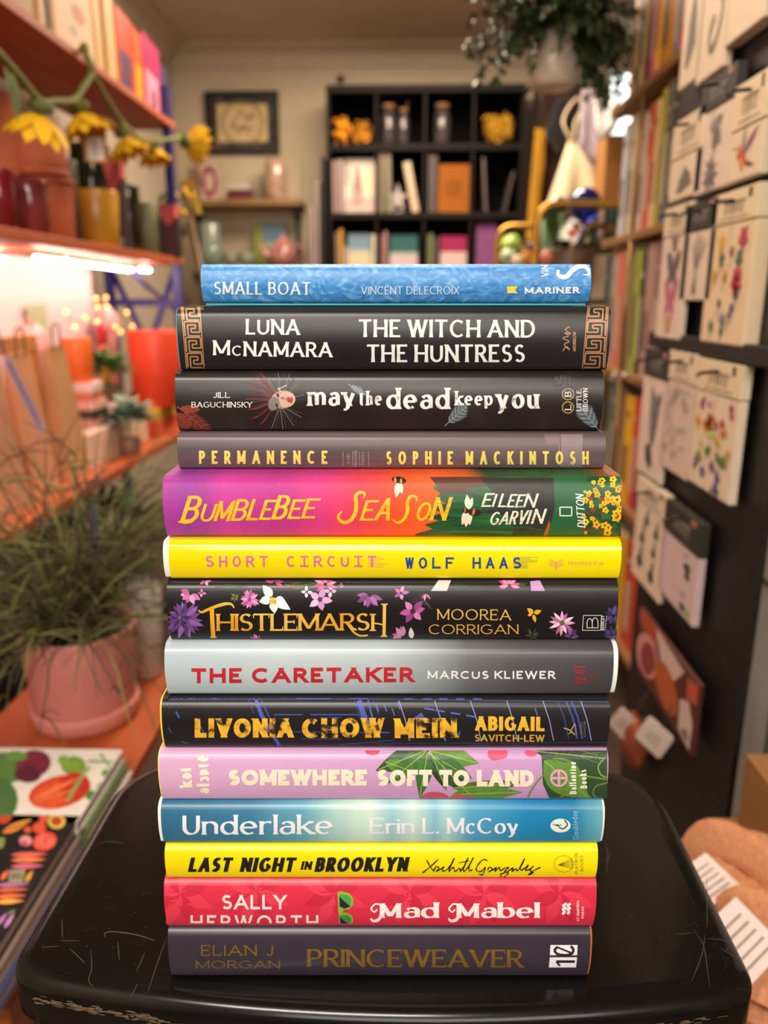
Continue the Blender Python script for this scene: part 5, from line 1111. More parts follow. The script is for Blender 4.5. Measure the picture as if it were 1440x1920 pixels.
# vegetable books in two piles
def veg_pile(n, z0, xr, yb, yf, labs, cols, tops):
    z = z0
    for k in range(n):
        hgt = .017 if k < n-1 else .0185; dx = [0, .004, -.003, .002][k % 4]; x1 = xr+.006*(n-1-k)
        t = thing('vegetable_book', labs[k], 'book', ((x1-.2+x1)/2, (yb+yf)/2, z), 0, 'vegetable books piled on the low bench'); w = .10; d_ = (yb-yf)/2
        m = MB().box(-w, w, -d_, d_, 0, .002).box(-w, w, -d_, d_, hgt-.002, hgt).box(-w, w, -d_, -d_+.002, .002, hgt-.002)
        cv = m.build('cover', cols[k], t); MB().box(-w+.003, w-.003, -d_+.0022, d_-.004, .0021, hgt-.0021).build('page_block', M('#c7aea2', .8, scale=300), t)
        z += hgt+.0003
    return t, z-.0003
k1 = P(231, 1406, Z=.448); k2 = P(150, 1527, Z=.4502)
tA, zA = veg_pile(3, ZP+.0002, k1.x, k1.y, k1.y-.17, ['vegetable picture book at the bottom of the white pile on the low bench', 'middle vegetable book in the white pile on the low bench', 'white book with red pumpkin cover, top of its pile on the low bench'], [M('#c9c0b8', .4), M('#5d7a4a', .4), M('#d8d4cd', .5)], None)
def top_art(t, z, items, name='cover_art'):
    m = MB(); mats = []; off = t.location
    for k, (poly, col) in enumerate(items):
        mt = M(col, .4, var=.12, scale=90)
        if mt not in mats: mats.append(mt)
        q = [P(x, y, Z=z) for x, y in poly]; m.mat(mats.index(mt)).flat([(p.x, p.y) for p in q], lambda a, b, s_: (a, b, s_), z+.0001+.00003*min(k, 30))
    m.build(name, mats, t, off=off)
def keep(items, f): return [([f(x, y) for x, y in p], c) for p, c in items]
def edge(z, X1, Y1, Y0):
    def f(x, y):
        p = P(x, y, Z=z); return (x, y) if p.x < X1 and Y0 < p.y < Y1 else _proj(min(p.x, X1), min(max(p.y, Y0), Y1), z)
    return f
def _proj(x, y, z):
    v = Vector((x, y, z))-CAM; d = v.dot(_f); return (720+FPX*v.dot(_r)/d, 960-FPX*v.dot(_u)/d)
it = [(ell(10, 1440, 40, 30, 14), '#4c7a38'), (ell(0, 1500, 34, 40, 14), '#3d6a35'), (ell(62, 1432, 34, 26, 14, rot=-10), '#6f2438'), (ell(52, 1452, 26, 16, 12), '#52182c'),
      (ell(138, 1436, 24, 18, 14), '#6f9a3a'), (ell(120, 1426, 12, 10, 10), '#7aa545'), (ell(112, 1485, 60, 30, 18, rot=-14), '#c23a20'), (ell(98, 1490, 40, 24, 14, rot=-20), '#d4522a'), (ell(140, 1474, 30, 26, 14, rot=-14), '#b22f1c'),
      (petal(60, 1500, 100, 10, -25), '#e0704a'), (petal(62, 1506, 96, 8, -18), '#d96a3c'), (stroke_poly([(126, 1502), (150, 1462), (168, 1440)], 7)[0], '#7f9a5c'), (stroke_poly([(150, 1462), (168, 1438)], 6)[0], '#8aa568'),
      ([(165, 1425), (215, 1428), (216, 1431), (165, 1430)], '#6f9a50'), ([(190, 1412), (210, 1440), (206, 1442), (187, 1414)], '#4f8a3c'), (ell(200, 1450, 10, 8, 10), '#5f9445'), (ell(172, 1492, 12, 10, 10), '#4f7a38'), (ell(30, 1418, 22, 10, 10), '#5c8c40'), (ell(190, 1478, 9, 12, 10), '#86a860')]
top_art(tA, zA, keep(it, edge(zA, k1.x-.001, k1.y-.001, k1.y-.168)))
tB, zB = veg_pile(3, ZP+.0002, k2.x, k2.y-.0005, k2.y-.25, ['book with pinkish page edges at the bottom of the black pile on the low bench', 'middle book of the black pile on the low bench', 'black book with rows of peppers and tomatoes, on the low bench'], [M('#31406a', .4), M('#7d6a62', .4), M('#151314', .6, spec=.25)], None)
it = []
def pep(x0, y0, x1, y1, w, c): it.append((petal(x0, y0, math.hypot(x1-x0, y1-y0), w, math.degrees(math.atan2(y1-y0, x1-x0)), 8), c))
pep(4, 1562, 60, 1536, 14, '#d8a23a'); pep(6, 1560, 56, 1540, 7, '#c2552a'); pep(-5, 1540, 24, 1532, 16, '#b8402a')
for x, y, r, c in ((106, 1540, 17, '#c9b04a'), (106, 1540, 10, '#b23a24'), (74, 1552, 13, '#cf4a2e'), (82, 1536, 9, '#d0503a'), (52, 1556, 7, '#d65a30'), (48, 1577, 12, '#d98a96'), (46, 1582, 6, '#a83a5a')): it.append((ell(x, y, r, r*.85, 14), c))
it.append((ell(84, 1578, 23, 17, 18, rot=-20), '#d4472c'))
for k in range(10): t_ = R(36*k); it.append((stroke_poly([(84+6*math.cos(t_), 1577+4*math.sin(t_)), (84+19*math.cos(t_), 1578+14*math.sin(t_))], 1.6)[0], '#e0938a'))
for y0, c in ((1602, '#d05a5c'), (1612, '#dc7a3a'), (1624, '#c9607e')): pep(20, y0+2, 92-(y0-1600)*.4, y0, 10, c)
for y0, c, s in ((1658, '#9a6a94', 0), (1668, '#c9553c', 0), (1680, '#dc6a2c', 0), (1690, '#e0a03a', 0)): pep(-10, y0+3, 58-(y0-1658)*.35, y0, 9, c)
pep(2, 1652, 16, 1632, 9, '#d9662e'); pep(48, 1656, 62, 1632, 9, '#d9942e'); it.append(([(18, 1633), (48, 1632), (43, 1655), (16, 1654)], '#9a9a78'))
for k in range(4): it.append(([(22+k*6, 1637), (25+k*6, 1637), (23+k*6, 1651), (20+k*6, 1651)], '#5a5c48'))
pep(8, 1742, 28, 1712, 8, '#b07ab8'); pep(-6, 1738, 14, 1712, 8, '#a86ab0'); pep(14, 1716, 30, 1706, 4, '#6f8a4a'); pep(-12, 1590, 10, 1572, 22, '#6f8a3a')
top_art(tB, zB, keep(it, edge(zB, k2.x-.001, k2.y-.001, k2.y-.248)))
# dark undergrowth of potted plants on the bottom shelf behind
for i, (xx, yy, R0, sd, lab) in enumerate(((-.93, 1.75, .20, 5, 'leafy green plant under the orange table, behind the salmon pot'), (-.90, 2.25, .19, 6, 'bright leafed plant in the shadow under the far end of the orange table'))):
    bushy('potted_plant', lab, xx, yy, .1252, R0, 150, .11, .022, ['#3b5a22', '#4c6b26', '#2c4420'], '#2a2624', .12, .08, .5, sd)

# ================================================================== right: black pegboard with card packs
XP = .47
def peg_mat():
    m = bpy.data.materials.new('black_pegboard'); m.use_nodes = True; nt = m.node_tree; b = nt.nodes['Principled BSDF']; N = nt.nodes.new; L = nt.links.new
    tc = N('ShaderNodeTexCoord'); mp = N('ShaderNodeMapping'); mp.inputs['Scale'].default_value = (0, 40, 40); L(tc.outputs['Object'], mp.inputs[0])
    fr = N('ShaderNodeVectorMath'); fr.operation = 'FRACTION'; L(mp.outputs[0], fr.inputs[0])
    sb = N('ShaderNodeVectorMath'); sb.operation = 'SUBTRACT'; L(fr.outputs[0], sb.inputs[0]); sb.inputs[1].default_value = (0, .5, .5)
    ln = N('ShaderNodeVectorMath'); ln.operation = 'LENGTH'; L(sb.outputs[0], ln.inputs[0])
    rp = N('ShaderNodeValToRGB'); L(ln.outputs['Value'], rp.inputs['Fac']); rp.color_ramp.elements[0].position = .16; rp.color_ramp.elements[1].position = .2
    rp.color_ramp.elements[0].color = lin('#020202'); rp.color_ramp.elements[1].color = lin('#131110')
    L(rp.outputs['Color'], b.inputs['Base Color']); b.inputs['Roughness'].default_value = .5; return m
peg = thing('pegboard_stand', 'black pegboard stand hung with card packs at the end of the right bookcase', 'stand', (XP+.015, 1.28, 0)); off = peg.location
black = M('#110f0f', .45)
MB().box(XP, XP+.008, .995, 1.50, .05, 2.25).build('pegboard', peg_mat(), peg, off=off)
for y in (1.12, 1.44): MB().box(XP+.0082, XP+.038, y, y+.03, 0, 2.25, .002).build('post', black, peg, off=off)
zr = P(1330, 650, X=XP).z
MB().box(XP-.022, XP-.0002, .986, 1.499, zr-.012, zr+.014, .002).build('rail', black, peg, off=off)
MB().box(XP-.03, XP+.06, .95, 1.58, .0, .0499).build('foot', black, peg, off=off) if 0 else None
hooks = []
CREAM = '#d9c7ae'; PALE = '#d6c3b4'
GREY = ['#6a625c', '#8a8078', '#4b4643']
def pack(label, x0, x1, yt, yh, yb, th, head, card, art, Xf=.447, hook=True, hd=None):
    """hanging pack of printed sheets: left/right pixel columns, top, header foot and bottom rows at its left edge"""
    ym = (max(yt, 0)+yb)/2; y1, y0 = P(x0, ym, X=Xf).y, P(x1, ym, X=Xf).y; zt, zh, zb = (P(x0, v, X=Xf).z for v in (yt, yh, yb))
    yc = (y0+y1)/2; t = thing('card_pack', label, 'card pack', (Xf, yc, zb), 0, 'card packs hanging on the black pegboard'); hw = (y1-y0)/2; H = zh-zb; HT = zt-zb
    m = MB().box(0, th, -hw, hw, 0, H-.002, .001); mats = [M(card, .6, var=.03)]
    mi = {}
    rn = random.Random(len(label)*7+int(x0))
    # art coordinates: u 0..1 from the far (left) edge to the near (right) edge, v 0..1 upwards
    k = 0
    for poly, col in art(rn):
        if col not in mi: mi[col] = len(mats); mats.append(M(col, .6, var=.15, scale=120))
        m.mat(mi[col]).flat([(hw-2*hw*u, H*v) for u, v in poly], lambda a, b, q: (q, a, b), -.0003-.00004*min(k, 40)); k += 1
    m.mat(0)
    for j in range(int(th/.004)): m.box(.001+j*.004, .0025+j*.004, -hw-.0006, hw+.0006, -.001, H-.004)
    m.build('printed_sheets', mats, t)
    if HT > H+.004:
        m = MB().box(-.0012, th+.0008, -hw, hw, H, HT, .0006); hm = [M(head, .55, var=.03)]; inks = {}
        for poly, col in (hd or header_art(head))(rn):
            if col not in inks: inks[col] = len(hm); hm.append(M(col, .6))
            m.mat(inks[col]).flat([(hw-2*hw*u, H+(HT-H)*v) for u, v in poly], lambda a, b, q: (q, a, b), -.0016)
        m.build('header_card', hm, t)
        if hook: hooks.append((yc, zb+HT-.014, Xf))
def header_art(head):
    dark = lin(head)[0] < .1
    def f(rn):
        ink = '#8d857c' if dark else '#8a7a66'; out = []
        for j in range(6): u = .3+j*.075; out.append(([(u, .28), (u+.03, .28), (u+.03, .62), (u, .62)], ink))
        out.append(([(.28, .6), (.76, .6), (.76, .66), (.28, .66)], ink)); out.append(([(.2, .12), (.85, .12), (.85, .15), (.2, .15)], '#6f6456' if not dark else '#5a534d'))
        if not dark: out.append(([(.8, .66), (.87, .66), (.87, .94), (.8, .94)], '#3d352e'))
        else: out.append((ell(.82, .86, .08, .1, 8), '#a5745a'))
        return out
    return f
def sketch(kind, cols=GREY):
    def f(rn):
        o = []
        if kind == 'leaf':
            o.append(([(.5, .72), (.68, .5), (.74, .26), (.4, .12), (.26, .14), (.34, .46)], cols[0]))
            for k in range(5): o.append((stroke_poly([(.36+k*.03, .2+k*.06), (.7-k*.04, .26+k*.08)], .014)[0], cols[1]))
        elif kind == 'feather':
            for k in range(12): t = k/12; o.append((petal(.55+.1*t, .30+.5*t, .3, .06, 120+30*t), cols[k % 2])); o.append((petal(.55+.1*t, .3+.5*t, .22, .05, 50-20*t), cols[(k+1) % 3]))
            o += [(q, cols[2]) for q in stroke_poly([(.5, .06), (.56, .3), (.66, .86)], .016)]
            o.append((petal(.35, .3, .36, .2, -30), '#3d3936'))
        elif kind == 'chain':
            o += [(q, cols[0]) for q in stroke_poly(catmull([(.72, .98), (.55, .85), (.5, .7), (.62, .58), (.8, .45), (.7, .25), (.5, .18), (.42, .3), (.55, .42)], 5), .05)]
            o.append((petal(.4, .55, .14, .06, 60), '#b98d52'))
        elif kind == 'bird':
            o += [(petal(.42, .7, .34, .2, 30), cols[0]), (petal(.5, .72, .3, .2, -40), cols[1]), (ell(.5, .78, .14, .09, 10), cols[1]), (ell(.55, .62, .1, .14, 10), cols[0])]
            o += [(q, cols[0]) for q in stroke_poly([(.56, .52), (.5, .38), (.42, .3), (.34, .36)], .03)]
            for k in range(9): o.append((petal(.5, .18, .24, .07, 40*k), cols[k % 3]))
        elif kind == 'hummingbird':
            o += [(petal(.42, .5, .3, .12, -60), '#b8562a'), (ell(.36, .48, .1, .12, 12), '#c2502e'), (ell(.32, .62, .07, .06, 10), '#c98d3a'), (petal(.44, .44, .62, .16, 50), '#8a4f62'), (petal(.42, .5, .5, .08, 86), '#8d7f6e'), (petal(.5, .3, .34, .1, -20), '#7d4a3a'), (petal(.26, .62, .16, .03, 170), '#6a625c'), (petal(.4, .42, .3, .14, -75), '#d08a3a')]
        elif kind == 'butterfly':
            for cy, c, s in ((.9, cols[0], .10), (.64, '#5f5258', .2), (.36, '#b8617a', .2), (.12, '#c08a66', .12)):
                for sg in (1, -1): o += [(petal(.5, cy, s*1.7, s*.9, 90-sg*52), c), (petal(.5, cy, s*1.1, s*.7, 90-sg*118), c)]
        elif kind == 'stem':
            for k in range(9): o += [(q, cols[k % 3]) for q in stroke_poly([(.4+.02*k, .08), (.48, .4), (.3+.06*k, .92-.03*abs(k-4))], .012)]
        elif kind == 'bouquet':
            for u, v, r, c in ((.3, .84, .09, '#d0a53c'), (.34, .7, .07, '#4f5f4a'), (.56, .76, .05, '#8a4f4a'), (.78, .86, .1, '#b03a54'), (.74, .7, .08, '#4f6a5a'), (.22, .58, .06, '#c79b35'), (.46, .57, .06, '#c98a2e'), (.74, .52, .12, '#c23c4c'), (.76, .42, .06, '#7a6a52'), (.4, .34, .04, '#6b4a34'), (.7, .3, .05, '#7d6a9a'), (.52, .2, .07, '#8d8fae'), (.26, .14, .06, '#7d8460'), (.52, .1, .04, '#4d5a48'), (.66, .24, .03, '#46564a')):
                o += [(petal(u, v, r*1.1, r*.8, a, 6), c) for a in range(int(u*70), 360, 72)]; o += [(q, '#5a6a4e') for q in stroke_poly([(u, v), (u-.02, v-.13)], .012)]
        elif kind == 'rainbow':
            cc = ['#9a3450', '#8f3a6a', '#b0443a', '#c25a2c', '#d98a2a', '#cfb437', '#7d9a3a', '#5a6a50', '#7f4f86', '#5f4a90', '#4a3f78']
            for j in range(40):
                u, v = rn.uniform(.1, .9), rn.uniform(.04, .94); c = cc[min(10, int((1-v)*11+rn.uniform(-.6, .6)) % 11)]; r = rn.uniform(.03, .06)
                o += [(petal(u, v, r*1.2, r, a, 5), c) for a in range(0, 360, 90)]
            o.append((ell(.47, .6, .1, .05, 10), '#c3cf6a'))
        elif kind == 'silhouettes':
            for u, v, s in ((.4, .8, .1), (.75, .74, .1), (.3, .55, .11), (.72, .5, .09), (.28, .25, .13), (.7, .2, .12)): o += [(ell(u, v, s*.8, s*.6, 10), '#2d2a28'), (petal(u, v, s*2, s*.6, 80), '#2d2a28')]
        elif kind == 'cats':
            o += [(ell(.74, .72, .1, .07, 10), '#3a3e36'), (ell(.76, .6, .08, .05, 10), '#2a2c28'), (ell(.68, .88, .07, .03, 8), '#9a8f98'), (ell(.7, .3, .08, .04, 8), '#9a8f98'), (ell(.72, .12, .09, .06, 10), '#3a3e36'), (ell(.86, .10, .08, .05, 10), '#7fae3a')]
        elif kind == 'scrolls':
            for j in range(26): u, v = rn.uniform(.15, .85), rn.uniform(.06, .94); o += [(q, cols[1] if j % 2 else '#a5968c') for q in stroke_poly([(u+.09*math.cos(a*.7), v+.035*math.sin(a*.7)) for a in range(7)], .014)]
        return o
    return f
pack('tall pale card with a grey feather sketch, top row left on the pegboard', 1279, 1313, -70, -70, 165, .008, CREAM, CREAM, sketch('leaf'), hook=False)
pack('tall pale card with a chain and pendant sketch, top row middle on the pegboard', 1311, 1360, -80, -80, 155, .012, CREAM, CREAM, sketch('chain'), hook=False)
pack('thick stack of blank looking cream cards, top right of the pegboard', 1362, 1432, -110, -110, 86, .022, CREAM, CREAM, lambda rn: [], hook=False)
pack('cream headed card pack with a grey faceted leaf, second row', 1259, 1315, 238, 303, 378, .010, CREAM, CREAM, sketch('leaf'))
pack('black headed card pack with a grey bird and flower drawing, second row', 1309, 1370, 168, 222, 365, .012, '#2b2628', PALE, sketch('bird'))
pack('cream headed card pack with a colourful hummingbird, second row right', 1371, 1432, 172, 250, 342, .012, '#dccaa8', CREAM, sketch('hummingbird'))
pack('narrow cream headed card pack with mauve and pink butterflies', 1238, 1286, 397, 448, 632, .008, CREAM, PALE, sketch('butterfly'))
pack('black headed card pack with faint pencil stems, third row middle', 1281, 1338, 390, 438, 562, .014, '#2b2628', PALE, sketch('stem'))
pack('large thick cream pack printed with red and yellow wildflowers, third row right', 1326, 1408, 374, 428, 640, .022, '#dccaa8', '#dcc6a4', sketch('bouquet'))
pack('black headed card pack with grey feathers, fourth row left', 1202, 1249, 650, 699, 884, .008, '#2b2628', PALE, sketch('feather'))
pack('cream headed card pack with pale scrollwork, fourth row middle', 1247, 1299, 654, 706, 876, .010, CREAM, '#cdb8a8', sketch('scrolls'))
pack('cream headed pack printed with a rainbow of tiny flowers, fourth row right', 1300, 1384, 668, 724, 905, .012, '#dccaa8', CREAM, sketch('rainbow'))
pack('cream headed card pack with small black silhouettes, fifth row left', 1191, 1248, 884, 928, 1080, .010, CREAM, CREAM, sketch('silhouettes'))
pack('dark green headed lilac pack with little cats, fifth row right', 1242, 1314, 926, 986, 1112, .012, '#2c2d22', '#cdb4b6', sketch('cats'))
def pouch_art(rn):
    return [([(0, 1), (.5, 1), (.3, .62), (0, .8)], '#a8492a'), ([(.32, 1), (.8, .9), (.62, .5), (.55, .3)], '#cdb6b0'), (ell(.2, .42, .2, .34, 14, rot=-10), '#c98f8c'), (ell(.22, .40, .13, .27, 14, rot=-10), '#8a3a3f'), (ell(.56, .38, .2, .3, 14, rot=14), '#b05a2c'), ([(.78, .5), (.8, .1), (.97, .04), (.98, .4), (.9, .62)], '#cdb6b0'), ([(.85, .9), (1, .95), (1, .7), (.86, .62)], '#b8543a'), (ell(.9, .16, .05, .06, 10), '#5f5654')]
pack('orange and pink photo printed pouch low on the pegboard', 1196, 1322, 1126, 1130, 1258, .008, '#33231f', '#57281c', pouch_art)
for k, (lab, x0, x1, yt, yb) in enumerate((('white square swing tag low on the pegboard, left of its twin', 1146, 1200, 1330, 1396), ('white square swing tag with grey print, lowest on the pegboard', 1196, 1262, 1344, 1428))):
    Xt = .425; ya, yb_ = P(x0, (yt+yb)/2, X=Xt).y, P(x1, (yt+yb)/2, X=Xt).y; zt, zb = P((x0+x1)/2, yt, X=Xt).z, P((x0+x1)/2, yb, X=Xt).z
    t = thing('swing_tag', lab, 'tag', (Xt, (ya+yb_)/2, (zt+zb)/2), 0, None, (R(24 if k else 30), 0, R(42)))
    hw = .027; m = MB().prism(rrect(-hw, hw, -hw*1.0, hw*1.0, .006), -.002, .002, 'X'); m.mat(1)
    for j in range(3): m.box(-.0026, -.002, -hw*.5, hw*.5, -hw*.4+j*hw*.3, -hw*.32+j*hw*.3)
    m.build('tag_card', [M('#d3c4b8', .6), M('#8a7f78', .6)], t); MB().tube([(0, 0, hw), (.012, .01, hw+.05), (.046, .02, hw+.07)], .0012, 5).build('string', M('#3a302c', .7), t)
zc = P(1180, 1400, X=.43)
t = thing('knit_pouch', 'rust orange soft pouch hanging behind the white swing tags', 'pouch', (.445, zc.y+.02, zc.z-.05)); MB().sphere((0, 0, .05), .06, 16, 12, (.35, 1, .9), .25, 3).build('pouch_body', M('#96492a', .8), t); MB().tube([(0, 0, .10), (.01, 0, .14), (.024, 0, .15)], .002, 6).build('loop', M('#5a2e1c', .8), t)
for y, z, xf in hooks:
    MB().tube([(XP, y, z), (xf-.006, y, z), (xf-.026, y, z-.002), (xf-.032, y, z-.006)], .0026, 8).build('hook', M('#15120f', .35, .3), peg, off=off)

# ================================================================== right bookcase behind the pegboard
XB = .56
bc = thing('bookcase', 'right hand bookcase with brown boards and brass coloured board ends', 'bookcase', (.69, 1.95, 0)); off = bc.location
BZ = [.22, .580, .915, 1.262, 1.602, 1.96]; wd2 = wood('walnut_board', '#7d5832', '#936a3e', 3, .45, 'Y')
for z in BZ:
    m = MB().box(XB, .82, 1.565, 2.375, z-.019, z, .002); m.mat(1).box(XB-.002, XB+.03, 2.3751, 2.385, z-.022, z+.002).box(XB-.003, XB-.0002, 2.33, 2.385, z-.022, z+.002)
    m.build('shelf', [wd2, M('#b99349', .35, .5)], bc, off=off)
MB().box(.822, .836, 1.565, 2.375, 0, 2.1).build('back_panel', M('#2a211c', .7), bc, off=off)
for y in (1.569, 2.10):
    for za, zb in zip([0]+BZ, [z-.0195 for z in BZ]): MB().tube([(XB+.005, y, za), (XB+.005, y, zb)], .005, 8).build('post', M('#9a7a42', .35, .6), bc, off=off)
def row(zi, ymid, bounds, heights, dep, group, labs, dx=0.):
    z = BZ[zi]
    for (x0, col), (x1, _), hpx, lab in zip(bounds[:-1], bounds[1:], heights, labs):
        X = XB+.016+dx; y1, y0 = P(x0, ymid, X=X).y, P(x1, ymid, X=X).y; yc = (y0+y1)/2; H = (P((x0+x1)/2, hpx, X=X).z-z) if hpx > -50 else .31
        shelf_book(lab, max(.006, (y1-y0)-.0012), H, dep, (X, yc, z+.0003), R(-90), col, group=group, band=('#b9ac98' if lin(col)[1] < .2 else '#6a5c4c', [(.12+.02*(int(x0) % 5), .5+.03*(int(x0) % 7)), (.80, .80+.02*(int(x0) % 4))]))
row(4, 60, [(1186, '#d39428'), (1194, '#55554c'), (1203, '#cfc590'), (1211, '#d2c6b6'), (1217, '#775689'), (1222, '#cb5c76'), (1229, '#dcae36'), (1237, '#c88812'), (1260, '#857880'), (1273, '#cf5f69'), (1290, '')], [-99]*10, .2, 'books on the top board of the right bookcase',
    ['amber book at the far end of the top board', 'charcoal book second on the top board', 'pale straw coloured book on the top board', 'cream thin book beside the purple one on the top board', 'thin purple book on the top board', 'rose pink thin book on the top board', 'light gold book beside the thick mustard one on the top board', 'thick mustard yellow book on the top board', 'mauve grey book right of the thick mustard one', 'coral book behind the feather card on the top board'])
row(3, 330, [(1163, '#c3c8d2'), (1173, '#8f9095'), (1179, '#cdbf95'), (1186, '#bfa999'), (1197, '#d2b9ab'), (1207, '#c4523a'), (1219, '#d8ba88'), (1228, '#a5a036'), (1237, '#63655a'), (1249, '#45433b'), (1263, '')], [240, 236, 238, 228, 222, 203, 196, 178, 164, 156], .2, 'books on the second board of the right bookcase',
    ['pale blue grey book at the far end of the second board', 'thin grey book second on the second board', 'thin straw book third on the second board', 'dusty pink book fourth on the second board', 'pale blush book left of the red orange one, second board', 'tall red orange book on the second board', 'cream tan book right of the red orange one', 'yellow green book on the second board', 'grey green book right of the yellow green one', 'dark olive book next to the pegboard, second board'])
row(2, 580, [(1129, '#21484a'), (1138, '#8b8c89'), (1145, '#b59d90'), (1152, '#d57155'), (1163, '#988062'), (1181, '#98ac44'), (1195, '#292824'), (1204, '#ac8882'), (1221, '#8a6762'), (1237, '')], [482, 480, 478, 472, 470, 470, 478, 458, 452], .2, 'books on the third board of the right bookcase',
    ['dark teal book at the far end of the third board', 'grey book second on the third board', 'thin beige pink book third on the third board', 'salmon orange book on the third board', 'thick taupe book on the third board', 'lime green book on the third board', 'black book right of the lime green one', 'dusty rose book right of the black one', 'deeper mauve book nearest the pegboard, third board'])
row(1, 850, [(1128, '#525d4c'), (1138, '#67766a'), (1147, '#c45c38'), (1156, '#776b5f'), (1163, '#dca816'), (1181, '#c33f36'), (1194, '#57233d'), (1207, '')], [712, 710, 708, 720, 738, 742, 750], .2, 'books on the fourth board of the right bookcase',
    ['dark green grey book at the far end of the fourth board', 'sage grey book second on the fourth board', 'orange red book on the fourth board', 'thin taupe book on the fourth board', 'bright golden yellow book on the fourth board', 'scarlet book right of the golden yellow one', 'dark plum book nearest the pegboard, fourth board'])
row(0, 1100, [(1140, '#d3ad18'), (1166, '#c4482a'), (1190, '#8f3428'), (1210, '')], [990, 1010, 1060], .2, 'books on the lowest board of the right bookcase', ['thick golden book on the lowest board', 'vermilion book beside the thick golden one, lowest board', 'dark brick red book on the lowest board'])
a = P(1201, 222, X=.60); solid('small_packet', 'small yellow and white packet lying across the book tops on the second board', 'packet', MB().box(-.03, .05, -.045, .045, 0, .018, .002).mat(1).box(-.0305, .0, -.0455, .0, .0005, .0175), [M('#dcc95a', .5), M('#d9d4d0', .5)], (a.x+.02, a.y, P(1203, 222, X=.574).z+.014), R(4))
for k, (x, y) in enumerate(((1153, 703), (1171, 705))):
    c = P(x, y, X=XB-.004); MB().sphere(c, .0085, 12, 8).build('knob', M('#b9b6b8', .25, .8), bc, off=off)

# white storage cabinet with paper stacks beyond the pegboard's near end
cab = thing('storage_cabinet', 'white storage cabinet seen past the near end of the pegboard', 'cabinet', (.87, 1.32, 0)); off = cab.location
MB().box(.66, .70, .99, 1.55, 0, 1.30, .003).box(.7, 1.05, 1.51, 1.55, 0, 1.30).box(.7, 1.05, .99, 1.03, 0, 1.30).box(.7, 1.05, 1.03, 1.51, 1.27, 1.30).build('cabinet_body', M('#e0d9d0', .55), cab, off=off)
MB().box(.655, .66, 1.0, 1.54, .60, .604).box(.655, .66, 1.27, 1.274, .02, 1.28).build('door_gap', M('#4c453f', .8), cab, off=off)
for k, (z, c0) in enumerate(((.30, '#c3b8ab'), (.46, '#b3a798'))): MB().tube([(.648, 1.24, .64+k*.02), (.648, 1.24, .74+k*.02)], .005, 8).build('handle', M('#8d8780', .3, .8), cab, off=off) if k == 0 else None
t = thing('paper_stack', 'stack of white folders standing against the white cabinet', 'papers', (.63, 1.12, .62)) if 0 else None

# ================================================================== apricot muslin bundles at lower right
ZB = .41
t = thing('low_table', 'low kraft brown display box behind the apricot cloths at the lower right', 'box', (.52, .90, 0)); off = t.location
MB().box(.415, .62, .60, .94, 0, ZB, .004).build('box_body', M('#7d5a34', .7), t, off=off)
kb = P(1425, 1535, Y=.86)
slab('kraft_box', 'brown kraft box behind the apricot cloth bundle at the right edge', 'box', .455, .60, .80, .93, ZB+.0003, P(1425, 1528, Y=.80).z, M('#8a6134', .65))
clothm = blotch_mat('apricot_gauze', [(.3, '#b27450'), (.7, '#c98c64')], 90, .9, 1.2, 3, (.4, 2, 2), bump=.5)
def bundle(label, px, py, Zc, L_, ang, rad, seed, tagp):
    c = P(px, py, Z=Zc); t = thing('muslin_cloth', label, 'cloth', (c.x, c.y, ZB+.0003), R(ang), 'folded apricot gauze cloths'); m = MB(); rn = random.Random(seed); H = Zc-ZB
    for k in range(4):
        z0 = .003+.021*k; vs = []; nx, ny = 26, 16; w2 = rad*1.08*(1-.05*k)
        for sg in (1, -1):
            for i in range(nx+1):
                for j in range(ny+1):
                    u, v = -1+2*i/nx, -1+2*j/ny; e = max(0, 1-abs(u)**6)**.3*max(0, 1-abs(v)**6)**.3
                    q = mnoise.noise(Vector((u*2+seed, v*5+k*3, sg)))*.004+.0022*math.sin(u*9+v*3+k+seed)
                    vs.append((u*L_/2*(1-.04*math.sin(k*2+v*2)), v*w2+.006*math.sin(u*4+k), z0+.0105+sg*.0105*e+q*e*(1 if sg > 0 else .3)))
        n1 = (nx+1)*(ny+1); fs = [(i*(ny+1)+j, (i+1)*(ny+1)+j, (i+1)*(ny+1)+j+1, i*(ny+1)+j+1) for i in range(nx) for j in range(ny)]
        m.add(vs, fs+[[n1+c for c in f][::-1] for f in fs], True)
    m.build('folded_gauze', clothm, t)
    m = MB(); m.tube(catmull([(-.03, -rad*1.1, .005), (-.03, -rad*1.22, .05), (-.02, -rad*.8, .096), (.0, 0, .106), (.01, rad*.8, .097), (.0, rad*1.2, .04)], 6), .022, 12, flat=.28); m.build('gauze_band', clothm, t)
    x, y, z, w, h, ry = tagp
    m = MB().box(-w, w, -h, h, -.0008, .0008); m.mat(1)
    for j in range(5): m.box(-w*.7, w*.7, -h*.7+j*h*.3, -h*.62+j*h*.3, .0008, .0011)
    m.build('paper_label', [M('#dacbc6', .6), M('#8f837c', .6)], t, (x, y, z), ry)
bundle('apricot gauze cloth bundle with a white label, beside the rear of the stool seat', 1392, 1618, ZB+.09, .15, 62, .048, 4, (-.062, .03, .100, .026, .022, (R(14), R(-8), R(-30))))
bundle('apricot gauze cloth bundle with a white printed label, nearest the right photo edge', 1450, 1790, ZB+.07, .15, 62, .045, 9, (-.045, .03, .108, .034, .028, (R(24), R(-8), R(-25))))

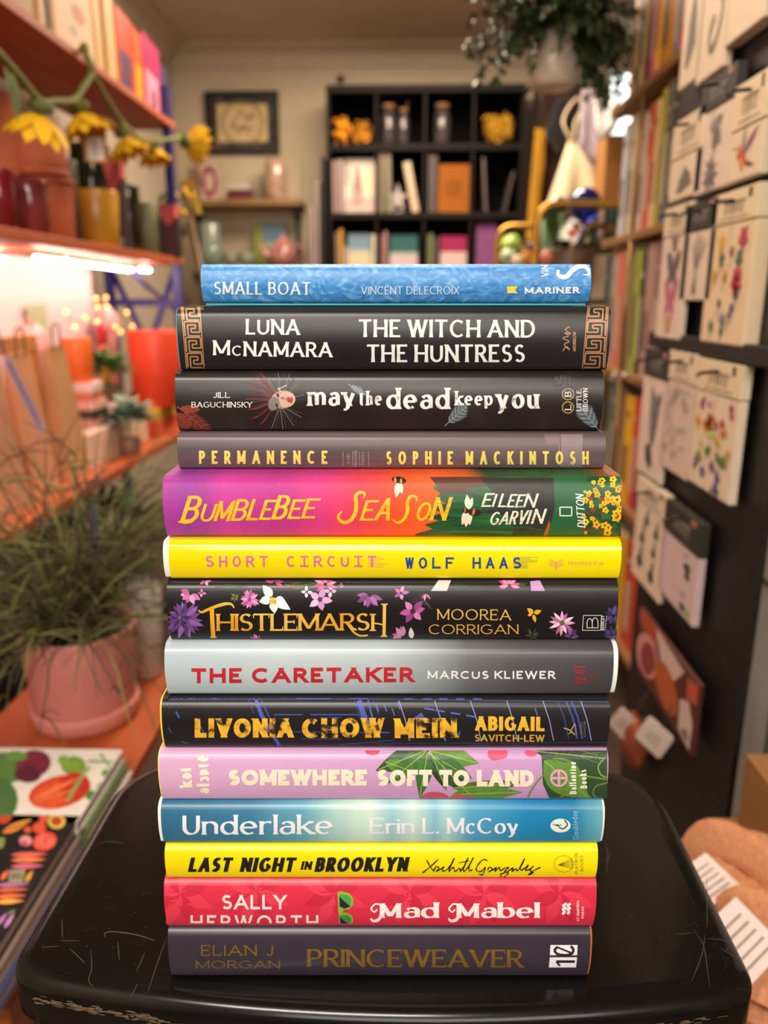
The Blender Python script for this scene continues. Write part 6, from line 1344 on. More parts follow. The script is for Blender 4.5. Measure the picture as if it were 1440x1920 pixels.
# ================================================================== back wall: bookcase, wall shelf, print
YS = 4.27
cx0, cx1 = P(613, 300, Y=YS).x, P(982, 300, Y=YS).x
ZC = [P(800, y, Y=YS).z for y in (172, 269, 398, 527)]
dz = ZC[1]-ZC[2]; zs = [ZC[1], ZC[2], ZC[2]-dz, ZC[2]-2*dz, ZC[2]-3*dz, .08]
kb_ = thing('cube_bookcase', 'tall black cube bookcase against the back wall, holding books and jars', 'bookcase', ((cx0+cx1)/2, YS+.15, 0)); off = kb_.location
bk2 = M('#171212', .6, spec=.15)
for x in (cx0, cx1-.018): MB().box(x, x+.018, YS, YB-.02, 0, ZC[0]).build('side_panel', bk2, kb_, off=off)
MB().box(cx0, cx1, YS-.001, YB-.02, ZC[0], ZC[0]+.034).build('top_panel', bk2, kb_, off=off)
MB().box(cx0+.018, cx1-.018, YB-.03, YB-.02, .05, ZC[0]).build('back_panel', M('#141010', .8, spec=.1), kb_, off=off)
for z in zs: MB().box(cx0+.0181, cx1-.0181, YS+.001, YB-.0301, z-.03, z).build('shelf', bk2, kb_, off=off)
cw = (cx1-cx0-.018)/4; tops = [ZC[0]]+[z-.0301 for z in zs[:-1]]
for k in (1, 2, 3):
    for zt_, z in zip(tops, zs): 
        if zt_ == ZC[0] and k != 2 and False: continue
        MB().box(cx0+k*cw, cx0+k*cw+.014, YS+.012, YB-.0301, z, zt_).build('divider', bk2, kb_, off=off)
def bx_(px, y=300): return P(px, y, Y=YS+.03).x
def skein(label, x0, x1, yt, cols, zi, seed, n=7, name='yarn_skein', cat='yarn', group=None, bits=1):
    xa, xb = bx_(x0), bx_(x1); zt = P((x0+x1)/2, yt, Y=YS+.05).z; z = zs[zi]; h = zt-z; t = thing(name, label, cat, ((xa+xb)/2, YS+.10, z+.001), 0, group); rn = random.Random(seed); m = MB()
    w = (xb-xa)/2*.86
    for k in range(n):
        q = rn.uniform(-.5, .5)*w; r = h*rn.uniform(.26, .40); m.mat(k % len(cols)); m.sphere((q, rn.uniform(-.02, .02), max(r*1.36, h*rn.uniform(.36, .55))), r, 18, 12, (min(1.5, w*.45/r), .8, 1), .45, seed+k)
    m.mat(0)
    for k in range(40):
        a = rn.uniform(0, 6.28); p = Vector((rn.uniform(-.75, .6)*w, -.04+rn.uniform(-.02, .02), rn.uniform(.2, .8)*h)); m.mat(k % len(cols)).tube(catmull([p, p+Vector((.02*math.cos(a), -.012, .02*math.sin(a))), p+Vector((.035*math.cos(a+.8), 0, .035*math.sin(a+.8)))], 4), .005, 6)
    return m.build('skein_strands' if name == 'yarn_skein' else 'bundle_strands', [M(c, .8, var=.2) for c in cols], t)
skein('bright orange yellow dried flower bunch, far left on the top of the black bookcase', 625, 657, 218, ['#d98e0c', '#e8a516', '#b86f08'], 0, 5, name='dried_flowers', cat='dried flowers')
skein('darker mustard dried flower bunch, second from left on the top shelf of the black bookcase', 660, 702, 228, ['#b3780c', '#d08a10', '#8a5c0c'], 0, 8, name='dried_flowers', cat='dried flowers')
def jar(label, xc, w, yt):
    x = bx_(xc); d = (P(xc, 230, Y=YS+.1)-CAM).dot(_f); r = w/2*d/FPX; z = zs[0]; h = P(xc, yt, Y=YS+.1).z-z
    t = thing('glass_jar', label, 'jar', (x, YS+.10, z+.0003), 0, 'corked glass jars on the black bookcase')
    MB().lathe([(r*.9, 0), (r, .008), (r, h*.72), (r*.7, h*.84), (r*.7, h*.9), (r*.66, h*.9), (r*.66, h*.83), (r*.94, h*.70), (r*.94, .012), (.001, .008)], 28).build('glass_body', M('#b8aeb0', .06, trans=.92, var=0.), t)
    MB().lathe([(r*.64, h*.84), (r*.74, h*.905), (r*.8, h*.905), (r*.8, h), (.001, h)], 24).build('cork', M('#8a6238', .8), t)
    MB().lathe([(r*.6, .014), (r*.88, .016), (r*.88, h*.22), (.001, h*.24)], 20).build('contents', M('#6b5a58', .8), t)
jar('wide corked glass jar, left of the pair on the black bookcase', 728, 30, 197); jar('slim corked glass jar, right of the pair on the black bookcase', 756, 22, 204); jar('corked glass jar standing alone in the third cell of the black bookcase', 829, 32, 196)
t = thing('incense_stick', 'pale thin stick poking up out of the slim corked jar', 'stick', (bx_(760), YS+.10, P(756, 204, Y=YS+.1).z+.0005)); MB().tube([(0, 0, 0), (.02, 0, .05)], .002, 6).build('stick_shaft', M('#9a8f8a', .6), t)
skein('large golden mesh bundle in the right top cell of the black bookcase', 903, 970, 208, ['#b8860f', '#a3740c', '#c99a1c'], 0, 12, 9, 'mesh_bundle', 'bundle')
# second shelf
def bbook(label, x0, x1, yt, zi, col, dep=.2, lean=0., group='books on the middle shelf of the black bookcase', dy=0., cover=None):
    xa, xb = bx_(x0), bx_(x1); z = zs[zi]; h = P((x0+x1)/2, yt, Y=YS+.04).z-z
    lift = abs(math.sin(lean))*(xb-xa)/2
    return shelf_book(label, max(.007, xb-xa-.002), h/(math.cos(lean)), dep, ((xa+xb)/2+(math.tan(lean)*-h/2 if lean else 0), YS+.03+dy, z+.0004+lift), 0, col, group=group, rot=(0, lean, 0) if lean else None)
bbook('thin dusty pink book leaning at the left of the middle shelf', 622, 629, 302, 1, '#a38480', lean=0.); bbook('second thin dusty pink book at the left of the middle shelf', 630, 636, 300, 1, '#9d8582', lean=0.)
bbook('pale grey pink book left of the face out picture book', 637, 643, 300, 1, '#bdaaa4')
def faceout(label, x0, x1, yt, zi, base, art, dep=.014, ry=R(-6), group='face out books on the black bookcase', edge='#d8cbbb'):
    xa, xb = bx_(x0), bx_(x1); z = zs[zi]; h = P((x0+x1)/2, yt, Y=YS+.05).z-z; w = (xb-xa)/2
    t = thing('picture_book', label, 'book', ((xa+xb)/2, YS+.045, z+.0006+dep*abs(math.sin(ry))), 0, group, (ry, 0, 0)); m = MB().box(-w, w, 0, .002, 0, h).box(-w, w, dep-.002, dep, 0, h).box(-w, -w+.002, .002, dep-.002, 0, h); mats = [M(base, .7, spec=.2)]
    for k, (poly, c) in enumerate(art):
        mt = M(c, .7, var=.15, scale=60, spec=.2)
        if mt not in mats: mats.append(mt)
        m.mat(mats.index(mt)).flat([(-w+2*w*u, h*v) for u, v in poly], lambda a, b, q: (a, q, b), -.0002-.0001*k)
    m.build('cover', mats, t); MB().box(-w+.002, w-.002, .0022, dep-.0022, .002, h-.002).build('page_block', M(edge, .8), t)
faceout('pale picture book with figure at an arched door, face out on the middle shelf', 645, 703, 296, 1, '#d8cabc', [([(0, 0), (1, 0), (1, .3), (0, .26)], '#bda9a4'), ([(.55, .3), (1, .4), (1, .9), (.7, .7)], '#e2cfae'), (ell(.42, .42, .17, .2, 14), '#9a8480'), ([(.25, .14), (.6, .14), (.6, .42), (.25, .42)], '#a8918e'), (ell(.42, .64, .09, .1, 10), '#8f6f62'), (ell(.42, .78, .05, .08, 8), '#a8543c'), ([(.0, .5), (.2, .55), (.2, .95), (0, .95)], '#b9aaa6')])
bbook('tall taupe book right of the face out picture book', 711, 720, 280, 1, '#857862', lean=.0); bbook('grey olive book beside the tall taupe one', 722, 734, 286, 1, '#7d7560', lean=-.02)
t = thing('star_ornament', 'small pale paper star ornament on the middle shelf', 'ornament', (bx_(746), YS+.08, zs[1]+.0005)); m = MB(); hs = P(746, 345, Y=YS+.08).z-zs[1]
m.prism([((.06 if k % 2 == 0 else .025)*math.cos(R(90+36*k)), hs*.52+(hs*.5 if k % 2 == 0 else hs*.2)*math.sin(R(90+36*k))) for k in range(10)], -.008, .008, 'Y'); m.build('star_body', M('#a89d9b', .6), t); MB().box(-.03, .03, -.02, .02, 0, hs*.1).build('stand', M('#8f8582', .6), t)
bbook('cream book leaning to the left, middle of the second cell', 764, 779, 306, 1, '#c4ac92', lean=-.20)
bbook('dark grey book first of three in the third cell', 804, 809, 290, 1, '#6b6264'); bbook('dark grey book second of three in the third cell', 810, 815, 292, 1, '#746a6b'); bbook('charcoal book third of three in the third cell', 816, 821, 291, 1, '#5a5254')
faceout('square amber brown book face out in the third cell of the middle shelf', 823, 882, 307, 1, '#9c5a10', [([(.04, .03), (.96, .03), (.96, .97), (.04, .97)], '#8f510e'), (ell(.5, .5, .3, .2, 14), '#7d460c')])
bbook('dark thin book leaning right in the fourth cell, with a pale edge', 908, 913, 296, 1, '#6f625e', lean=-.08); bbook('black thin book leaning in the right of the fourth cell', 955, 960, 322, 1, '#4a403c', lean=.2)
# third shelf
g3 = 'books on the lower shelf of the black bookcase just above the blue hardback'
for x0, x1, yt, col, lab in ((626, 632, 436, '#8f7d64', 'thin dull tan book at the left of the lower shelf'), (633, 641, 430, '#c08a34', 'ochre yellow book at the left of the lower shelf'), (643, 648, 462, '#c9b8ae', 'short pinkish white book right of the ochre one'), (696, 707, 440, '#ddd6c2', 'ivory white book in the first cell of the lower shelf'), (714, 719, 440, '#9f7276', 'thin mauve book in the second cell of the lower shelf'), (720, 726, 434, '#b08285', 'thin rose book in the second cell of the lower shelf'), (804, 808, 440, '#7f8a5c', 'olive green thin book in the third cell of the lower shelf'), (809, 813, 438, '#98a27a', 'sage thin book in the third cell of the lower shelf'), (814, 818, 450, '#35302e', 'black thin book in the third cell of the lower shelf'), (819, 822, 446, '#8f7a80', 'greyish mauve thin book in the third cell of the lower shelf'), (823, 827, 444, '#463a3c', 'dark brown thin book beside the magenta topped one')):
    bbook(lab, x0, x1, yt, 2, col, group=g3)
faceout('face out book with blue sky top and cream lower half, lower shelf first cell', 650, 694, 438, 2, '#c9b795', [([(0, .62), (1, .62), (1, 1), (0, 1)], '#6f8a9a'), ([(.0, .55), (1, .58), (1, .64), (0, .66)], '#a3aba4')], group=g3)
faceout('face out book with teal top and lilac lower half, second cell', 731, 785, 440, 2, '#bba6ac', [([(0, .60), (1, .60), (1, 1), (0, 1)], '#2f5a58'), ([(0, .52), (1, .52), (1, .6), (0, .6)], '#9aa6a0')], group=g3)
faceout('face out book with magenta top and pale pink lower half, third cell', 829, 880, 442, 2, '#c9aaa8', [([(0, .62), (1, .62), (1, 1), (0, 1)], '#8f2450'), (ell(.7, .2, .1, .08, 8), '#c46a58')], group=g3)
faceout('large purple speckled box face out in the fourth cell', 898, 938, 418, 2, '#7d4a78', [(ell(.1+.2*(k % 5), .1+.13*(k//5), .04, .02, 6), '#96638f') for k in range(30)], .06, 0., g3)
for k in range(3):
    a = thing('leaning_frame', ['black thin frame leaning beside the black bookcase, innermost', 'dark frame with pale edge leaning beside the black bookcase', 'outermost pinkish edged frame leaning beside the black bookcase'][k], 'frame', (cx0-.04-.02*k, 4.36-.05*k, 0), 0, None, (0, R(.8), 0))
    MB().box(-.006, .006, -.16, .16, 0, 1.79-.12*k).build('frame_panel', M(['#1c1818', '#3a3230', '#7d6a66'][k], .5), a); MB().box(-.0075, .0075, -.165, -.1601, 0, 1.79-.12*k).build('frame_edge', M(['#151212', '#8f7f7a', '#9a8580'][k], .5), a)
# framed emblem print
X0, X1, zb_, zt_ = RY(386, 171, 523, 289, 4.585)
t = thing('framed_print', 'black framed round line emblem with dark floral mat, on the back wall', 'picture', ((X0+X1)/2, 4.598, zb_)); w = (X1-X0)/2; h = zt_-zb_
m = MB()
for a in ((-w, w, 0, .03), (-w, w, h-.03, h)): m.box(a[0], a[1], -.024, 0, a[2], a[3])
for a in ((-w, -w+.03), (w-.03, w)): m.box(a[0], a[1], -.024, 0, .0301, h-.0301)
m.build('frame', M('#1a1715', .4), t)
m = MB().box(-w+.03, w-.03, -.010, -.001, .03, h-.03); m.mat(1).box(-w+.062, w-.062, -.0115, -.0100, .062, h-.062); m.mat(2)
for r, wd in ((.115, .008), (.10, .003)):
    for i in range(28): t0, t1 = R(360/28*i), R(360/28*(i+1)); m.flat([(q*math.cos(s), h*.5+q*math.sin(s)) for q, s in ((r, t0), (r, t1), (r-wd, t1), (r-wd, t0))], lambda a, b, q: (a, q, b), -.0118)
for pts in ([(-.06, -.04), (-.03, .03), (0, .06), (.02, .02), (.06, .05)], [(-.07, .0), (-.02, -.03), (.03, -.02), (.07, -.03)], [(-.03, -.06), (.0, -.01), (.04, -.06)], [(.03, .0), (.05, .04), (.07, .01)]):
    for pl in stroke_poly(catmull(pts, 4), .008): m.flat([(a, b+h*.5) for a, b in pl], lambda a, b, q: (a, q, b), -.0118)
m.build('print_sheet', [blotch_mat('dark_floral_mat', [(.35, '#1b1a18'), (.5, '#2c302a'), (.6, '#6d5a4a'), (.68, '#6f2c34'), (.75, '#8a7a62')], 18, .5, .8, 3), M('#d3b98a', .7, spec=.2), M('#6f6344', .7)], t)
c = P(639, 149, Y=4.59); t = thing('wall_hook', 'small dark hook on the back wall above the black bookcase', 'hook', (c.x, 4.6, c.z)); MB().lathe([(.018, 0), (.018, .006), (.008, .008), (.008, .03), (.016, .034), (.001, .04)], 16).build('hook_body', M('#3a322c', .5), t); t.rotation_euler = (R(90), 0, 0)
# wall shelf
sx0, sx1 = P(357, 376, Y=4.36).x, P(563, 376, Y=4.36).x; zsh = P(460, 373, Y=4.36).z
ws = thing('wall_shelf', 'narrow wooden wall shelf on black rails, left of the black bookcase', 'shelf', ((sx0+sx1)/2, 4.48, zsh)); off = ws.location
wsm = wood('oak_shelf', '#7d5c38', '#93703f', 3, .5, 'X')
z2 = P(460, 500, Y=4.36).z
for z in (zsh, z2): MB().box(sx0, sx1, 4.37, 4.596, z-.03, z, .003).build('shelf', wsm, ws, off=off)
for px in (371, 558):
    x = P(px, 376, Y=4.585).x; MB().box(x-.012, x+.012, 4.58, 4.599, z2-.4, P(px, 315, Y=4.59).z).build('rail', M('#1d1918', .4), ws, off=off)
    for z in (zsh, z2): MB().prism([(4.579, z-.0302), (4.40, z-.0302), (4.40, z-.042), (4.579, z-.10)], x-.008, x+.008, 'X').build('bracket', M('#1d1918', .4), ws, off=off)
def wx(px): return P(px, 340, Y=4.45).x
def hz_(yt, z, Y=4.45, px=450): return P(px, yt, Y=Y).z-z
t = thing('framed_card', 'small pink floral wreath card standing on the wall shelf', 'card', (wx(390), 4.47, zsh+.0005), R(-6), None, (R(-7), 0, 0)); w = .048; h = hz_(303, zsh)
m = MB().box(-w, w, 0, .012, 0, h); m.mat(1)
for k in range(16): a = R(360/16*k); m.mat(1+k % 3).flat(ell(w*.68*math.cos(a), h*.52+h*.34*math.sin(a), w*.24, h*.09, 8), lambda p, q, s: (p, s, q), -.0006-.0001*(k % 3))
m.build('card_sheet', [M('#c4ab96', .6), M('#8f2c48', .6), M('#b3536a', .6), M('#5a2436', .6)], t)
for k, (x0, x1, c0, lab) in enumerate(((425, 478, '#5f1c22', 'dark red book at the bottom of the flat pile on the wall shelf'), (428, 474, '#4c171c', 'maroon book second in the flat pile on the wall shelf'), (432, 470, '#c3b2a8', 'pale book on top of the flat pile on the wall shelf'))):
    xa, xb = wx(x0), wx(x1); hh = .026
    t = thing('book', lab, 'book', ((xa+xb)/2, 4.48, zsh+.0005+k*(hh+.0003)), 0, 'books lying flat on the wall shelf'); w = (xb-xa)/2
    MB().box(-w, w, -.07, .07, 0, .003).box(-w, w, -.07, .07, hh-.003, hh).box(-w, w, -.07, -.067, .003, hh-.003).build('cover', M(c0, .5), t); MB().box(-w+.003, w-.003, -.0668, .068, .0031, hh-.0031).build('page_block', M('#c9bba6', .8), t)
h = hz_(297, zsh); t = thing('ceramic_vase', 'tall pinkish cream vase with a bright highlight on the wall shelf', 'vase', (wx(516), 4.47, zsh+.0005)); MB().lathe([(.045, 0), (.058, .01), (.060, h*.5), (.056, h*.9), (.044, h*.98), (.04, h), (.036, h*.98), (.046, h*.9), (.05, .02), (.001, .015)], 36).build('vase_body', blotch_mat('speckled_glaze', [(.35, '#a3836f'), (.6, '#c4a792')], 30, .12, .4, 3, coat=.8), t)
t = thing('card', 'pale blank card standing behind the tall vase on the wall shelf', 'card', (wx(541), 4.53, zsh+.0005), 0, None, (R(-5), 0, 0)); MB().box(-.05, .05, 0, .004, 0, hz_(300, zsh, 4.53)).build('card_sheet', M('#b8a68e', .6), t)
t = thing('card', 'narrow pale floral card at the left end of the wall shelf', 'card', (wx(366), 4.53, zsh+.0005), 0, None, (R(-5), 0, 0)); MB().box(-.03, .03, 0, .004, 0, hz_(300, zsh, 4.53)).build('card_sheet', blotch_mat('pale_floral_card', [(.4, '#b39a80'), (.6, '#a8756a')], 40), t)
# lower wall shelf
h = hz_(418, z2); t = thing('ceramic_vase', 'teal glazed vase below the wall shelf', 'vase', (wx(389), 4.45, z2+.0005)); MB().lathe([(.04, 0), (.062, .02), (.066, h*.34), (.060, h*.5), (.054, h*.52), (.056, h*.95), (.05, h), (.045, h*.96), (.04, .04), (.001, .03)], 32).build('vase_body', ramp_mat('teal_glaze', [(0, '#1d3a3a'), (.45, '#244a48'), (.55, '#75877c'), (1, '#8a998c')], h*2, .2, 2, coat=.5), t)
t = thing('picture_book', 'green and blue landscape picture book standing on the lower wall shelf', 'book', (wx(498), 4.50, z2+.0005), R(-10), None, (R(-6), 0, 0)); h = hz_(417, z2, 4.5); w = .085
m = MB().box(-w, w, 0, .012, 0, h); m.mat(1).flat([(-w, 0), (-w*.3, 0), (-w*.2, h*.9), (-w, h)], lambda a, b, q: (a, q, b), -.0006); m.mat(2).flat([(-w*.4, h*.55), (w, h*.6), (w, h*.98), (-w*.5, h*.98)], lambda a, b, q: (a, q, b), -.0008); m.mat(3).flat([(-w*.5, 0), (w, 0), (w, h*.5), (-w*.3, h*.45)], lambda a, b, q: (a, q, b), -.001); m.build('cover', [M('#9aa89a', .5), M('#7f8a34', .5), M('#5f7d92', .5), M('#6f8048', .5)], t)
t = thing('floral_teapot', 'pink rose patterned teapot on the lower wall shelf', 'teapot', (wx(528), 4.43, z2+.0005)); fm = blotch_mat('rose_chintz', [(.35, '#8f4a4c'), (.48, '#c99a92'), (.6, '#c46f70'), (.72, '#d8b8ac')], 26, .25, .5, 3, coat=.4)
h = hz_(440, z2, 4.43); MB().lathe([(.045, 0), (.075, h*.25), (.078, h*.45), (.05, h*.75), (.03, h*.82), (.012, h*.9), (.016, h), (.001, h)], 32).build('pot_body', fm, t)
MB().tube(catmull([(-.07, 0, h*.3), (-.11, 0, h*.5), (-.12, 0, h*.7)], 5), [.02]*5+[.012]*6, 10).build('spout', fm, t); MB().tube(catmull([(.06, 0, h*.65), (.115, 0, h*.6), (.11, 0, h*.25), (.07, 0, h*.2)], 5), .008, 8).build('handle', fm, t)
for k, (px, r, lab) in enumerate(((425, .045, 'grey green ceramic bowl on the lower wall shelf beside the teal vase'), (455, .05, 'second grey green bowl on the lower wall shelf, nearer the picture book'))):
    t = solid('ceramic_bowl', lab, 'bowl', MB().lathe([(r*.5, 0), (r*.9, .03), (r, .075), (r*.95, .075), (r*.85, .034), (.001, .012)], 28), M('#7d8272', .4), (wx(px), 4.46, z2+.0005))

# ================================================================== back right: door, coats, bags, trolley, hanging plant
dx0 = P(968, 300, Y=YB).x
struct('door_1', MB().box(dx0, dx0+.07, YB-.035, YB-.0002, 0, 2.12).box(dx0+.07, 1.015, YB-.035, YB-.0002, 2.05, 2.12).mat(1).box(dx0+.0705, 1.015, YB-.02, YB-.0002, 0, 2.0499), [M('#6a5a4b', .6), M('#33201a', .55)])
def hang_y(px, py, Y): return P(px, py, Y=Y)
rk = thing('coat_rail', 'dark wall rail with pegs at the back right, holding coats and bags', 'rail', (.95, 4.55, 2.0)); off = rk.location
zrl = P(1050, 165, Y=4.5).z
MB().box(.68, 1.02, 4.535, 4.564, zrl-.02, zrl+.03, .003).build('rail_board', M('#2a1d18', .5), rk, off=off)
for x in (.74, .86, .98): MB().tube([(x, 4.534, zrl), (x, 4.46, zrl+.01), (x, 4.45, zrl+.03)], .006, 8).build('peg', M('#6f6a64', .3, .7), rk, off=off)
def garment(name, label, cat, outline, Y, th, col, part='cloth_body', seed=0, rough=.85, extra=None, nfold=5, amp=.014):
    """hanging cloth with front folds and thickness; outline in picture positions at depth Y"""
    q = [P(x, y, Y=Y) for x, y in outline]; cx = sum(p.x for p in q)/len(q); zm = min(p.z for p in q); t = thing(name, label, cat, (cx, Y, zm))
    pl = [(p.x-cx, p.z-zm) for p in q]; b = bmesh.new(); f = b.faces.new([b.verts.new((a, 0, c)) for a, c in pl]); 
    bmesh.ops.triangulate(b, faces=[f])
    xs = [a for a, c in pl]; z0, z1 = 0, max(c for a, c in pl); n = 18
    for k in range(1, n): 
        xx = min(xs)+(max(xs)-min(xs))*k/n; bmesh.ops.bisect_plane(b, geom=b.verts[:]+b.edges[:]+b.faces[:], plane_co=(xx, 0, 0), plane_no=(1, 0, 0), dist=1e-6)
        zz = z1*k/n; bmesh.ops.bisect_plane(b, geom=b.verts[:]+b.edges[:]+b.faces[:], plane_co=(0, 0, zz), plane_no=(0, 0, 1), dist=1e-6)
    bv = set(v for e in b.edges if len(e.link_faces) == 1 for v in e.verts); W2 = max(xs)-min(xs)
    b.verts.index_update(); co = [v.co.copy() for v in b.verts]; bd = [v in bv for v in b.verts]; fs = [[v.index for v in g.verts] for g in b.faces]; be = [(e.verts[0].index, e.verts[1].index) for e in b.edges if len(e.link_faces) == 1]; b.free()
    B_ = [co[i] for i in range(len(co)) if bd[i]]
    def dep(p): return min(1, min((p-o).length for o in B_)/(.22*W2))**.5 if B_ else 1
    fr = [(p.x, -th*.5*dep(p)-amp*math.sin(p.x/W2*nfold*6.28+seed+p.z*3)*dep(p), p.z) for p in co]; bk = [(p.x, th*.5*dep(p), p.z) for p in co]; N_ = len(co)
    m = MB().add(fr+bk, fs+[[N_+i for i in g][::-1] for g in fs], True)
    return m.build(part, col if not isinstance(col, str) else M(col, rough, var=.1, scale=30, sheen=.2), t), t
garment('coat', 'dark brown coat hanging at the back right', 'coat', [(1000, 172), (1040, 160), (1092, 175), (1098, 300), (1096, 470), (990, 470), (994, 300)], 4.40, .10, '#3a2018', seed=1)
garment('scarf', 'mustard yellow scarf hanging left of the dark brown coat', 'scarf', [(1004, 240), (1022, 242), (1022, 300), (1016, 350), (1008, 440), (1004, 480), (984, 480), (990, 400), (998, 310)], 4.28, .05, '#b98808', seed=2)
o, t = garment('cap', 'black cap hanging in front of the dark brown coat', 'cap', [(1042, 186), (1064, 178), (1068, 230), (1060, 285), (1046, 290), (1020, 246)], 4.20, .10, '#141316', seed=3)
tc_ = ramp_mat('canvas', [(0, '#cdb897'), (1, '#d8c7a8')], 1, .85, 2, var=.03)
o, t = garment('tote_bag', 'cream canvas tote bag hanging beside the grey lilac bag at the back right', 'bag', [(1068, 256), (1092, 262), (1130, 262), (1140, 400), (1018, 404), (1040, 340)], 3.85, .09, tc_, 'bag_body', 4, nfold=2)
MB().tube(catmull([P(x, y, Y=3.82) for x, y in ((1070, 262), (1056, 232), (1064, 205), (1084, 184), (1090, 205), (1078, 230), (1076, 258))], 6), .018, 8, flat=.25).build('strap', tc_, t, off=t.location)
garment('shoulder_bag', 'grey lilac cloth bag hanging in front of the cream tote', 'bag', [(1092, 165), (1120, 168), (1126, 230), (1128, 290), (1114, 312), (1100, 300), (1085, 272), (1086, 220)], 3.72, .08, '#8d828c', 'bag_body', 5, nfold=1)
garment('paper_bag', 'white paper bag hanging by the window at the end of the right bookcase', 'bag', [(1114, 190), (1162, 182), (1160, 226), (1150, 248), (1128, 262), (1118, 240)], 3.3, .06, '#e3e6ea', 'bag_body', 6, nfold=1)
bar = thing('clothes_rail', 'dark ceiling hung clothes rail above the bags at the back right', 'rail', (.82, 3.9, 2.08)); off = bar.location; zb2 = 2.22
tops_ = [(P(1106, 166, Y=3.72), 3.72), (P(1084, 184, Y=3.82), 3.82), (P(1138, 186, Y=3.3), 3.3), (P(1012, 240, Y=4.28), 4.28), (P(1052, 182, Y=4.20), 4.20), (P(1045, 165, Y=4.4), 4.4)]
q_ = sorted([(y, p.x) for p, y in tops_]); pts = [Vector((x, y, zb2)) for y, x in q_]; pts = [pts[0]+Vector((.02, -.1, 0))]+pts+[Vector((.72, 4.599, zb2))]
MB().tube(catmull(pts, 4), .009, 8).build('rail_bar', M('#2a2320', .4, .5), bar, off=off)
for p, y in ((pts[1], 0), (pts[-3], 0)): MB().tube([p+Vector((.0, .02, 0)), Vector((p.x, p.y+.02, CEIL))], .006, 8).build('drop_rod', M('#2a2320', .4, .5), bar, off=off)
for p, y in tops_: MB().tube([(p.x, y, zb2), (p.x, y, p.z+.0015)], .003, 6).build('hook', M('#6f6a64', .3, .7), bar, off=off)
wallh = thing('bag_hooks', 'slim dark wall pole the bags hang from at the back right', 'pole', (0, 0, 0)) if 0 else None

# trolley with brass rails
ZTR = 1.10; TY0, TY1 = 2.48, 3.22
tr = thing('bar_cart', 'brass tube bar cart crowded with plants and glass at the back right', 'cart', (.62, 2.85, 0)); off = tr.location; br = M('#b58a3c', .28, .85, var=.05)
xl0, xl1 = P(1006, 440, Y=TY0).x, P(932, 470, Y=TY1).x; zh = P(1060, 382, Y=TY0).z; zh2 = P(980, 424, Y=TY1).z
for Y, xa, zt in ((TY0, xl0, zh), (TY1, xl1, zh2)):
    xb = xa+.46; rr = .055; pts = [(xa, Y, .10), (xa, Y, zt-rr)]+[(xa+rr-rr*math.cos(R(a)), Y, zt-rr+rr*math.sin(R(a))) for a in (18, 36, 54, 72, 90)]+[(xb-rr+rr*math.sin(R(a)), Y, zt-rr+rr*math.cos(R(a))) for a in (0, 18, 36, 54, 72, 90)]+[(xb, Y, .10)]
    MB().tube(pts, .0115, 12).build('handle_rail', br, tr, off=off)
for z in (ZTR, .45): MB().prism([(xl0, TY0+.012), (xl0+.46, TY0+.012), (xl1+.46, TY1-.012), (xl1, TY1-.012)], z-.018, z, 'Z').build('tray', M('#4a3b2a', .4), tr, off=off)
for Y, xa in ((TY0, xl0), (TY1, xl1)):
    for x in (xa, xa+.46): MB().lathe([(.001, 0), (.03, .02), (.045, .05), (.03, .08), (.001, .10)], 16, (x, Y, 0)).build('caster', M('#1c1a19', .5), tr, off=off)
# planter on the trolley
c = P(1062, 470, Y=2.66); zt = P(1062, 466, Y=2.60).z
t = thing('potted_plant', 'broad leafed plant in a brown patterned pot on the bar cart', 'plant', (c.x, 2.66, ZTR+.0003)); h = zt-ZTR
MB().lathe(pot_prof(.092, h, .85), 40).build('plant_pot', blotch_mat('brown_pattern_pot', [(.35, '#4b3426'), (.5, '#7a5c42'), (.65, '#5a3a3f')], 40, .5, .5), t)
MB().lathe([(.084, h-.02), (.001, h-.012)], 24, close=False).build('soil', M('#1d1712', .9), t)
m = MB(); lf = [((-.04, 0, 0), (-.12, -.1, .9), .13, .055), ((.0, 0, 0), (.55, -.3, .55), .16, .06), ((.03, .02, 0), (.8, -.1, .5), .17, .06), ((-.05, 0, 0), (-.9, -.2, .3), .12, .05), ((0, -.02, 0), (-.4, -.8, .35), .12, .06), ((.02, -.02, 0), (.5, -.8, .3), .13, .055), ((-.02, .03, 0), (.2, .5, .7), .13, .06), ((.02, .02, 0), (.9, .3, .25), .14, .055), ((-.03, .02, 0), (-.7, .5, .5), .13, .05)]
for p, d, l, w in lf: p = Vector(p)+Vector((0, 0, h-.015)); m.tube([p, p+Vector(d).normalized()*.04], .003, 6); m.leaf(p+Vector(d).normalized()*.035, d, l, w, bend=.25, n=7, fold=.3)
m.build('foliage', M('#2f4a17', .35, var=.25), t)
def globe(label, px, py, r, col, Y=2.72, foot=None):
    c = P(px, py, Y=Y); rr = r*(c-CAM).dot(_f)/FPX; z0 = ZTR+.14; t = thing('watering_globe', label, 'glass globe', (c.x, Y, z0)); H = c.z-z0
    MB().sphere((0, 0, H), rr, 24, 16).build('glass_bulb', M(col, .05, trans=.55, coat=.6, var=.1, scale=20), t); MB().tube([(0, 0, .0), (0, 0, H-rr*.95)], [.006, .011], 10).build('glass_stem', M(col, .08, trans=.6), t)
globe('round cobalt blue watering globe stuck in the bar cart plant', 1097, 384, 31, '#2a2f9c', 2.71); globe('dark green glass watering globe at the left of the cobalt blue one', 1046, 387, 18, '#38503f', 2.70)
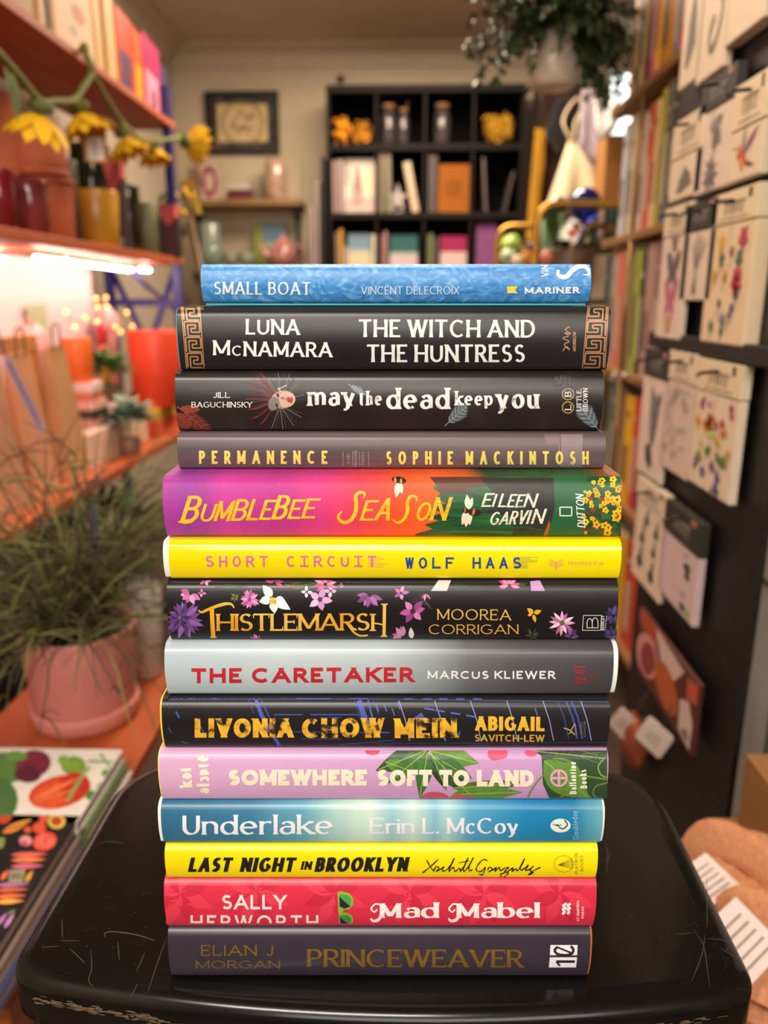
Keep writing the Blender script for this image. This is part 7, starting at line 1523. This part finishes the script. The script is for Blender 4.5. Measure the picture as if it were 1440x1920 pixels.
def toy(name, label, cat, px, py, r, Y, col, sq=(1, 1, 1), lump=0., part='body', mat=None, leafy=None):
    c = P(px, py, Y=Y); rr = r*(c-CAM).dot(_f)/FPX; t = thing(name, label, cat, (c.x, Y, ZTR+.0003)); H = c.z-ZTR
    MB().lathe([(rr*.55, 0), (rr*.6, .01), (rr*.45, max(.02, H-rr*.7)), (.001, max(.022, H-rr*.68))], 20).build('stand', M('#8a7a66', .6), t)
    MB().sphere((0, 0, H), rr, 18, 12, sq, lump, int(px)).build(part, mat or M(col, .45, var=.1), t); return t
toy('felt_flower', 'lime green felt flower ball at the left of the bar cart', 'flower', 958, 462, 20, 3.0, '#93b03a', lump=.3); toy('felt_flower', 'pale green felt flower ball below the lime green one', 'flower', 952, 484, 16, 2.9, '#aab691', lump=.3)
toy('felt_fruit', 'orange yellow felt ball on the bar cart, just above the blue hardback', 'toy', 990, 486, 16, 2.75, '#e39a1a'); toy('felt_fruit', 'small red felt ball beside the orange yellow one', 'toy', 1000, 494, 9, 2.62, '#cf4427'); toy('felt_fruit', 'cream felt ball left of the orange yellow one', 'toy', 971, 492, 13, 2.7, '#d5c6a6')
toy('felt_fruit', 'coral pink felt ball beside the near brass rail', 'toy', 1024, 484, 13, 2.56, '#d47a62'); toy('felt_fruit', 'small violet felt ball behind the near brass rail', 'toy', 998, 462, 9, 3.05, '#6f5a94'); toy('felt_fruit', 'dusty pink felt ball on the bar cart', 'toy', 983, 470, 12, 3.08, '#b5796a')
c = P(1036, 436, Y=2.95); t = thing('mint_box', 'mint green gift box behind the broad leafed plant', 'box', (c.x, 2.95, ZTR+.0003)); h = P(1036, 412, Y=2.95).z-ZTR; MB().box(-.034, .034, -.02, .02, 0, h*.8, .002).build('box_body', M('#8fbf95', .5), t); MB().box(-.036, .036, -.022, .022, h*.8+.0003, h, .002).build('lid', M('#9accA0'.lower(), .5), t)
c = P(1073, 438, Y=2.545); t = thing('heart_pick', 'small coral red heart pick in the bar cart plant', 'ornament', (c.x, 2.545, ZTR+.0003)); H = c.z-ZTR; MB().tube([(0, 0, 0), (0, 0, H)], .002, 6).build('stick_shaft', M('#b59a6a', .6), t)
MB().prism([(0, H-.016), (.016, H+.002), (.014, H+.012), (.006, H+.014), (0, H+.008), (-.006, H+.014), (-.014, H+.012), (-.016, H+.002)], -.005, .005, 'Y').build('heart', M('#d4513f', .5), t)
# spines and the brown carton beyond the trolley, on a side table
st_ = thing('side_table', 'dark side table behind the bar cart with upright books', 'table', (.93, 3.42, 0)); off = st_.location; zst = P(1120, 458, Y=3.36).z
MB().box(.66, 1.16, 3.30, 3.58, zst-.03, zst, .003).build('table_top', M('#3a2c22', .5), st_, off=off)
for x in (.68, 1.14):
    for y in (3.32, 3.56): MB().box(x-.018, x+.018, y-.018, y+.018, 0, zst-.0302).build('leg', M('#2c211a', .5), st_, off=off)
for x0, x1, yt, col, lab in ((1081, 1094, 404, '#ccd0d6', 'white book at the left of the row behind the bar cart'), (1096, 1108, 398, '#c9be72', 'pale yellow book in the row behind the bar cart'), (1109, 1121, 397, '#22554a', 'dark green book in the row behind the bar cart'), (1122, 1134, 394, '#b8989a', 'pinkish book in the row behind the bar cart'), (1137, 1161, 392, '#1c4440', 'thick dark teal book at the right of the row behind the bar cart')):
    xa, xb = P(x0, 430, Y=3.34).x, P(x1, 430, Y=3.34).x; shelf_book(lab, xb-xa-.003, P(x0, yt, Y=3.34).z-zst, .18, ((xa+xb)/2, 3.34, zst+.0003), 0, col, group='books standing behind the bar cart')
xa, xb = P(1133, 320, Y=2.74).x, P(1182, 320, Y=2.74).x; zc0, zc1 = P(1150, 378, Y=2.74).z, P(1150, 252, Y=2.74).z
zc1 += 0; top_ = max(P(1149, 392, Y=3.34).z, 0); ts = None if 1 else thing('tall_stool', 'narrow dark plinth under the brown carton beyond the right bookcase', 'plinth', ((xa+xb)/2, 2.84, 0)); 
slab('carton', 'plain brown cardboard carton on top of the books behind the bar cart', 'box', P(1133, 320, Y=3.345).x, P(1185, 320, Y=3.345).x, 3.345, 3.51, top_+.001, P(1150, 252, Y=3.345).z, M('#9a6a36', .75, var=.05), 0, None, .003)
# hanging planter
hp = P(1039, 110, Y=2.33); zb_ = P(1039, 166, Y=2.33).z; zt_ = P(1039, 55, Y=2.33).z; r = 46*(hp-CAM).dot(_f)/FPX
t = thing('hanging_planter', 'white hanging pot with bushy trailing dark green foliage near the ceiling', 'plant', (hp.x, 2.33, zb_)); h = zt_-zb_
MB().lathe([(r*.8, 0), (r*.92, .006), (r, .03), (r, h), (r-.006, h), (r-.007, .03), (.001, .01)], 44).build('plant_pot', M('#d8cdbd', .35, var=.02), t)
MB().lathe([(r-.008, h-.02), (.001, h-.01)], 24, close=False).build('soil', M('#1d1712', .9), t)
for k in range(3): a = R(120*k+40); MB().tube([(r*math.cos(a), r*math.sin(a), h-.004), (0, 0, CEIL-zb_-.02)], .0016, 6).build('hanging_cord', M('#b5a894', .7), t)
MB().tube([(0, 0, CEIL-zb_-.025), (0, 0, CEIL-zb_)], .006, 8).build('ceiling_hook', M('#8a8680', .3, .7), t)
rn = random.Random(31); m = MB(); K = (hp-CAM).dot(_f)/FPX
def spray(p, d, n, step, lw, sag):
    pts = [Vector(p)]; d = Vector(d).normalized()
    for k in range(n): d = (d+Vector((rn.gauss(0, .12), rn.gauss(0, .12), -sag))).normalized(); pts.append(pts[-1]+d*step)
    m.mat(2).tube(pts, .0014, 5)
    for q in pts[1:]:
        for j in range(3): m.mat(rn.choice([0, 0, 1])).leaf(q, d+Vector((rn.gauss(0, .9), rn.gauss(0, .9), rn.gauss(0, .7))), lw*rn.uniform(.7, 1.25), lw*.5, bend=.15, n=3, fold=.3)
for k in range(80):
    a = rn.uniform(0, 6.28); e = rn.uniform(-.1, 1.4); spray((r*.6*math.cos(a), r*.6*math.sin(a), h), (math.cos(a)*math.cos(e), math.sin(a)*math.cos(e), math.sin(e)+.15), rn.randint(5, 9), .024, .028, rn.uniform(.05, .22))
for x, y, n in ((915, 108, 9), (1150, 120, 8), (1120, 150, 8), (1178, 70, 9), (1000, 110, 5), (1165, 40, 9), (1105, 110, 7), (1140, 165, 8), (1125, 180, 9), (1090, 130, 6), (1160, 90, 8), (1180, 20, 9), (980, 60, 6), (1090, 20, 7)):
    tg = P(x, y, Y=2.25)-Vector((hp.x, 2.33, zb_)); s0 = Vector((0, 0, h+.04)); 
    for j in range(4): spray(s0, tg-s0+Vector((rn.gauss(0, .01), rn.gauss(0, .01), .05)), n, (tg-s0).length/n*1.06, .028, .06)
m.build('foliage', [M('#324628', .24, var=.25), M('#435c38', .22, var=.2), M('#4a3c28', .7)], t)
# stake leaning beyond the left unit
t = thing('plant_stake', 'brown wooden stake with a small yellow flower, leaning beyond the orange shelves', 'stake', (0, 0, 0)); p0, p1 = P(342, 345, Y=3.4), P(388, 560, Y=3.36); dn = (p1-p0).normalized(); foot = p0+dn*((-p0.z)/dn.z); t.location = (foot.x, foot.y, 0)
MB().tube([p0, foot+Vector((0, 0, .004))], .014, 8).build('stake_shaft', wood('stake_wood', '#4a3522', '#644829', 4), t, off=t.location)
m = MB()
for k in range(9): a = 2*PI*k/9; m.leaf(p0+Vector((.03, -.02, -.02)), Vector((math.cos(a), -.5, math.sin(a))), .05, .02)
m.build('flower', M('#dcae16', .7), t, off=t.location); MB().box(-.012, .012, -.002, .002, -.07, 0).build('label_strip', M('#cdb03a', .6), t, p0+Vector((.05, -.02, -.05))-t.location, (0, R(-14), 0))
